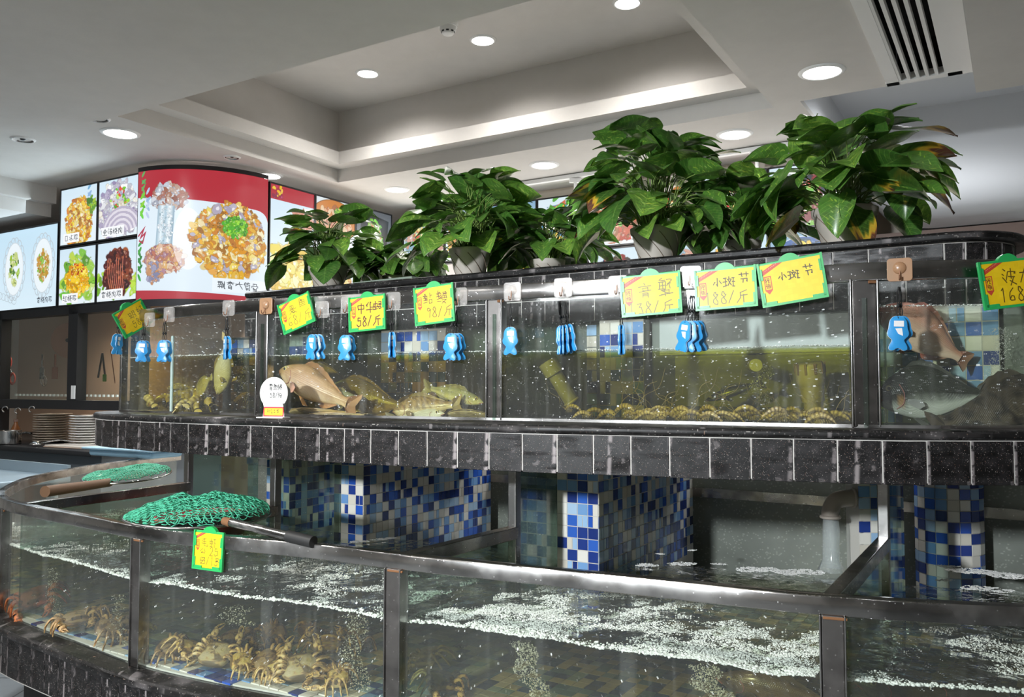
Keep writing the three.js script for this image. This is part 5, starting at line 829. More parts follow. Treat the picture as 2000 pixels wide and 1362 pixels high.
{
  const proto = [crab('mitten_crab', '', [0.34, 0.28, 0.2], [0.6, 0.45, 0.28], 601), crab('mitten_crab', '', [0.5, 0.37, 0.15], [0.6, 0.43, 0.22], 602), crab('mitten_crab', '', [0.24, 0.16, 0.09], [0.42, 0.28, 0.15], 603)], used = [0, 0, 0];
  const spots = [ // pixel, prototype, turn, tilt, size, label
    [422, 1315, 0, 2.9, [-0.6, 0.1], 1.2, 'grey-brown crab seen from behind near the front glass, left of the pair'], [587, 1342, 0, 3.3, [-0.6, -0.1], 1.25, 'grey-brown crab seen from behind near the front glass, right of the pair'],
    [520, 1298, 2, 1.0, [0.3, 0.5], 1.05, 'dark crab between the two pale-backed crabs'], [372, 1272, 1, 0.6, [0.2, -0.4], 1.1, 'yellowish crab at the left of the crab heap'], [408, 1272, 1, -0.8, [0.5, 0.3], 1.05, 'tan crab leaning on the yellowish one at the left'],
    [640, 1272, 1, 0.1, [-0.7, 0], 1.35, 'yellow crab facing out from the middle of the heap'], [648, 1318, 2, -0.4, [0.2, 0.1], 1.05, 'brown crab below the yellow one'], [474, 1318, 1, 1.9, [0.1, 0.3], 1.0, 'tan crab sprawled between the pale-backed pair'],
    [606, 1245, 2, 2.2, [0.3, 0.2], 1.1, 'dark crab at the back of the heap under the waterline'], [535, 1245, 2, -1.2, [0.2, -0.3], 1.15, 'dark crab at the back left of the heap'], [455, 1252, 2, 0.9, [0.3, 0.2], 1.0, 'dim crab in the shade behind the heap'], [690, 1262, 0, -2.4, [0.1, 0.2], 1.05, 'grey-brown crab beside the rising bubbles'], [330, 1290, 2, 1.6, [0.2, 0.3], 1.05, 'dark crab against the left steel post'],
    [545, 1348, 1, 0.7, [0.1, 0.2], 1.0, 'tan crab at the lower edge of the view in the crab bay'], [660, 1352, 1, -1.4, [0.1, -0.2], 1.0, 'yellowish crab at the lower edge beside the wide post'],
    [838, 1292, 2, -0.5, [0.4, 0.3], 1.15, 'reddish dark crab climbing beside the wide post in the widest bay'], [862, 1338, 1, 0.4, [0.3, -0.2], 1.1, 'yellowish crab on the tiles beside the wide post in the widest bay'],
    [150, 1238, 2, 0.5, [0.1, 0.1], 1.3, 'blurred brown crab on the tiles of the leftmost bay'], [212, 1278, 2, 2.0, [0.3, 0.2], 1.25, 'brown crab near the front glass of the leftmost bay'], [190, 1205, 2, -1.0, [0.1, 0.2], 1.3, 'brown crab at the back of the leftmost bay'], [245, 1225, 2, 1.2, [0.2, 0], 1.2, 'brown crab behind the steel post of the leftmost bay'],
  ];
  for (const [px, py, k, yaw, tilt, size, label] of spots) {
    const o = used[k]++ ? copyOf(proto[k], label) : proto[k]; o.userData.label = label; { const q = atHeight(px, py, BED + 0.035), m = lineDepth(rimLine, px) + 0.13; o.position.copy(-q.z < m ? atDepth(px, py, m) : q); } o.position.y = BED + 0.012 + 0.026 * size + Math.abs(tilt[0]) * 0.012; o.rotation.set(tilt[0], yaw, tilt[1], 'YXZ'); o.scale.setScalar(size * 1.0);
  }
  for (let k = 0; k < 3; k++) if (!used[k]) scene.remove(proto[k]);
  const red = crab('red_crab', 'orange-red crab at the far left of the low tank', [0.42, 0.09, 0.03], [0.45, 0.14, 0.05], 604); red.position.copy(behind(rimLine, 70, 1196, 0.2)).setY(BED + 0.06); red.rotation.set(0.5, 0.4, 0.1); red.scale.setScalar(1.5);
}
// ---------- shrimps ----------
function shrimp(name, label, light, dark, seed, len, group, whiskers = true) {
  const t = thing(name, label, 'shrimp', null, group), v = (x, y, z) => new THREE.Vector3(x, y, z), pts = [v(0, 0.006, 0), v(0.2, 0.14, 0), v(0.42, 0.2, 0.0), v(0.64, 0.16, 0.0), v(0.82, 0.06, 0), v(0.95, -0.04, 0)].map((p) => p.multiplyScalar(len));
  const g = taper(pts, (u) => len * 0.105 * Math.pow(Math.sin(Math.PI * clamp(0.12 + u * 0.78, 0, 1)), 0.7) * (1 + 0.1 * Math.abs(Math.sin(u * 22))), 40, 10), p = g.attributes.position, col = new Float32Array(p.count * 3);
  for (let i = 0; i < p.count; i++) { const u = Math.floor(i / 11) / 40, k = u > 0.3 ? (Math.sin(u * 44) > 0.1 ? 1 : 0) : 0.3; for (let c = 0; c < 3; c++) col[i * 3 + c] = lerp(light[c], dark[c], k); }
  g.setAttribute('color', new THREE.BufferAttribute(col, 3));
  part(t, 'body', g, fishSkin);
  part(t, 'tail_fan', merge([-0.5, -0.17, 0.17, 0.5].map((a) => new THREE.SphereGeometry(1, 8, 6).scale(0.1 * len, 0.012 * len, 0.035 * len).translate(0.09 * len, 0, 0).rotateY(a).rotateZ(-0.7).translate(0.95 * len, -0.04 * len, 0))), std({ color: lin(...light), roughness: 0.4 }));
  const lm = std({ color: lin(...light.map((x) => x * 0.8)), roughness: 0.5 });
  for (let k = 0; k < 5; k++) for (const s of [-1, 1]) part(t, 'leg', taper([v(0.16 + k * 0.07, 0.03, s * 0.03), v(0.12 + k * 0.08, -0.08, s * 0.09), v(0.08 + k * 0.09, -0.15, s * 0.11)].map((q) => q.multiplyScalar(len)), (u) => len * 0.012 * (1 - 0.7 * u), 6, 5), lm);
  if (whiskers) for (const s of [-1, 1]) part(t, 'antenna', taper([v(0.02, 0.03, s * 0.02), v(-0.35, 0.45 + 0.2 * s, s * 0.1), v(-0.75 - 0.15 * s, 1.0, s * 0.2), v(-1.1, 1.5 + 0.3 * s, s * 0.25)].map((q) => q.multiplyScalar(len)), (u) => 0.0005 * (1 - 0.5 * u) + 0.0001, 12, 5), lm);
  part(t, 'eye', merge([-1, 1].map((s) => new THREE.SphereGeometry(0.025 * len, 8, 6).translate(0.06 * len, 0.07 * len, s * 0.06 * len))), eyePupil);
  return t;
}
{
  const pr = shrimp('shrimp', 'banded beige shrimp lying along the front glass of the shrimp tank', [0.55, 0.4, 0.2], [0.22, 0.14, 0.06], 611, 0.075, 'shrimps along the glass of the shrimp tank'), R = rng(612), L = along(offset(T3, -0.05)), pr2 = shrimp('shrimp', 'banded beige shrimp without long whiskers lying along the glass of the shrimp tank', [0.55, 0.4, 0.2], [0.22, 0.14, 0.06], 611, 0.075, 'shrimps along the glass of the shrimp tank', false);
  let first = true;
  for (let i = 0; i < 58; i++) {
    const s = i < 7 ? 0.14 + i * 0.05 + R() * 0.03 : 0.36 + (i - 7) / 51 * (L.length - 0.4) + R() * 0.02, { p } = L.at(s), o = i === 0 ? pr : i === 1 ? pr2 : copyOf(i % 3 ? pr2 : pr), k = R() * 0.09;
    o.position.copy(V3(p[0] + SU * k, p[1] + CU * k, LEDGE1 + 0.018 + (R() < 0.3 ? 0.014 : 0))); o.rotation.set((R() - 0.5) * 0.6, TA + (R() < 0.5 ? 0 : Math.PI) + (R() - 0.5) * 0.9, (R() - 0.5) * 0.2, 'YXZ'); o.scale.setScalar(0.68 + R() * 0.3);
  }
  const ms = shrimp('mantis_shrimp', 'yellow-brown mantis shrimp heaped on the floor of the leftmost upper tank', [0.55, 0.45, 0.18], [0.33, 0.25, 0.08], 613, 0.1, 'mantis shrimps heaped in the leftmost upper tank', false), L1 = along(offset(T1, -0.06)); first = true;
  for (let i = 0; i < 22; i++) { const s = R() * 0.5 + 0.03, { p } = L1.at(s), o = first ? ms : copyOf(ms), k = R() * 0.2; first = false; o.position.copy(V3(p[0] + SU * k, p[1] + CU * k, LEDGE1 + 0.024 + R() * (s < 0.25 ? 0.07 : 0.03))); o.rotation.set((R() - 0.5) * 1.4, R() * 6.3, (R() - 0.5) * 0.5, 'YXZ'); o.scale.set(1, 1, 1.3).multiplyScalar(0.85 + R() * 0.5); }
}
// ---------- potted plants ----------
function leafTex(kind, seed) {
  return canvasTex(256, 256, (x, w, h) => {
    const R = rng(seed);
    const base = kind === 'dark' ? ['#3a6526','#437029'] : kind === 'bright' ? ['#6f9c3c','#7ba844'] : kind === 'tip' ? ['#3a5c22','#486c28'] : kind === 'gold' ? ['#7d7a22', '#b08a2c'] : ['#517f31','#5c8c38'];
    x.fillStyle = base[0]; x.fillRect(0, 0, w, h);
    for (let i = 0; i < 160; i++) { x.fillStyle = `hsla(${80 + R() * 20},${32 + R() * 20}%,${(kind === 'gold' ? 40 : 24) + R() * 16}%,.35)`; x.beginPath(); x.ellipse(R() * w, R() * h, 4 + R() * 22, 3 + R() * 8, 0.9 * (R() - 0.5), 0, 6.3); x.fill(); }
    if (kind === 'bright' || kind === 'mid') for (let i = 0; i < (kind === 'bright' ? 60 : 26); i++) { const s = R() < 0.5 ? -1 : 1, y = R() * h, k = R() * 90; x.save(); x.translate(128 + s * k, y - k * 0.3); x.rotate(s * 0.6); x.fillStyle = `hsla(${64 + R() * 14},${55 + R() * 20}%,${52 + R() * 18}%,.55)`; x.beginPath(); x.ellipse(0, 0, 6 + R() * 20, 1 + R() * 4, 0, 0, 6.3); x.fill(); x.restore(); }
    if (kind === 'tip') { // dried, yellowing end: a ragged margin of yellow, then brown
      for (let u = 0; u < w; u += 2) { const e = 92 + 34 * Math.sin(u * 0.035 + seed) + 12 * Math.sin(u * 0.13) + R() * 6; const gg = x.createLinearGradient(0, e + 40, 0, e - 40); gg.addColorStop(0, 'rgba(190,150,40,0)'); gg.addColorStop(0.4, '#e0b83c'); gg.addColorStop(0.8, '#d0a036'); gg.addColorStop(1, '#7d4a30'); x.fillStyle = gg; x.fillRect(u, 0, 2, e + 40); x.fillStyle = '#6a4034'; x.fillRect(u, 0, 2, e - 40); }
      x.save(); x.restore();
    }
    if (kind === 'gold') for (let i = 0; i < 90; i++) { x.fillStyle = `hsla(${38 + R() * 14},65%,${48 + R() * 14}%,.35)`; x.beginPath(); x.ellipse(R() * w, R() * h * 0.8, 6 + R() * 26, 4 + R() * 12, R(), 0, 6.3); x.fill(); }
    x.strokeStyle = kind === 'gold' ? 'rgba(225,190,110,.7)' : 'rgba(150,185,90,.55)'; x.lineWidth = 4; x.beginPath(); x.moveTo(128, 0); x.lineTo(128, h); x.stroke(); x.lineWidth = 1.6; for (let i = 0; i < 9; i++) for (const s of [-1, 1]) { const y = 240 - i * 26; x.beginPath(); x.moveTo(128, y); x.quadraticCurveTo(128 + s * 60, y - 20, 128 + s * 118, y - 62); x.stroke(); }
  });
}
// flipY: canvas top = v 1 = leaf tip
const LEAFMAT = Object.fromEntries(['dark', 'mid', 'bright', 'tip', 'gold'].map((k, i) => [k, phy({ map: leafTex(k, 700 + i), roughness: 0.34, clearcoat: 0.35, clearcoatRoughness: 0.3, transmission: 0.22, thickness: 0, side: THREE.DoubleSide })]));
// heart-shaped blade one unit long: stalk end at the origin, tip along +z, upper side +y
function leafGeo(fold, droop, twist, wide) {
  const N = 10, K = 8, pos = [], uv = [], idx = [];
  const half = (t) => { const a = t < 0.16 ? 0.2 + 0.26 * Math.sqrt(t / 0.16) : 0.46 * Math.pow(Math.cos((t - 0.16) / 0.84 * Math.PI / 2), 0.72); return a * wide * (t > 0.86 ? 0.92 : 1); };
  for (let i = 0; i <= N; i++) { const t = i / N; for (let j = 0; j <= K; j++) { const s = j / K * 2 - 1, w = half(t), lobe = t < 0.2 ? -0.1 * (1 - t / 0.2) * Math.abs(s) : 0; let x = s * w, z = t + lobe, y = fold * Math.abs(s) * w - droop * t * t + 0.03 * Math.sin(t * 7 + s * 3) * Math.abs(s); const a = twist * t, c = Math.cos(a), n = Math.sin(a); pos.push(x * c - y * n, x * n + y * c, z); uv.push(0.5 + s * 0.48, t); } }
  for (let i = 0; i < N; i++) for (let j = 0; j < K; j++) { const a = i * (K + 1) + j, b = a + K + 1; idx.push(a, b, a + 1, b, b + 1, a + 1); }
  const g = new THREE.BufferGeometry(); g.setAttribute('position', new THREE.Float32BufferAttribute(pos, 3)); g.setAttribute('uv', new THREE.Float32BufferAttribute(uv, 2)); g.setIndex(idx); g.computeVertexNormals(); return g;
}
const LEAF = [leafGeo(0.18, 0.12, 0.1, 1), leafGeo(0.3, 0.25, -0.15, 0.95), leafGeo(0.1, 0.34, 0.2, 1.05), leafGeo(0.35, 0.05, 0.25, 0.9), leafGeo(0.05, 0.2, -0.25, 1.1)];
const stalkMat = std({ color: lin(0.17, 0.25, 0.06), roughness: 0.5 }), potMat = std({ color: lin(0.42, 0.38, 0.33), roughness: 0.55 }), potLine = std({ color: lin(0.16, 0.12, 0.09), roughness: 0.6 }), soilMat = std({ color: lin(0.03, 0.02, 0.014), roughness: 1 });
function plant(label, base, o) {
  const t = thing('potted_pothos', label, 'plant', base, 'potted plants on the shelf'), R = rng(o.seed), r = o.pot, h = o.high, stalks = [];
  const pot = part(t, 'pot', new THREE.LatheGeometry([[0.001, 0.002], [r * 0.66, 0.002], [r * 0.68, 0.008], [r * 0.95, h - 0.02], [r, h - 0.018], [r * 1.02, h], [r * 0.95, h], [r * 0.9, h - 0.03], [0.001, h - 0.03]].map(([x, y]) => new THREE.Vector2(x, y)), 36), potMat);
  for (let k = 0; k < 9; k++) { const p = []; for (let i = 0; i <= 10; i++) { const u = i / 10, q = k / 9 * 6.283 + u * 0.95, rr = lerp(r * 0.69, r * 0.945, u) + 0.0006; p.push(new THREE.Vector3(Math.cos(q) * rr, lerp(0.01, h - 0.022, u), Math.sin(q) * rr)); } part(pot, 'swirl_groove', tube(p, 0.0014, 14, 5), potLine); }
  part(t, 'soil', cyl(r * 0.9, r * 0.88, 0.01, 24).translate(0, h - 0.022, 0), soilMat);
  const put = (at, dir, size, kind, roll = 0, gi = null) => {
    const l = part(t, 'leaf', LEAF[gi ?? Math.floor(R() * LEAF.length)], LEAFMAT[kind]), z = dir.clone().normalize(), up = new THREE.Vector3(0, 1, 0), x = new THREE.Vector3().crossVectors(up, z).normalize(), y = new THREE.Vector3().crossVectors(z, x);
    l.quaternion.setFromRotationMatrix(new THREE.Matrix4().makeBasis(x, y, z)); l.rotateZ(roll); l.position.copy(at); l.scale.setScalar(size);
    const root = new THREE.Vector3((R() - 0.5) * r, h - 0.02, (R() - 0.5) * r), mid = root.clone().lerp(at, 0.55); mid.y = Math.max(mid.y, at.y * 0.75 + root.y * 0.25 + 0.03); stalks.push(taper([root, mid, at], (u) => 0.0026 * (1 - 0.4 * u), 8, 5));
  };
  for (let i = 0; i < o.leaves; i++) {
    const q = i * 2.399 + R() * 0.5, lev = Math.pow(R(), 0.8), rad = o.wide * (0.25 + 0.75 * Math.sqrt(R())) * (1 - 0.55 * lev * lev), y = h + lerp(o.low ?? -0.01, o.tall, lev) * (1 - 0.25 * (rad / o.wide) ** 2);
    const at = new THREE.Vector3(Math.cos(q) * rad, y, Math.sin(q) * rad * 0.8), dir = new THREE.Vector3(Math.cos(q), 0.55 - 1.5 * (rad / o.wide) * (1 - lev * 0.6) + (R() - 0.5) * 0.7, Math.sin(q) * 0.9);
    const k = R(), kind = k < (o.dark ?? 0.3) ? 'dark' : k < 0.78 ? 'mid' : k < 0.98 ? 'bright' : 'tip';
    put(at, dir, o.leaf * (0.7 + 0.55 * R()), kind, (R() - 0.5) * 1.1);
  }
  for (const [px, py, qx, qy, dz, size, kind, roll, gi] of o.extra ?? []) { const D = -base.z + dz, p = atDepth(px, py, D), e = atDepth(qx, qy, D - 0.03); put(p.clone().sub(base), e.clone().sub(p), size ?? e.distanceTo(p), kind, roll ?? 0, gi ?? 0); }
  part(t, 'stalks', merge(stalks), stalkMat);
  return t;
}
const onShelf = (px, b) => { const q = (px - 1000) / FOCAL, D = b / (q * SU + CU); return V3(q * D, D, SHELF); };
plant('small dark-leaved pothos in a swirled grey pot, leftmost on the shelf', onShelf(640, 2.69), { seed: 721, pot: 0.088, high: 0.1, leaves: 78, wide: 0.21, tall: 0.26, leaf: 0.115 });
plant('pothos in a swirled grey pot with one leaf standing high, second from the left', onShelf(918, 2.69), { seed: 722, pot: 0.084, high: 0.11, leaves: 96, wide: 0.25, tall: 0.3, leaf: 0.12, extra: [[962, 400, 884, 336, 0, null, 'dark', 0.9, 1], [1000, 410, 985, 365, 0, 0.12, 'mid', 0.4, 0], [900, 400, 835, 385, 0, 0.13, 'mid', 0.3, 1]] });
plant('big bright pothos in a swirled beige pot, third from the left', onShelf(1285, 2.69), { seed: 723, pot: 0.09, high: 0.115, leaves: 118, wide: 0.27, tall: 0.33, leaf: 0.125, extra: [[1230, 360, 1300, 275, 0, 0.14, 'bright', 0.5, 0], [1180, 400, 1120, 375, 0, 0.14, 'bright', 0.3, 1]] });
plant('large pothos with long yellow-tipped leaves, rightmost and nearest on the shelf', onShelf(1655, 2.70), { seed: 724, pot: 0.096, high: 0.115, leaves: 74, wide: 0.26, tall: 0.28, leaf: 0.135, extra: [
  [1740, 250, 1852, 242, -0.03, 0.19, 'tip', 0.4, 4], [1735, 322, 1842, 296, -0.05, 0.19, 'tip', -0.3, 0], [1745, 330, 1872, 400, -0.06, 0.22, 'tip', 0.2, 0], [1620, 300, 1717, 204, 0, 0.2, 'mid', 0.8, 1], [1680, 260, 1755, 232, -0.02, 0.17, 'dark', 0.3, 0], [1590, 300, 1592, 240, 0, 0.12, 'mid', 0.9, 3], [1600, 330, 1545, 272, 0, 0.14, 'bright', 0.4, 3], [1660, 400, 1705, 490, -0.1, 0.15, 'tip', 0.6, 0], [1560, 425, 1482, 478, -0.06, 0.15, 'gold', 0.5, 0], [1690, 340, 1748, 352, -0.1, 0.13, 'tip', 0.9, 2], [1760, 355, 1768, 420, -0.02, 0.12, 'dark', 0.5, 1], [1640, 380, 1632, 440, -0.12, 0.13, 'mid', 0.1, 1], [1530, 330, 1490, 400, -0.05, 0.17, 'mid', 0.2, 2], [1610, 305, 1560, 350, -0.12, 0.14, 'mid', 0.1, 0], [1480, 395, 1420, 470, 0.05, 0.16, 'mid', 0.3, 2]] });
plant('low dark pothos behind the glass board between the two left pots', onShelf(775, 2.93), { seed: 725, pot: 0.07, high: 0.07, leaves: 84, wide: 0.2, tall: 0.12, leaf: 0.11, low: 0.03 });
plant('dark pothos standing behind, between the second and third pots', onShelf(1070, 2.92), { seed: 726, pot: 0.07, high: 0.08, leaves: 100, wide: 0.24, tall: 0.18, leaf: 0.115, low: 0.03 });
plant('dark pothos standing behind, between the third and fourth pots', onShelf(1450, 2.9), { seed: 727, pot: 0.07, high: 0.08, leaves: 84, wide: 0.2, tall: 0.2, leaf: 0.12, low: 0.03 });
{
  const t = single('glass_board', 'flat greenish glass board lying on the shelf by the leftmost pot', 'board', planSolid([[0, 0], [0.34, -0.03], [0.36, 0.16], [0.02, 0.2]].map(([x, d]) => { const o = onShelf(688, 2.64); return [o.x + x * CU + d * SU, -o.z - x * SU + d * CU]; }), SHELF + 0.001, SHELF + 0.014, 0.003), std({ color: lin(0.2, 0.24, 0.2), roughness: 0.2 }));
}
// ---------- price tags ----------
const green = std({ color: lin(0.02, 0.36, 0.09), roughness: 0.35 }), ribbonRed = '#b8402c';
function tagFace(seed, w, h, lines) {
  return canvasTex(512, Math.round(512 * h / w), (x, W, H) => {
    const R = rng(seed); x.fillStyle = '#e0bb0c'; x.fillRect(0, 0, W, H);
    for (let i = 0; i < 40; i++) { x.fillStyle = `hsla(50,85%,${52 + R() * 5}%,.25)`; x.fillRect(R() * W, R() * H, 60, 40); }
    x.fillStyle = ribbonRed; x.beginPath(); x.moveTo(0, 62); x.lineTo(120, 0); x.lineTo(200, 0); x.lineTo(0, 104); x.closePath(); x.fill();
    x.strokeStyle = '#f0b9a0'; x.lineWidth = 3; for (let i = 0; i < 7; i++) { x.beginPath(); x.moveTo(40 + i * 16, 58 - i * 8); x.lineTo(48 + i * 16, 50 - i * 8); x.stroke(); }
    x.fillStyle = ribbonRed; x.beginPath(); x.moveTo(22, 104); x.lineTo(86, 104); x.lineTo(86, 232); x.lineTo(54, 268); x.lineTo(22, 232); x.closePath(); x.fill();
    x.fillStyle = '#e0bb0c'; x.beginPath(); x.moveTo(30, 114); x.lineTo(78, 114); x.lineTo(78, 224); x.lineTo(30, 224); x.closePath(); x.fill();
    writing(x, '促', 34, 120, 40, 44, 0, { color: '#6b1f16', width: 5, jitter: 0 }); writing(x, '销', 34, 172, 40, 44, 0, { color: '#6b1f16', width: 5, jitter: 0 });
    for (const [text, px, py, s, gap, col, wd, rise] of lines) writing(x, text, px, py, s, s * 1.05, gap, { color: col ?? '#3a3a20', width: wd ?? 7, jitter: 0.07, seed: seed + px, rise: rise ?? 0 });
  });
}
function priceTag(label, px, py, w, h, tilt, lines, seed, o = {}) {
  const line = o.line ?? frontU, D = lineDepth(line, clamp(px, 5, 1995)) - (o.out ?? 0.03), p = atDepth(px, py, D), t = thing('price_tag', label, 'price tag', p, 'yellow price tags');
  t.rotation.set(-0.04, o.yaw ?? -0.42, tilt, 'YXZ');
  part(t, 'backing', rbox(w + 0.012, h + 0.012, 0.005, 0.002).translate(0, 0, -0.003), green);
  const fr = (x, y, a, b) => box(a, b, 0.006, x, y, 0.0005);
  part(t, 'frame', merge([fr(-w / 2 - 0.003, 0, 0.006, h + 0.012), fr(w / 2 + 0.003, 0, 0.006, h + 0.012), fr(0, -h / 2 - 0.003, w, 0.006), ...[-1, 1].flatMap((s) => [fr(s * (w / 2 - 0.016), -h / 2 + 0.003, 0.032, 0.007), fr(s * (w / 2 - 0.002), -h / 2 + 0.016, 0.006, 0.032), fr(s * (w / 2 - 0.002), h * 0.26, 0.007, 0.03)])]), green);
  part(t, 'paper', new THREE.PlaneGeometry(w - 0.001, h - 0.001).translate(0, 0, 0.0012), phy({ map: tagFace(seed, w, h, lines), roughness: 0.5, clearcoat: 0.15, clearcoatRoughness: 0.2 }));
  part(t, 'clip', new THREE.ExtrudeGeometry((() => { const s = new THREE.Shape(); s.moveTo(-0.03, 0); s.absarc(0, -0.006, 0.03, Math.PI * 0.93, Math.PI * 0.07, true); s.lineTo(0.03, 0); return s; })(), { depth: 0.012, bevelEnabled: false, curveSegments: 12 }).translate(0, h / 2 + 0.004 - 0.008, -0.012), green);
  return t;
}
const T0 = '#4a4a22';
priceTag('yellow price tag turned sideways at the left end of the upper tank', 260, 622, 0.132, 0.098, 0.55, [['明虾', 210, 70, 120, 40, T0, 7, -0.05], ['58/份', 200, 220, 110, 10, T0, 7, -0.1]], 801, { yaw: 1.0, out: 0.05 });
priceTag('yellow price tag reading 68 in thin pen, tilted by the second post', 579, 612, 0.128, 0.1, 0.33, [['贵', 150, 60, 130, 20, T0, 7], ['鱼', 330, 20, 120, 20, T0, 7], ['68/斤', 90, 215, 125, 16, T0, 7]], 802);
priceTag('yellow price tag reading 58 in thick pen, third from the left', 717, 612, 0.132, 0.106, 0.06, [['中华', 110, 70, 125, 10, '#4a1f10', 13], ['蟳', 365, 60, 120, 10, '#4a1f10', 13], ['58/斤', 100, 245, 120, 10, '#4a1f10', 14]], 803);
priceTag('yellow price tag reading 98 left of the middle post', 848, 595, 0.132, 0.112, 0.09, [['鲈', 110, 70, 130, 10, '#55330f', 9], ['鳗', 300, 60, 150, 10, '#55330f', 9], ['98/斤', 140, 250, 120, 10, '#55330f', 9]], 804);
priceTag('yellow price tag reading 138 in the glare of the top rail', 1271, 575, 0.158, 0.106, 0.06, [['膏', 150, 70, 120, 20, '#6a6534', 8], ['蟹', 320, 40, 150, 20, '#6a6534', 9], ['138/斤', 40, 240, 110, 10, '#6a6534', 9]], 805, { yaw: -0.36 });
priceTag('yellow price tag reading 188, left of the pair above the shrimps', 1417, 563, 0.152, 0.1, 0.05, [['小', 140, 70, 90, 20, '#3a3510', 9], ['斑', 240, 60, 100, 20, '#3a3510', 9], ['节', 380, 40, 90, 20, '#3a3510', 9], ['188/斤', 60, 200, 105, 8, '#6a6534', 9]], 806);
priceTag('yellow price tag without a price, right of the pair above the shrimps', 1547, 548, 0.152, 0.106, 0.14, [['小', 140, 90, 80, 20, '#3a3510', 9], ['斑', 230, 80, 90, 20, '#3a3510', 9], ['节', 360, 60, 90, 20, '#3a3510', 9]], 807);
priceTag('yellow price tag cut off by the right edge of the view', 1976, 553, 0.15, 0.106, 0.12, [['波龙', 180, 60, 130, 30, '#55400f', 9], ['168/斤', 130, 220, 110, 10, '#55400f', 9]], 808, { yaw: 0.1 });
priceTag('yellow price tag clipped to the rim of the low tank below the net', 407, 1076, 0.105, 0.105, -0.02, [['毛虾', 120, 70, 130, 30, '#55501f', 8], ['公', 110, 220, 100, 30, '#55501f', 8], ['25', 290, 200, 120, 10, '#55501f', 9], ['母/15', 110, 350, 110, 10, '#55501f', 8], ['只', 410, 340, 80, 10, '#55501f', 8]], 809, { line: rimLine, yaw: -0.4, out: 0.012 });
// ---------- round standing sign ----------
{
  const D = lineDepth(ledgeLine, 535) + 0.07, p = atDepth(535, 812, D), t = thing('table_sign', 'white round-topped card with a yellow plaque standing on the ledge', 'sign', p.setY(LEDGE1 + 0.0005)); t.rotation.y = -0.3;
  const s = new THREE.Shape(); s.moveTo(-0.041, 0); s.lineTo(0.041, 0); s.lineTo(0.037, 0.036); s.lineTo(0.034, 0.048); s.absarc(0, 0.082, 0.053, -0.72, Math.PI + 0.72, false); s.lineTo(-0.037, 0.036); s.closePath();
  const g = new THREE.ExtrudeGeometry(s, { depth: 0.003, bevelEnabled: false, curveSegments: 40 }), q = g.attributes.position, uv = g.attributes.uv; for (let i = 0; i < q.count; i++) uv.setXY(i, (q.getX(i) + 0.056) / 0.112, q.getY(i) / 0.138);
  const tex = canvasTex(448, 552, (x, W, H) => {
    x.fillStyle = '#dcdad6'; x.fillRect(0, 0, W, H); const Y = (y) => H - y / 0.138 * H, X = (v) => (v + 0.056) / 0.112 * W;
    x.strokeStyle = '#444'; x.lineWidth = 4; x.beginPath(); x.arc(X(0), Y(0.082), 0.049 / 0.112 * W, 0, 6.3); x.stroke();
    x.fillStyle = '#dcdad6'; x.fillRect(X(-0.038), Y(0.05), X(0.038) - X(-0.038), 60);
    x.fillStyle = '#b3262a'; x.fillRect(X(-0.039), Y(0.036), X(0.039) - X(-0.039), Y(0.004) - Y(0.036)); x.fillStyle = '#f3cf18'; x.fillRect(X(-0.034), Y(0.0315), X(0.034) - X(-0.034), Y(0.0085) - Y(0.0315));
    x.strokeStyle = '#b3262a'; x.lineWidth = 4; x.strokeRect(X(-0.03), Y(0.028), X(0.03) - X(-0.03), Y(0.012) - Y(0.028));
    writing(x, '新店名菜', X(-0.024), Y(0.027), 42, 50, 6, { color: '#4a3c10', width: 5, jitter: 0.02 });
    writing(x, '菜名', X(-0.042), Y(0.088), 34, 34, 6, { color: '#888', width: 3, jitter: 0 }); writing(x, '价格', X(-0.042), Y(0.062), 34, 34, 6, { color: '#888', width: 3, jitter: 0 });
    writing(x, '香鱼煲', X(-0.018), Y(0.113), 66, 84, 4, { color: '#111', width: 8 }); writing(x, '58/份', X(-0.014), Y(0.083), 60, 66, 4, { color: '#111', width: 8 });
    x.strokeStyle = '#777'; x.lineWidth = 2; for (const y of [0.088, 0.06]) { x.beginPath(); x.moveTo(X(-0.02), Y(y)); x.lineTo(X(0.036), Y(y)); x.stroke(); }
  });
  part(t, 'card', g, std({ map: tex, roughness: 0.45 }));
  part(t, 'foot', box(0.1, 0.003, 0.045, 0.004, 0.0015, 0.01), std({ color: lin(0.75, 0.75, 0.74), roughness: 0.4 }));
}
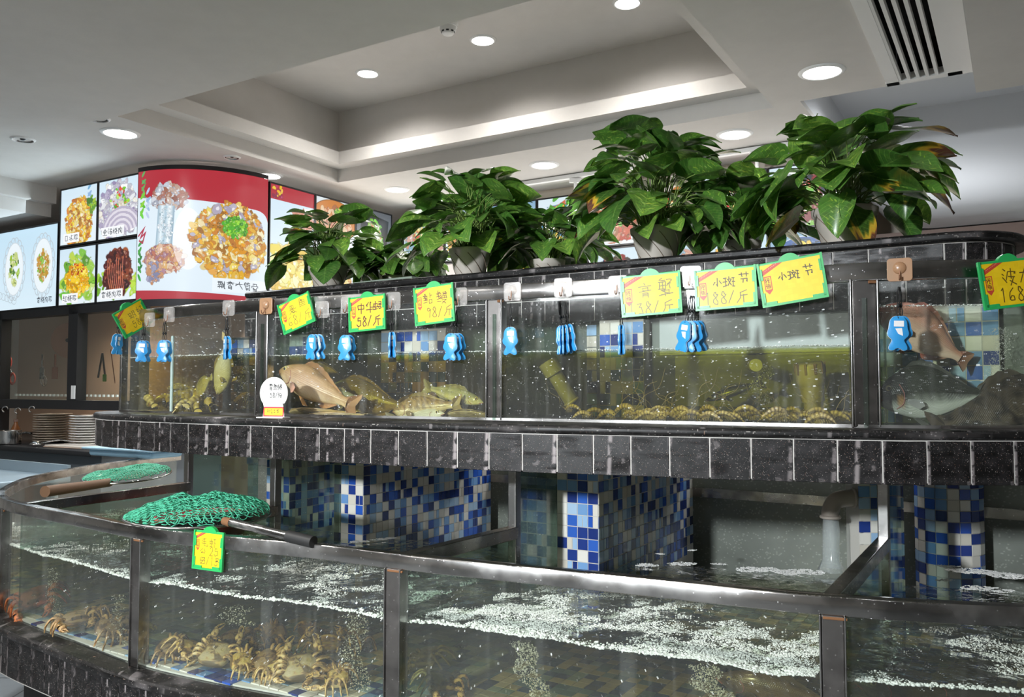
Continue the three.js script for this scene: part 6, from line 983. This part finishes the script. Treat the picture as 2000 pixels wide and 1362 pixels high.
// ---------- suction hooks and fish-shaped tokens ----------
const clearPlastic = phy({ color: lin(0.95, 0.93, 0.91), transmission: 0.86, thickness: 0, roughness: 0.12, ior: 1.48 }), rustyClear = phy({ color: lin(0.6, 0.36, 0.2), transmission: 0.5, thickness: 0, roughness: 0.3, ior: 1.48 }), hookWire = std({ color: lin(0.28, 0.14, 0.08), roughness: 0.5, metalness: 0.4 });
const tokenBlue = phy({ color: lin(0.03, 0.27, 0.6), roughness: 0.35, clearcoat: 0.4 }), tokenEdge = std({ color: lin(0.75, 0.8, 0.84), roughness: 0.5 }), sticker = std({ color: lin(0.72, 0.7, 0.7), roughness: 0.6 }), cordMat = std({ color: lin(0.012, 0.012, 0.012), roughness: 0.7 });
const padGeo = (() => { const s = new THREE.Shape(), a = 0.028, r = 0.008; s.moveTo(-a + r, -a); s.lineTo(a - r, -a); s.absarc(a - r, -a + r, r, -Math.PI / 2, 0, false); s.lineTo(a, a - r); s.absarc(a - r, a - r, r, 0, Math.PI / 2, false); s.lineTo(-a + r, a); s.absarc(-a + r, a - r, r, Math.PI / 2, Math.PI, false); s.lineTo(-a, -a + r); s.absarc(-a + r, -a + r, r, Math.PI, Math.PI * 1.5, false); return new THREE.ExtrudeGeometry(s, { depth: 0.002, bevelEnabled: true, bevelSize: 0.001, bevelThickness: 0.0008, bevelSegments: 2, curveSegments: 6 }); })();
function hook(px, py, label, rusty) {
  const D = lineDepth(frontU, px) - 0.006, t = thing('suction_hook', label, 'hook', atDepth(px, py, D), 'clear suction hooks on the top rail'); t.rotation.y = -0.44;
  part(t, 'pad', padGeo, rusty ? rustyClear : clearPlastic);
  part(t, 'dome', new THREE.SphereGeometry(0.016, 18, 10, 0, 6.3, 0, 1.6).rotateX(Math.PI / 2).scale(1, 1, 0.6).translate(0, 0.004, 0.0015), rusty ? rustyClear : clearPlastic);
  part(t, 'hook_wire', tube([[0, 0.002, 0.008], [0, -0.016, 0.01], [0, -0.026, 0.014], [-0.001, -0.026, 0.022], [-0.001, -0.016, 0.025]].map((p) => new THREE.Vector3(...p)), 0.0018, 16, 7), hookWire);
  return t;
}
const tokenShape = (() => { const s = new THREE.Shape(); s.moveTo(0, 0); s.bezierCurveTo(0.011, 0.001, 0.0165, -0.008, 0.0165, -0.02); s.bezierCurveTo(0.0165, -0.028, 0.02, -0.03, 0.0195, -0.036); s.bezierCurveTo(0.019, -0.042, 0.011, -0.044, 0.0105, -0.049); s.bezierCurveTo(0.011, -0.055, 0.017, -0.058, 0.0165, -0.066); s.bezierCurveTo(0.016, -0.07, 0.008, -0.07, 0.006, -0.066); s.lineTo(0, -0.064); s.lineTo(-0.006, -0.066); s.bezierCurveTo(-0.008, -0.07, -0.016, -0.07, -0.0165, -0.066); s.bezierCurveTo(-0.017, -0.058, -0.011, -0.055, -0.0105, -0.049); s.bezierCurveTo(-0.011, -0.044, -0.019, -0.042, -0.0195, -0.036); s.bezierCurveTo(-0.02, -0.03, -0.0165, -0.028, -0.0165, -0.02); s.bezierCurveTo(-0.0165, -0.008, -0.011, 0.001, 0, 0); return s; })();
const tokenGeo = toCreasedNormals(new THREE.ExtrudeGeometry(tokenShape, { depth: 0.003, bevelEnabled: true, bevelSize: 0.0012, bevelThickness: 0.0012, bevelSegments: 2, curveSegments: 6 }).translate(0, 0, -0.0015), 0.7);
const tokenProto = (() => {
  const t = new THREE.Group(); t.name = 'fish_token';
  part(t, 'float', tokenGeo.clone().translate(0, -0.062, 0), tokenBlue);
  part(t, 'edge', new THREE.ExtrudeGeometry(tokenShape, { depth: 0.0006, bevelEnabled: true, bevelSize: 0.0015, bevelThickness: 0.0003, bevelSegments: 1, curveSegments: 6 }).translate(0, -0.062, -0.0003), tokenEdge);
  for (const s of [-1, 1]) { part(t, 'sticker', box(0.019, 0.012, 0.0006, 0.001, -0.077, s * 0.003), sticker); const sc = part(t, 'shell_print', new THREE.ExtrudeGeometry((() => { const q = new THREE.Shape(); q.moveTo(-0.006, 0); q.lineTo(0.007, 0.001); q.lineTo(0.009, -0.015); q.lineTo(0.0, -0.011); q.closePath(); return q; })(), { depth: 0.0005, bevelEnabled: false }).translate(0, -0.087, s * 0.0029 - 0.00025), sticker); }
  part(t, 'cord', merge([tube([[0, 0, 0], [-0.0025, -0.02, 0], [-0.0015, -0.036, 0]].map((p) => new THREE.Vector3(...p)), 0.0011, 8, 5), tube([[0, 0, 0], [0.0025, -0.02, 0], [0.0015, -0.036, 0]].map((p) => new THREE.Vector3(...p)), 0.0011, 8, 5), tube([[-0.001, -0.042, 0], [-0.003, -0.054, 0], [0, -0.066, 0.003]].map((p) => new THREE.Vector3(...p)), 0.0009, 8, 5), tube([[0.001, -0.042, 0], [0.003, -0.054, 0], [0, -0.066, -0.003]].map((p) => new THREE.Vector3(...p)), 0.0009, 8, 5)]), cordMat);
  part(t, 'bead', new THREE.SphereGeometry(0.0036, 10, 8).scale(1, 1.3, 1).translate(0, -0.039, 0), cordMat);
  return t;
})();
{
  const R = rng(850);
  // hook pixel, cord start pixel, yaw, yaw spread, count, where
  const groups = [
    [null, null, 232, 618, 1.2, 0.5, 2, 'outside the left corner post', 690], [293, 625, 281, 630, 0.4, 0.5, 2, 'right of the sideways price tag'], [331, 615, 322, 628, 0.1, 0.5, 2, 'left of the glass partition'], [447, 602, 443, 618, -0.9, 0.4, 2, 'over the white-bellied fish'],
    [629, 605, 616, 612, -0.35, 0.25, 3, 'just right of the tilted tag reading 68'], [680, 596, 678, 612, 0.0, 0.5, 2, 'beside the tag in thick pen'], [768, 588, 765, 605, -1.35, 0.5, 2, 'between the two middle-left price tags'], [897, 580, 888, 606, -0.1, 0.25, 3, 'beside the tag reading 98'],
    [1001, 570, 997, 592, -0.35, 0.0, 1, 'alone right of the middle post'], [1100, 562, 1097, 588, -1.75, 0.22, 6, 'in the bunch left of the glaring tag', null], [1207, 558, 1213, 585, -1.7, 0.3, 2, 'edge on beside the glaring tag'], [1349, 540, 1354, 575, -0.25, 0.35, 5, 'in the bunch between the tags reading 138 and 188'], [1757, 527, 1756, 560, -0.15, 0.12, 2, 'in the rightmost upper tank before the red fish'],
  ];
  const words = ['front', 'second', 'third', 'fourth', 'fifth', 'sixth'];
  groups.forEach(([hx, hy, cx, cy, yaw, spread, n, where], gi) => {
    if (hx) hook(hx, hy, 'clear suction hook holding the tokens ' + where, hx === 1757);
    for (let i = 0; i < n; i++) {
      const o = tokenProto.clone(); o.name = numbered('fish_token'); scene.add(o); o.userData = { label: n > 1 ? `${words[i]} blue fish token ${where}` : `single blue fish token ${where}`, category: 'fish token', group: 'blue fish tokens on cords' };
      const D = lineDepth(frontU, clamp(cx, 236, 1990)) - 0.028 + i * 0.0065; o.position.copy(atDepth(cx + (i - (n - 1) / 2) * (n > 3 ? 2.5 : 3), cy, D)); o.rotation.set((i - (n - 1) / 2) * 0.03, yaw + (i - (n - 1) / 2) * spread, (i - (n - 1) / 2) * (n > 3 ? 0.09 : 0.06), 'YXZ'); o.scale.setScalar(1.2);
    }
  });
  hook(520, 598, 'clear suction hook rusted brown on the second post', true);
}
// ---------- kitchen pass on the left ----------
const passAt = (px) => { const q = (px - 1000) / FOCAL, D = 3.63 / (q * SU + CU); return q * D * CU - D * SU; };
{
  const t = thing('kitchen_pass', 'black framed kitchen hatch below the menu boards on the left', 'hatch');
  const a0 = -8.2, a1 = passAt(262), p = passAt(148);
  part(t, 'frame', merge([boxAB(a0, a0 + 0.08, 3.6, 3.68, 1.117, 2.16), boxAB(passAt(2) - 0.05, passAt(2) + 0.05, 3.6, 3.68, 1.117, 2.16), boxAB(p - 0.06, p + 0.06, 3.6, 3.68, 1.43, 2.16), boxAB(a1, a1 + 0.1, 3.6, 3.68, 1.117, 2.16), boxAB(a0, a1, 3.6, 3.68, 2.1, 2.16), boxAB(a0, a1, 3.59, 3.69, 1.38, 1.45)]), M.blackMetal);
  const pegs = []; for (let i = 0; i < 26; i++) pegs.push(boxAB(passAt(8) + i * 0.055, passAt(8) + i * 0.055 + 0.018, 3.72, 3.735, 1.475, 1.492)); part(t, 'peg_row', merge(pegs), M.white);
  for (const [x, y] of [[10, 800], [35, 803], [62, 800]]) part(t, 'hook', new THREE.TorusGeometry(0.022, 0.004, 8, 18, 4.5).translate(...atDepth(x, y, 6.35).toArray()), M.steel);
  part(t, 'pane', boxAB(a0 + 0.1, a1, 3.64, 3.646, 1.45, 2.1), M.glass);
  part(t, 'small_notice', boxAB(p + 0.02, p + 0.07, 3.585, 3.59, 1.46, 1.56), M.white);
  const k = thing('kitchen_counter', 'long kitchen counter with a black edge behind the hatch', 'counter');
  part(k, 'worktop', boxAB(a0, -5.32, 3.3, 4.5, 1.08, 1.115, 0.006), M.blackMetal);
  part(k, 'cabinet', boxAB(a0, -5.36, 3.4, 4.4, 0, 1.08), std({ color: lin(0.09, 0.11, 0.13), roughness: 0.4 }));
  const w = structure('wall_kitchen', 'beige tiled wall at the back of the kitchen'); part(w, 'wall_panel', boxAB(-9, -5.0, 4.75, 4.8, 0, 2.35), std({ color: lin(0.5, 0.36, 0.27), roughness: 0.45 }));
  const c = thing('spice_box', 'dark box at the back of the lower hatch opening', 'box'); part(c, 'body', boxAB(passAt(172), passAt(225), 4.1, 4.4, 1.115, 1.38, 0.006), std({ color: lin(0.09, 0.04, 0.02), roughness: 0.5 })); part(c, 'lid', boxAB(passAt(171), passAt(226), 4.09, 4.41, 1.38, 1.395, 0.004), M.blackMetal);
  // warm ceiling lamp seen under the curved board
  const lamp = thing('kitchen_lamp', 'flat round warm lamp on the kitchen ceiling under the curved board', 'light', atHeight(420, 592, 2.345).setY(2.348));
  part(lamp, 'rim', new THREE.TorusGeometry(0.34, 0.012, 8, 40).rotateX(Math.PI / 2).translate(0, -0.012, 0), M.white);
  part(lamp, 'diffuser', cyl(0.335, 0.335, 0.016, 40).translate(0, -0.01, 0), std({ color: 0x000000, emissive: lin(1, 0.82, 0.6), emissiveIntensity: 2.2 }));
  const l = new THREE.SpotLight(lin(1, 0.8, 0.6), LAMP.kitchen * 2, 0, 1.4, 0.6); l.position.set(0, -0.04, 0); l.target.position.set(0, -2, 0); l.shadow.radius = 12; l.name = 'kitchen_lamp_light'; lamp.add(l, l.target);
  const l2 = thing('kitchen_lamp', 'round warm lamp over the kitchen counter', 'light', W3(-6.9, 4.2, 2.345)); part(l2, 'diffuser', cyl(0.2, 0.2, 0.016, 32).translate(0, -0.01, 0), std({ color: 0x000000, emissive: lin(1, 0.85, 0.66), emissiveIntensity: 2.2 }));
  const q = new THREE.SpotLight(lin(1, 0.82, 0.64), LAMP.kitchen, 0, 1.4, 0.6); q.position.set(0, -0.04, 0); q.target.position.set(0, -2, 0); q.shadow.radius = 8; q.name = 'kitchen_counter_light'; l2.add(q, q.target);
}
// plates
{
  const plateG = (r, wav) => { const g = new THREE.LatheGeometry([[0.001, 0.002], [r * 0.55, 0.002], [r * 0.6, 0.004], [r * 0.98, 0.016], [r, 0.0185], [r * 0.97, 0.02], [r * 0.6, 0.009], [0.001, 0.007]].map(([x, y]) => new THREE.Vector2(x, y)), 48); if (wav) { const p = g.attributes.position; for (let i = 0; i < p.count; i++) { const a = Math.atan2(p.getZ(i), p.getX(i)), rr = Math.hypot(p.getX(i), p.getZ(i)), k = 1 + 0.03 * Math.sin(a * 24) * smooth(rr, r * 0.7, r); p.setX(i, p.getX(i) * k); p.setZ(i, p.getZ(i) * k); } g.computeVertexNormals(); } return g; };
  const place = ['top', 'second', 'third', 'fourth', 'fifth', 'sixth', 'seventh', 'eighth', 'ninth', 'tenth', 'eleventh', 'bottom'];
  for (const [px, D, r, wav, what, mat] of [[102, 6.55, 0.14, false, 'cream plate', std({ color: lin(0.55, 0.48, 0.4), roughness: 0.35 })], [171, 6.2, 0.13, true, 'scalloped white plate', M.whiteGloss]]) { const g = plateG(r, wav), o = atDepth(px, 870, D); for (let i = 0; i < 12; i++) single('plate', `${place[11 - i]} ${what} of the ${wav ? 'nearer' : 'farther'} stack`, 'plate', g, mat, what + 's stacked on the counter').position.set(o.x, 1.116 + i * 0.0185, o.z); }
  const t = thing('steel_pot', 'small steel pot at the left end of the counter', 'pot', atDepth(18, 876, 6.3).setY(1.116)); part(t, 'body', new THREE.LatheGeometry([[0.001, 0], [0.075, 0], [0.08, 0.01], [0.08, 0.1], [0.086, 0.104], [0.076, 0.104], [0.074, 0.012], [0.001, 0.01]].map(([x, y]) => new THREE.Vector2(x, y)), 32), M.steel); part(t, 'handle', tube([[0.08, 0.08, 0], [0.14, 0.09, 0.03], [0.2, 0.085, 0.06]].map((p) => new THREE.Vector3(...p)), 0.008, 10, 8), M.steel);
  const b = thing('sauce_bottle', 'brown sauce bottle behind the steel pot', 'bottle', atDepth(30, 860, 6.6).setY(1.116)); part(b, 'body', new THREE.LatheGeometry([[0.001, 0], [0.032, 0], [0.034, 0.01], [0.034, 0.1], [0.014, 0.14], [0.013, 0.16]].map(([x, y]) => new THREE.Vector2(x, y)), 24), std({ color: lin(0.2, 0.07, 0.02), roughness: 0.2 })); part(b, 'cap', cyl(0.016, 0.016, 0.02, 18).translate(0, 0.168, 0), M.brownFascia);
  const cb = thing('serving_tray', 'flat pale board on the counter below the plates', 'tray', atDepth(150, 880, 6.0).setY(1.1165)); part(cb, 'board', rbox(0.46, 0.014, 0.2, 0.005, 2).rotateY(-0.5).translate(0, 0.008, 0), std({ color: lin(0.5, 0.45, 0.4), roughness: 0.5 })); part(cb, 'edge_band', rbox(0.47, 0.006, 0.21, 0.002).rotateY(-0.5).translate(0, 0.003, 0), M.beige);
  const la = thing('ladle', 'shiny steel ladle lying before the plate stacks', 'ladle', atDepth(70, 876, 6.05).setY(1.13)); part(la, 'bowl', new THREE.SphereGeometry(0.045, 20, 10, 0, 6.3, 0, 1.5).scale(1, 0.6, 1), M.steel); part(la, 'handle', tube([[0.04, 0.01, 0], [0.14, 0.03, -0.04], [0.24, 0.02, -0.06]].map((p) => new THREE.Vector3(...p)), 0.006, 12, 7), M.steel);
}
// utensils on the beige wall
{
  const hang = (name, label, px, py, D = 6.95) => thing(name, label, 'utensil', atDepth(px, py, D), 'utensils hanging in the hatch');
  const v = (x, y, z = 0) => new THREE.Vector3(x, y, z);
  const redP = std({ color: lin(0.45, 0.05, 0.03), roughness: 0.4 }), wood = std({ color: lin(0.25, 0.09, 0.05), roughness: 0.6 });
  const s = hang('scissors', 'red-handled scissors hanging at the left edge', 20, 705); part(s, 'handle', merge([new THREE.TorusGeometry(0.03, 0.009, 8, 20).scale(0.7, 1.4, 1).translate(-0.012, -0.01, 0), new THREE.TorusGeometry(0.03, 0.009, 8, 20).scale(0.7, 1.4, 1).translate(0.022, -0.15, 0)]), redP); part(s, 'blade', bar(v(-0.012, -0.05), v(0.02, -0.12), 0.006, 0.016), M.steel);
  const sp = (px, label, m, w) => { const t = hang('spatula', label, px, 692); part(t, 'handle', cyl(0.008, 0.008, 0.12, 10).translate(0, -0.06, 0), m); part(t, 'blade', rbox(w, 0.1, 0.008, 0.003).translate(0, -0.16, 0), m); };
  sp(83, 'grey slotted spatula hanging second from the left', M.steelDark, 0.04); sp(108, 'brown wooden spoon hanging between the posts', wood, 0.05);
  const wk = hang('whisk', 'wire whisk hanging below the grey spatula', 86, 735); part(wk, 'wires', merge([0, 1, 2, 3].map((i) => new THREE.TorusGeometry(0.024, 0.002, 6, 20).scale(1, 1.8, 1).rotateY(i * 0.78).translate(0, -0.04, 0))), M.steel); part(wk, 'handle', cyl(0.006, 0.006, 0.06, 8).translate(0, 0.03, 0), M.steel);
  const tg = hang('tongs', 'black tongs with green tips hanging right of the post', 200, 690, 6.7); part(tg, 'arms', merge([bar(v(0, 0), v(-0.03, -0.2), 0.01, 0.02), bar(v(0, 0), v(0.028, -0.2), 0.01, 0.02)]), M.blackMetal); part(tg, 'tips', merge([rbox(0.03, 0.06, 0.014, 0.005).translate(0.024, -0.2, 0.004)]), std({ color: lin(0.1, 0.25, 0.02), roughness: 0.5 }));
  const st = hang('skewer', 'thin brown stick leaning beside the tongs', 216, 690, 6.7); part(st, 'shaft', cyl(0.004, 0.004, 0.26, 8).rotateZ(0.15).translate(0.02, -0.1, 0), wood); part(st, 'tip', new THREE.ConeGeometry(0.004, 0.02, 8).rotateZ(Math.PI + 0.15).translate(0.04, -0.24, 0), wood);
  const ld = hang('pan_lid', 'round brown pan lid leaning on the back wall', 134, 665, 7.05); part(ld, 'disc', cyl(0.15, 0.15, 0.01, 36).rotateX(Math.PI / 2), std({ color: lin(0.36, 0.17, 0.11), roughness: 0.5 })); part(ld, 'knob', new THREE.SphereGeometry(0.018, 12, 8).translate(0, 0, 0.015), M.blackPlastic);
}
// steel table and tray between the hatch and the tank
{
  const steelBlue = std({ color: lin(0.3, 0.38, 0.44), roughness: 0.35, metalness: 0.3 });
  const o = AB(-6.4, 3.0), t = thing('prep_table', 'blue-grey steel table standing behind the left end of the low tank', 'table');
  part(t, 'top', boxAB(-7.2, -5.3, 2.6, 3.15, 0.93, 0.97, 0.006), steelBlue); part(t, 'upstand', boxAB(-7.2, -5.3, 3.13, 3.15, 0.97, 1.04), steelBlue);
  for (const [a, b] of [[-7.15, 2.65], [-5.4, 2.65], [-7.15, 3.05], [-5.4, 3.05]]) part(t, 'leg', boxAB(a, a + 0.05, b, b + 0.05, 0, 0.93), steelBlue);
  const tr = thing('blue_tray', 'long light blue plastic tray resting on the back rim of the low tank', 'tray', V3(-2.45, 5.42, RIM + 0.001)); tr.rotation.y = -0.5;
  part(tr, 'basin', rbox(0.62, 0.05, 0.24, 0.02, 3).translate(0, 0.025, 0), std({ color: lin(0.22, 0.38, 0.5), roughness: 0.45 })); part(tr, 'lip', rbox(0.68, 0.014, 0.3, 0.006, 2).translate(0, 0.05, 0), std({ color: lin(0.3, 0.46, 0.58), roughness: 0.4 }));
  const rb = thing('red_basin', 'shallow red plastic basin in the shade behind the first divider', 'basin', V3(-1.36, 3.72, 0.9)); rb.scale.setScalar(0.82); part(rb, 'wall', new THREE.LatheGeometry([[0.001, 0.0], [0.2, 0.0], [0.25, 0.085], [0.262, 0.09], [0.255, 0.098], [0.244, 0.088], [0.195, 0.01], [0.001, 0.008]].map(([x, y]) => new THREE.Vector2(x, y)), 40), std({ color: lin(0.4, 0.06, 0.06), roughness: 0.4 })); part(rb, 'rim', new THREE.TorusGeometry(0.256, 0.008, 8, 44).rotateX(Math.PI / 2).translate(0, 0.094, 0), std({ color: lin(0.5, 0.1, 0.09), roughness: 0.4 }));
}
// ---------- landing nets ----------
const netGreen = std({ color: lin(0.05, 0.36, 0.22), roughness: 0.6 }), netPale = std({ color: lin(0.35, 0.5, 0.36), roughness: 0.6 });
function netBag(r, rise, seed, n, thick, sx = 1) {
  const list = [], at = (u, v) => { const q = Math.min(1, u * u + v * v), rim = Math.sqrt(1 - q), h = rise * (Math.pow(rim, 0.8) * (0.55 + 0.75 * fbm(u * 1.7 + seed, v * 1.7, 0.5, 2) + 0.35 * u) + 0.22 * rim * fbm(u * 6, v * 6, seed, 2)); return new THREE.Vector3(u * r * sx + 0.006 * fbm(u * 9, v * 9, 1, 2), Math.max(0.003, h), v * r + 0.006 * fbm(u * 9, v * 9, 5, 2)); };
  for (const dir of [1, -1]) for (let i = -n; i <= n; i++) { const c = i / n * 1.38, pts = []; for (let k = -26; k <= 26; k++) { const s = k / 26 * 1.42, w = 0.022 * (k % 2 ? 1 : -1), u = (s + dir * (c + w)) / 1.4142, v = (s * -dir + (c + w)) / 1.4142; if (u * u + v * v <= 1) pts.push(at(u, v)); } if (pts.length > 2) list.push(new THREE.TubeGeometry(new THREE.CatmullRomCurve3(pts), pts.length * 2, thick, 4)); }
  return merge(list);
}
{
  const c = V3(-1.05, 2.8, RIM + 0.022), t = thing('landing_net', 'green landing net with a steel handle and black grip lying on the rim', 'net', c); t.rotation.set(0.02, -0.35, -0.02);
  const r = 0.225;
  part(t, 'hoop', new THREE.TorusGeometry(r, 0.0042, 8, 60).rotateX(Math.PI / 2).scale(1.04, 1, 1), M.steel);
  part(t, 'net_bag', merge([netBag(r, 0.1, 3, 17, 0.0017, 1.04), netBag(r, 0.05, 9, 15, 0.0015, 1.04)]), netGreen);
  const a = atDepth(446, 1018, 2.56).sub(c), b = atDepth(602, 1053, 2.4).sub(c); a.applyEuler(new THREE.Euler(-0.02, 0.35, 0.02)); b.applyEuler(new THREE.Euler(-0.02, 0.35, 0.02));
  const rod = (p, q, r0, r1) => { const d = q.clone().sub(p), g = cyl(r1, r0, d.length(), 20); g.applyQuaternion(new THREE.Quaternion().setFromUnitVectors(new THREE.Vector3(0, 1, 0), d.clone().normalize())); const m = p.clone().add(q).multiplyScalar(0.5); return g.translate(m.x, m.y, m.z); };
  part(t, 'handle', rod(a, a.clone().lerp(b, 0.8), 0.0135, 0.0135), M.steel); part(t, 'grip', rod(a.clone().lerp(b, 0.76), b.clone().lerp(a, -0.06), 0.0175, 0.0175), M.blackPlastic); part(t, 'socket', rod(a.clone().lerp(b, -0.06), a.clone().lerp(b, 0.04), 0.012, 0.0145), M.rust);
  const c2 = V3(-1.9, 4.12, RIM + 0.014), t2 = thing('landing_net', 'dark green landing net with a wooden handle at the back of the left bay', 'net', c2); t2.rotation.set(0.1, -0.2, 0.02);
  part(t2, 'hoop', new THREE.TorusGeometry(0.2, 0.005, 8, 50).rotateX(Math.PI / 2), M.steel);
  part(t2, 'net_bag', netBag(0.2, 0.06, 5, 22, 0.002), netGreen); part(t2, 'net_fold', netBag(0.15, 0.03, 7, 16, 0.003), netPale);
  const q = new THREE.Euler(-0.1, 0.2, -0.02), p0 = atDepth(214, 943, 3.95).sub(c2).applyEuler(q), p1 = atDepth(88, 962, 3.52).sub(c2).applyEuler(q);
  part(t2, 'handle', rod(p0, p1, 0.02, 0.024), std({ color: lin(0.17, 0.09, 0.045), roughness: 0.7 }));
}
renderer.render(scene, camera);
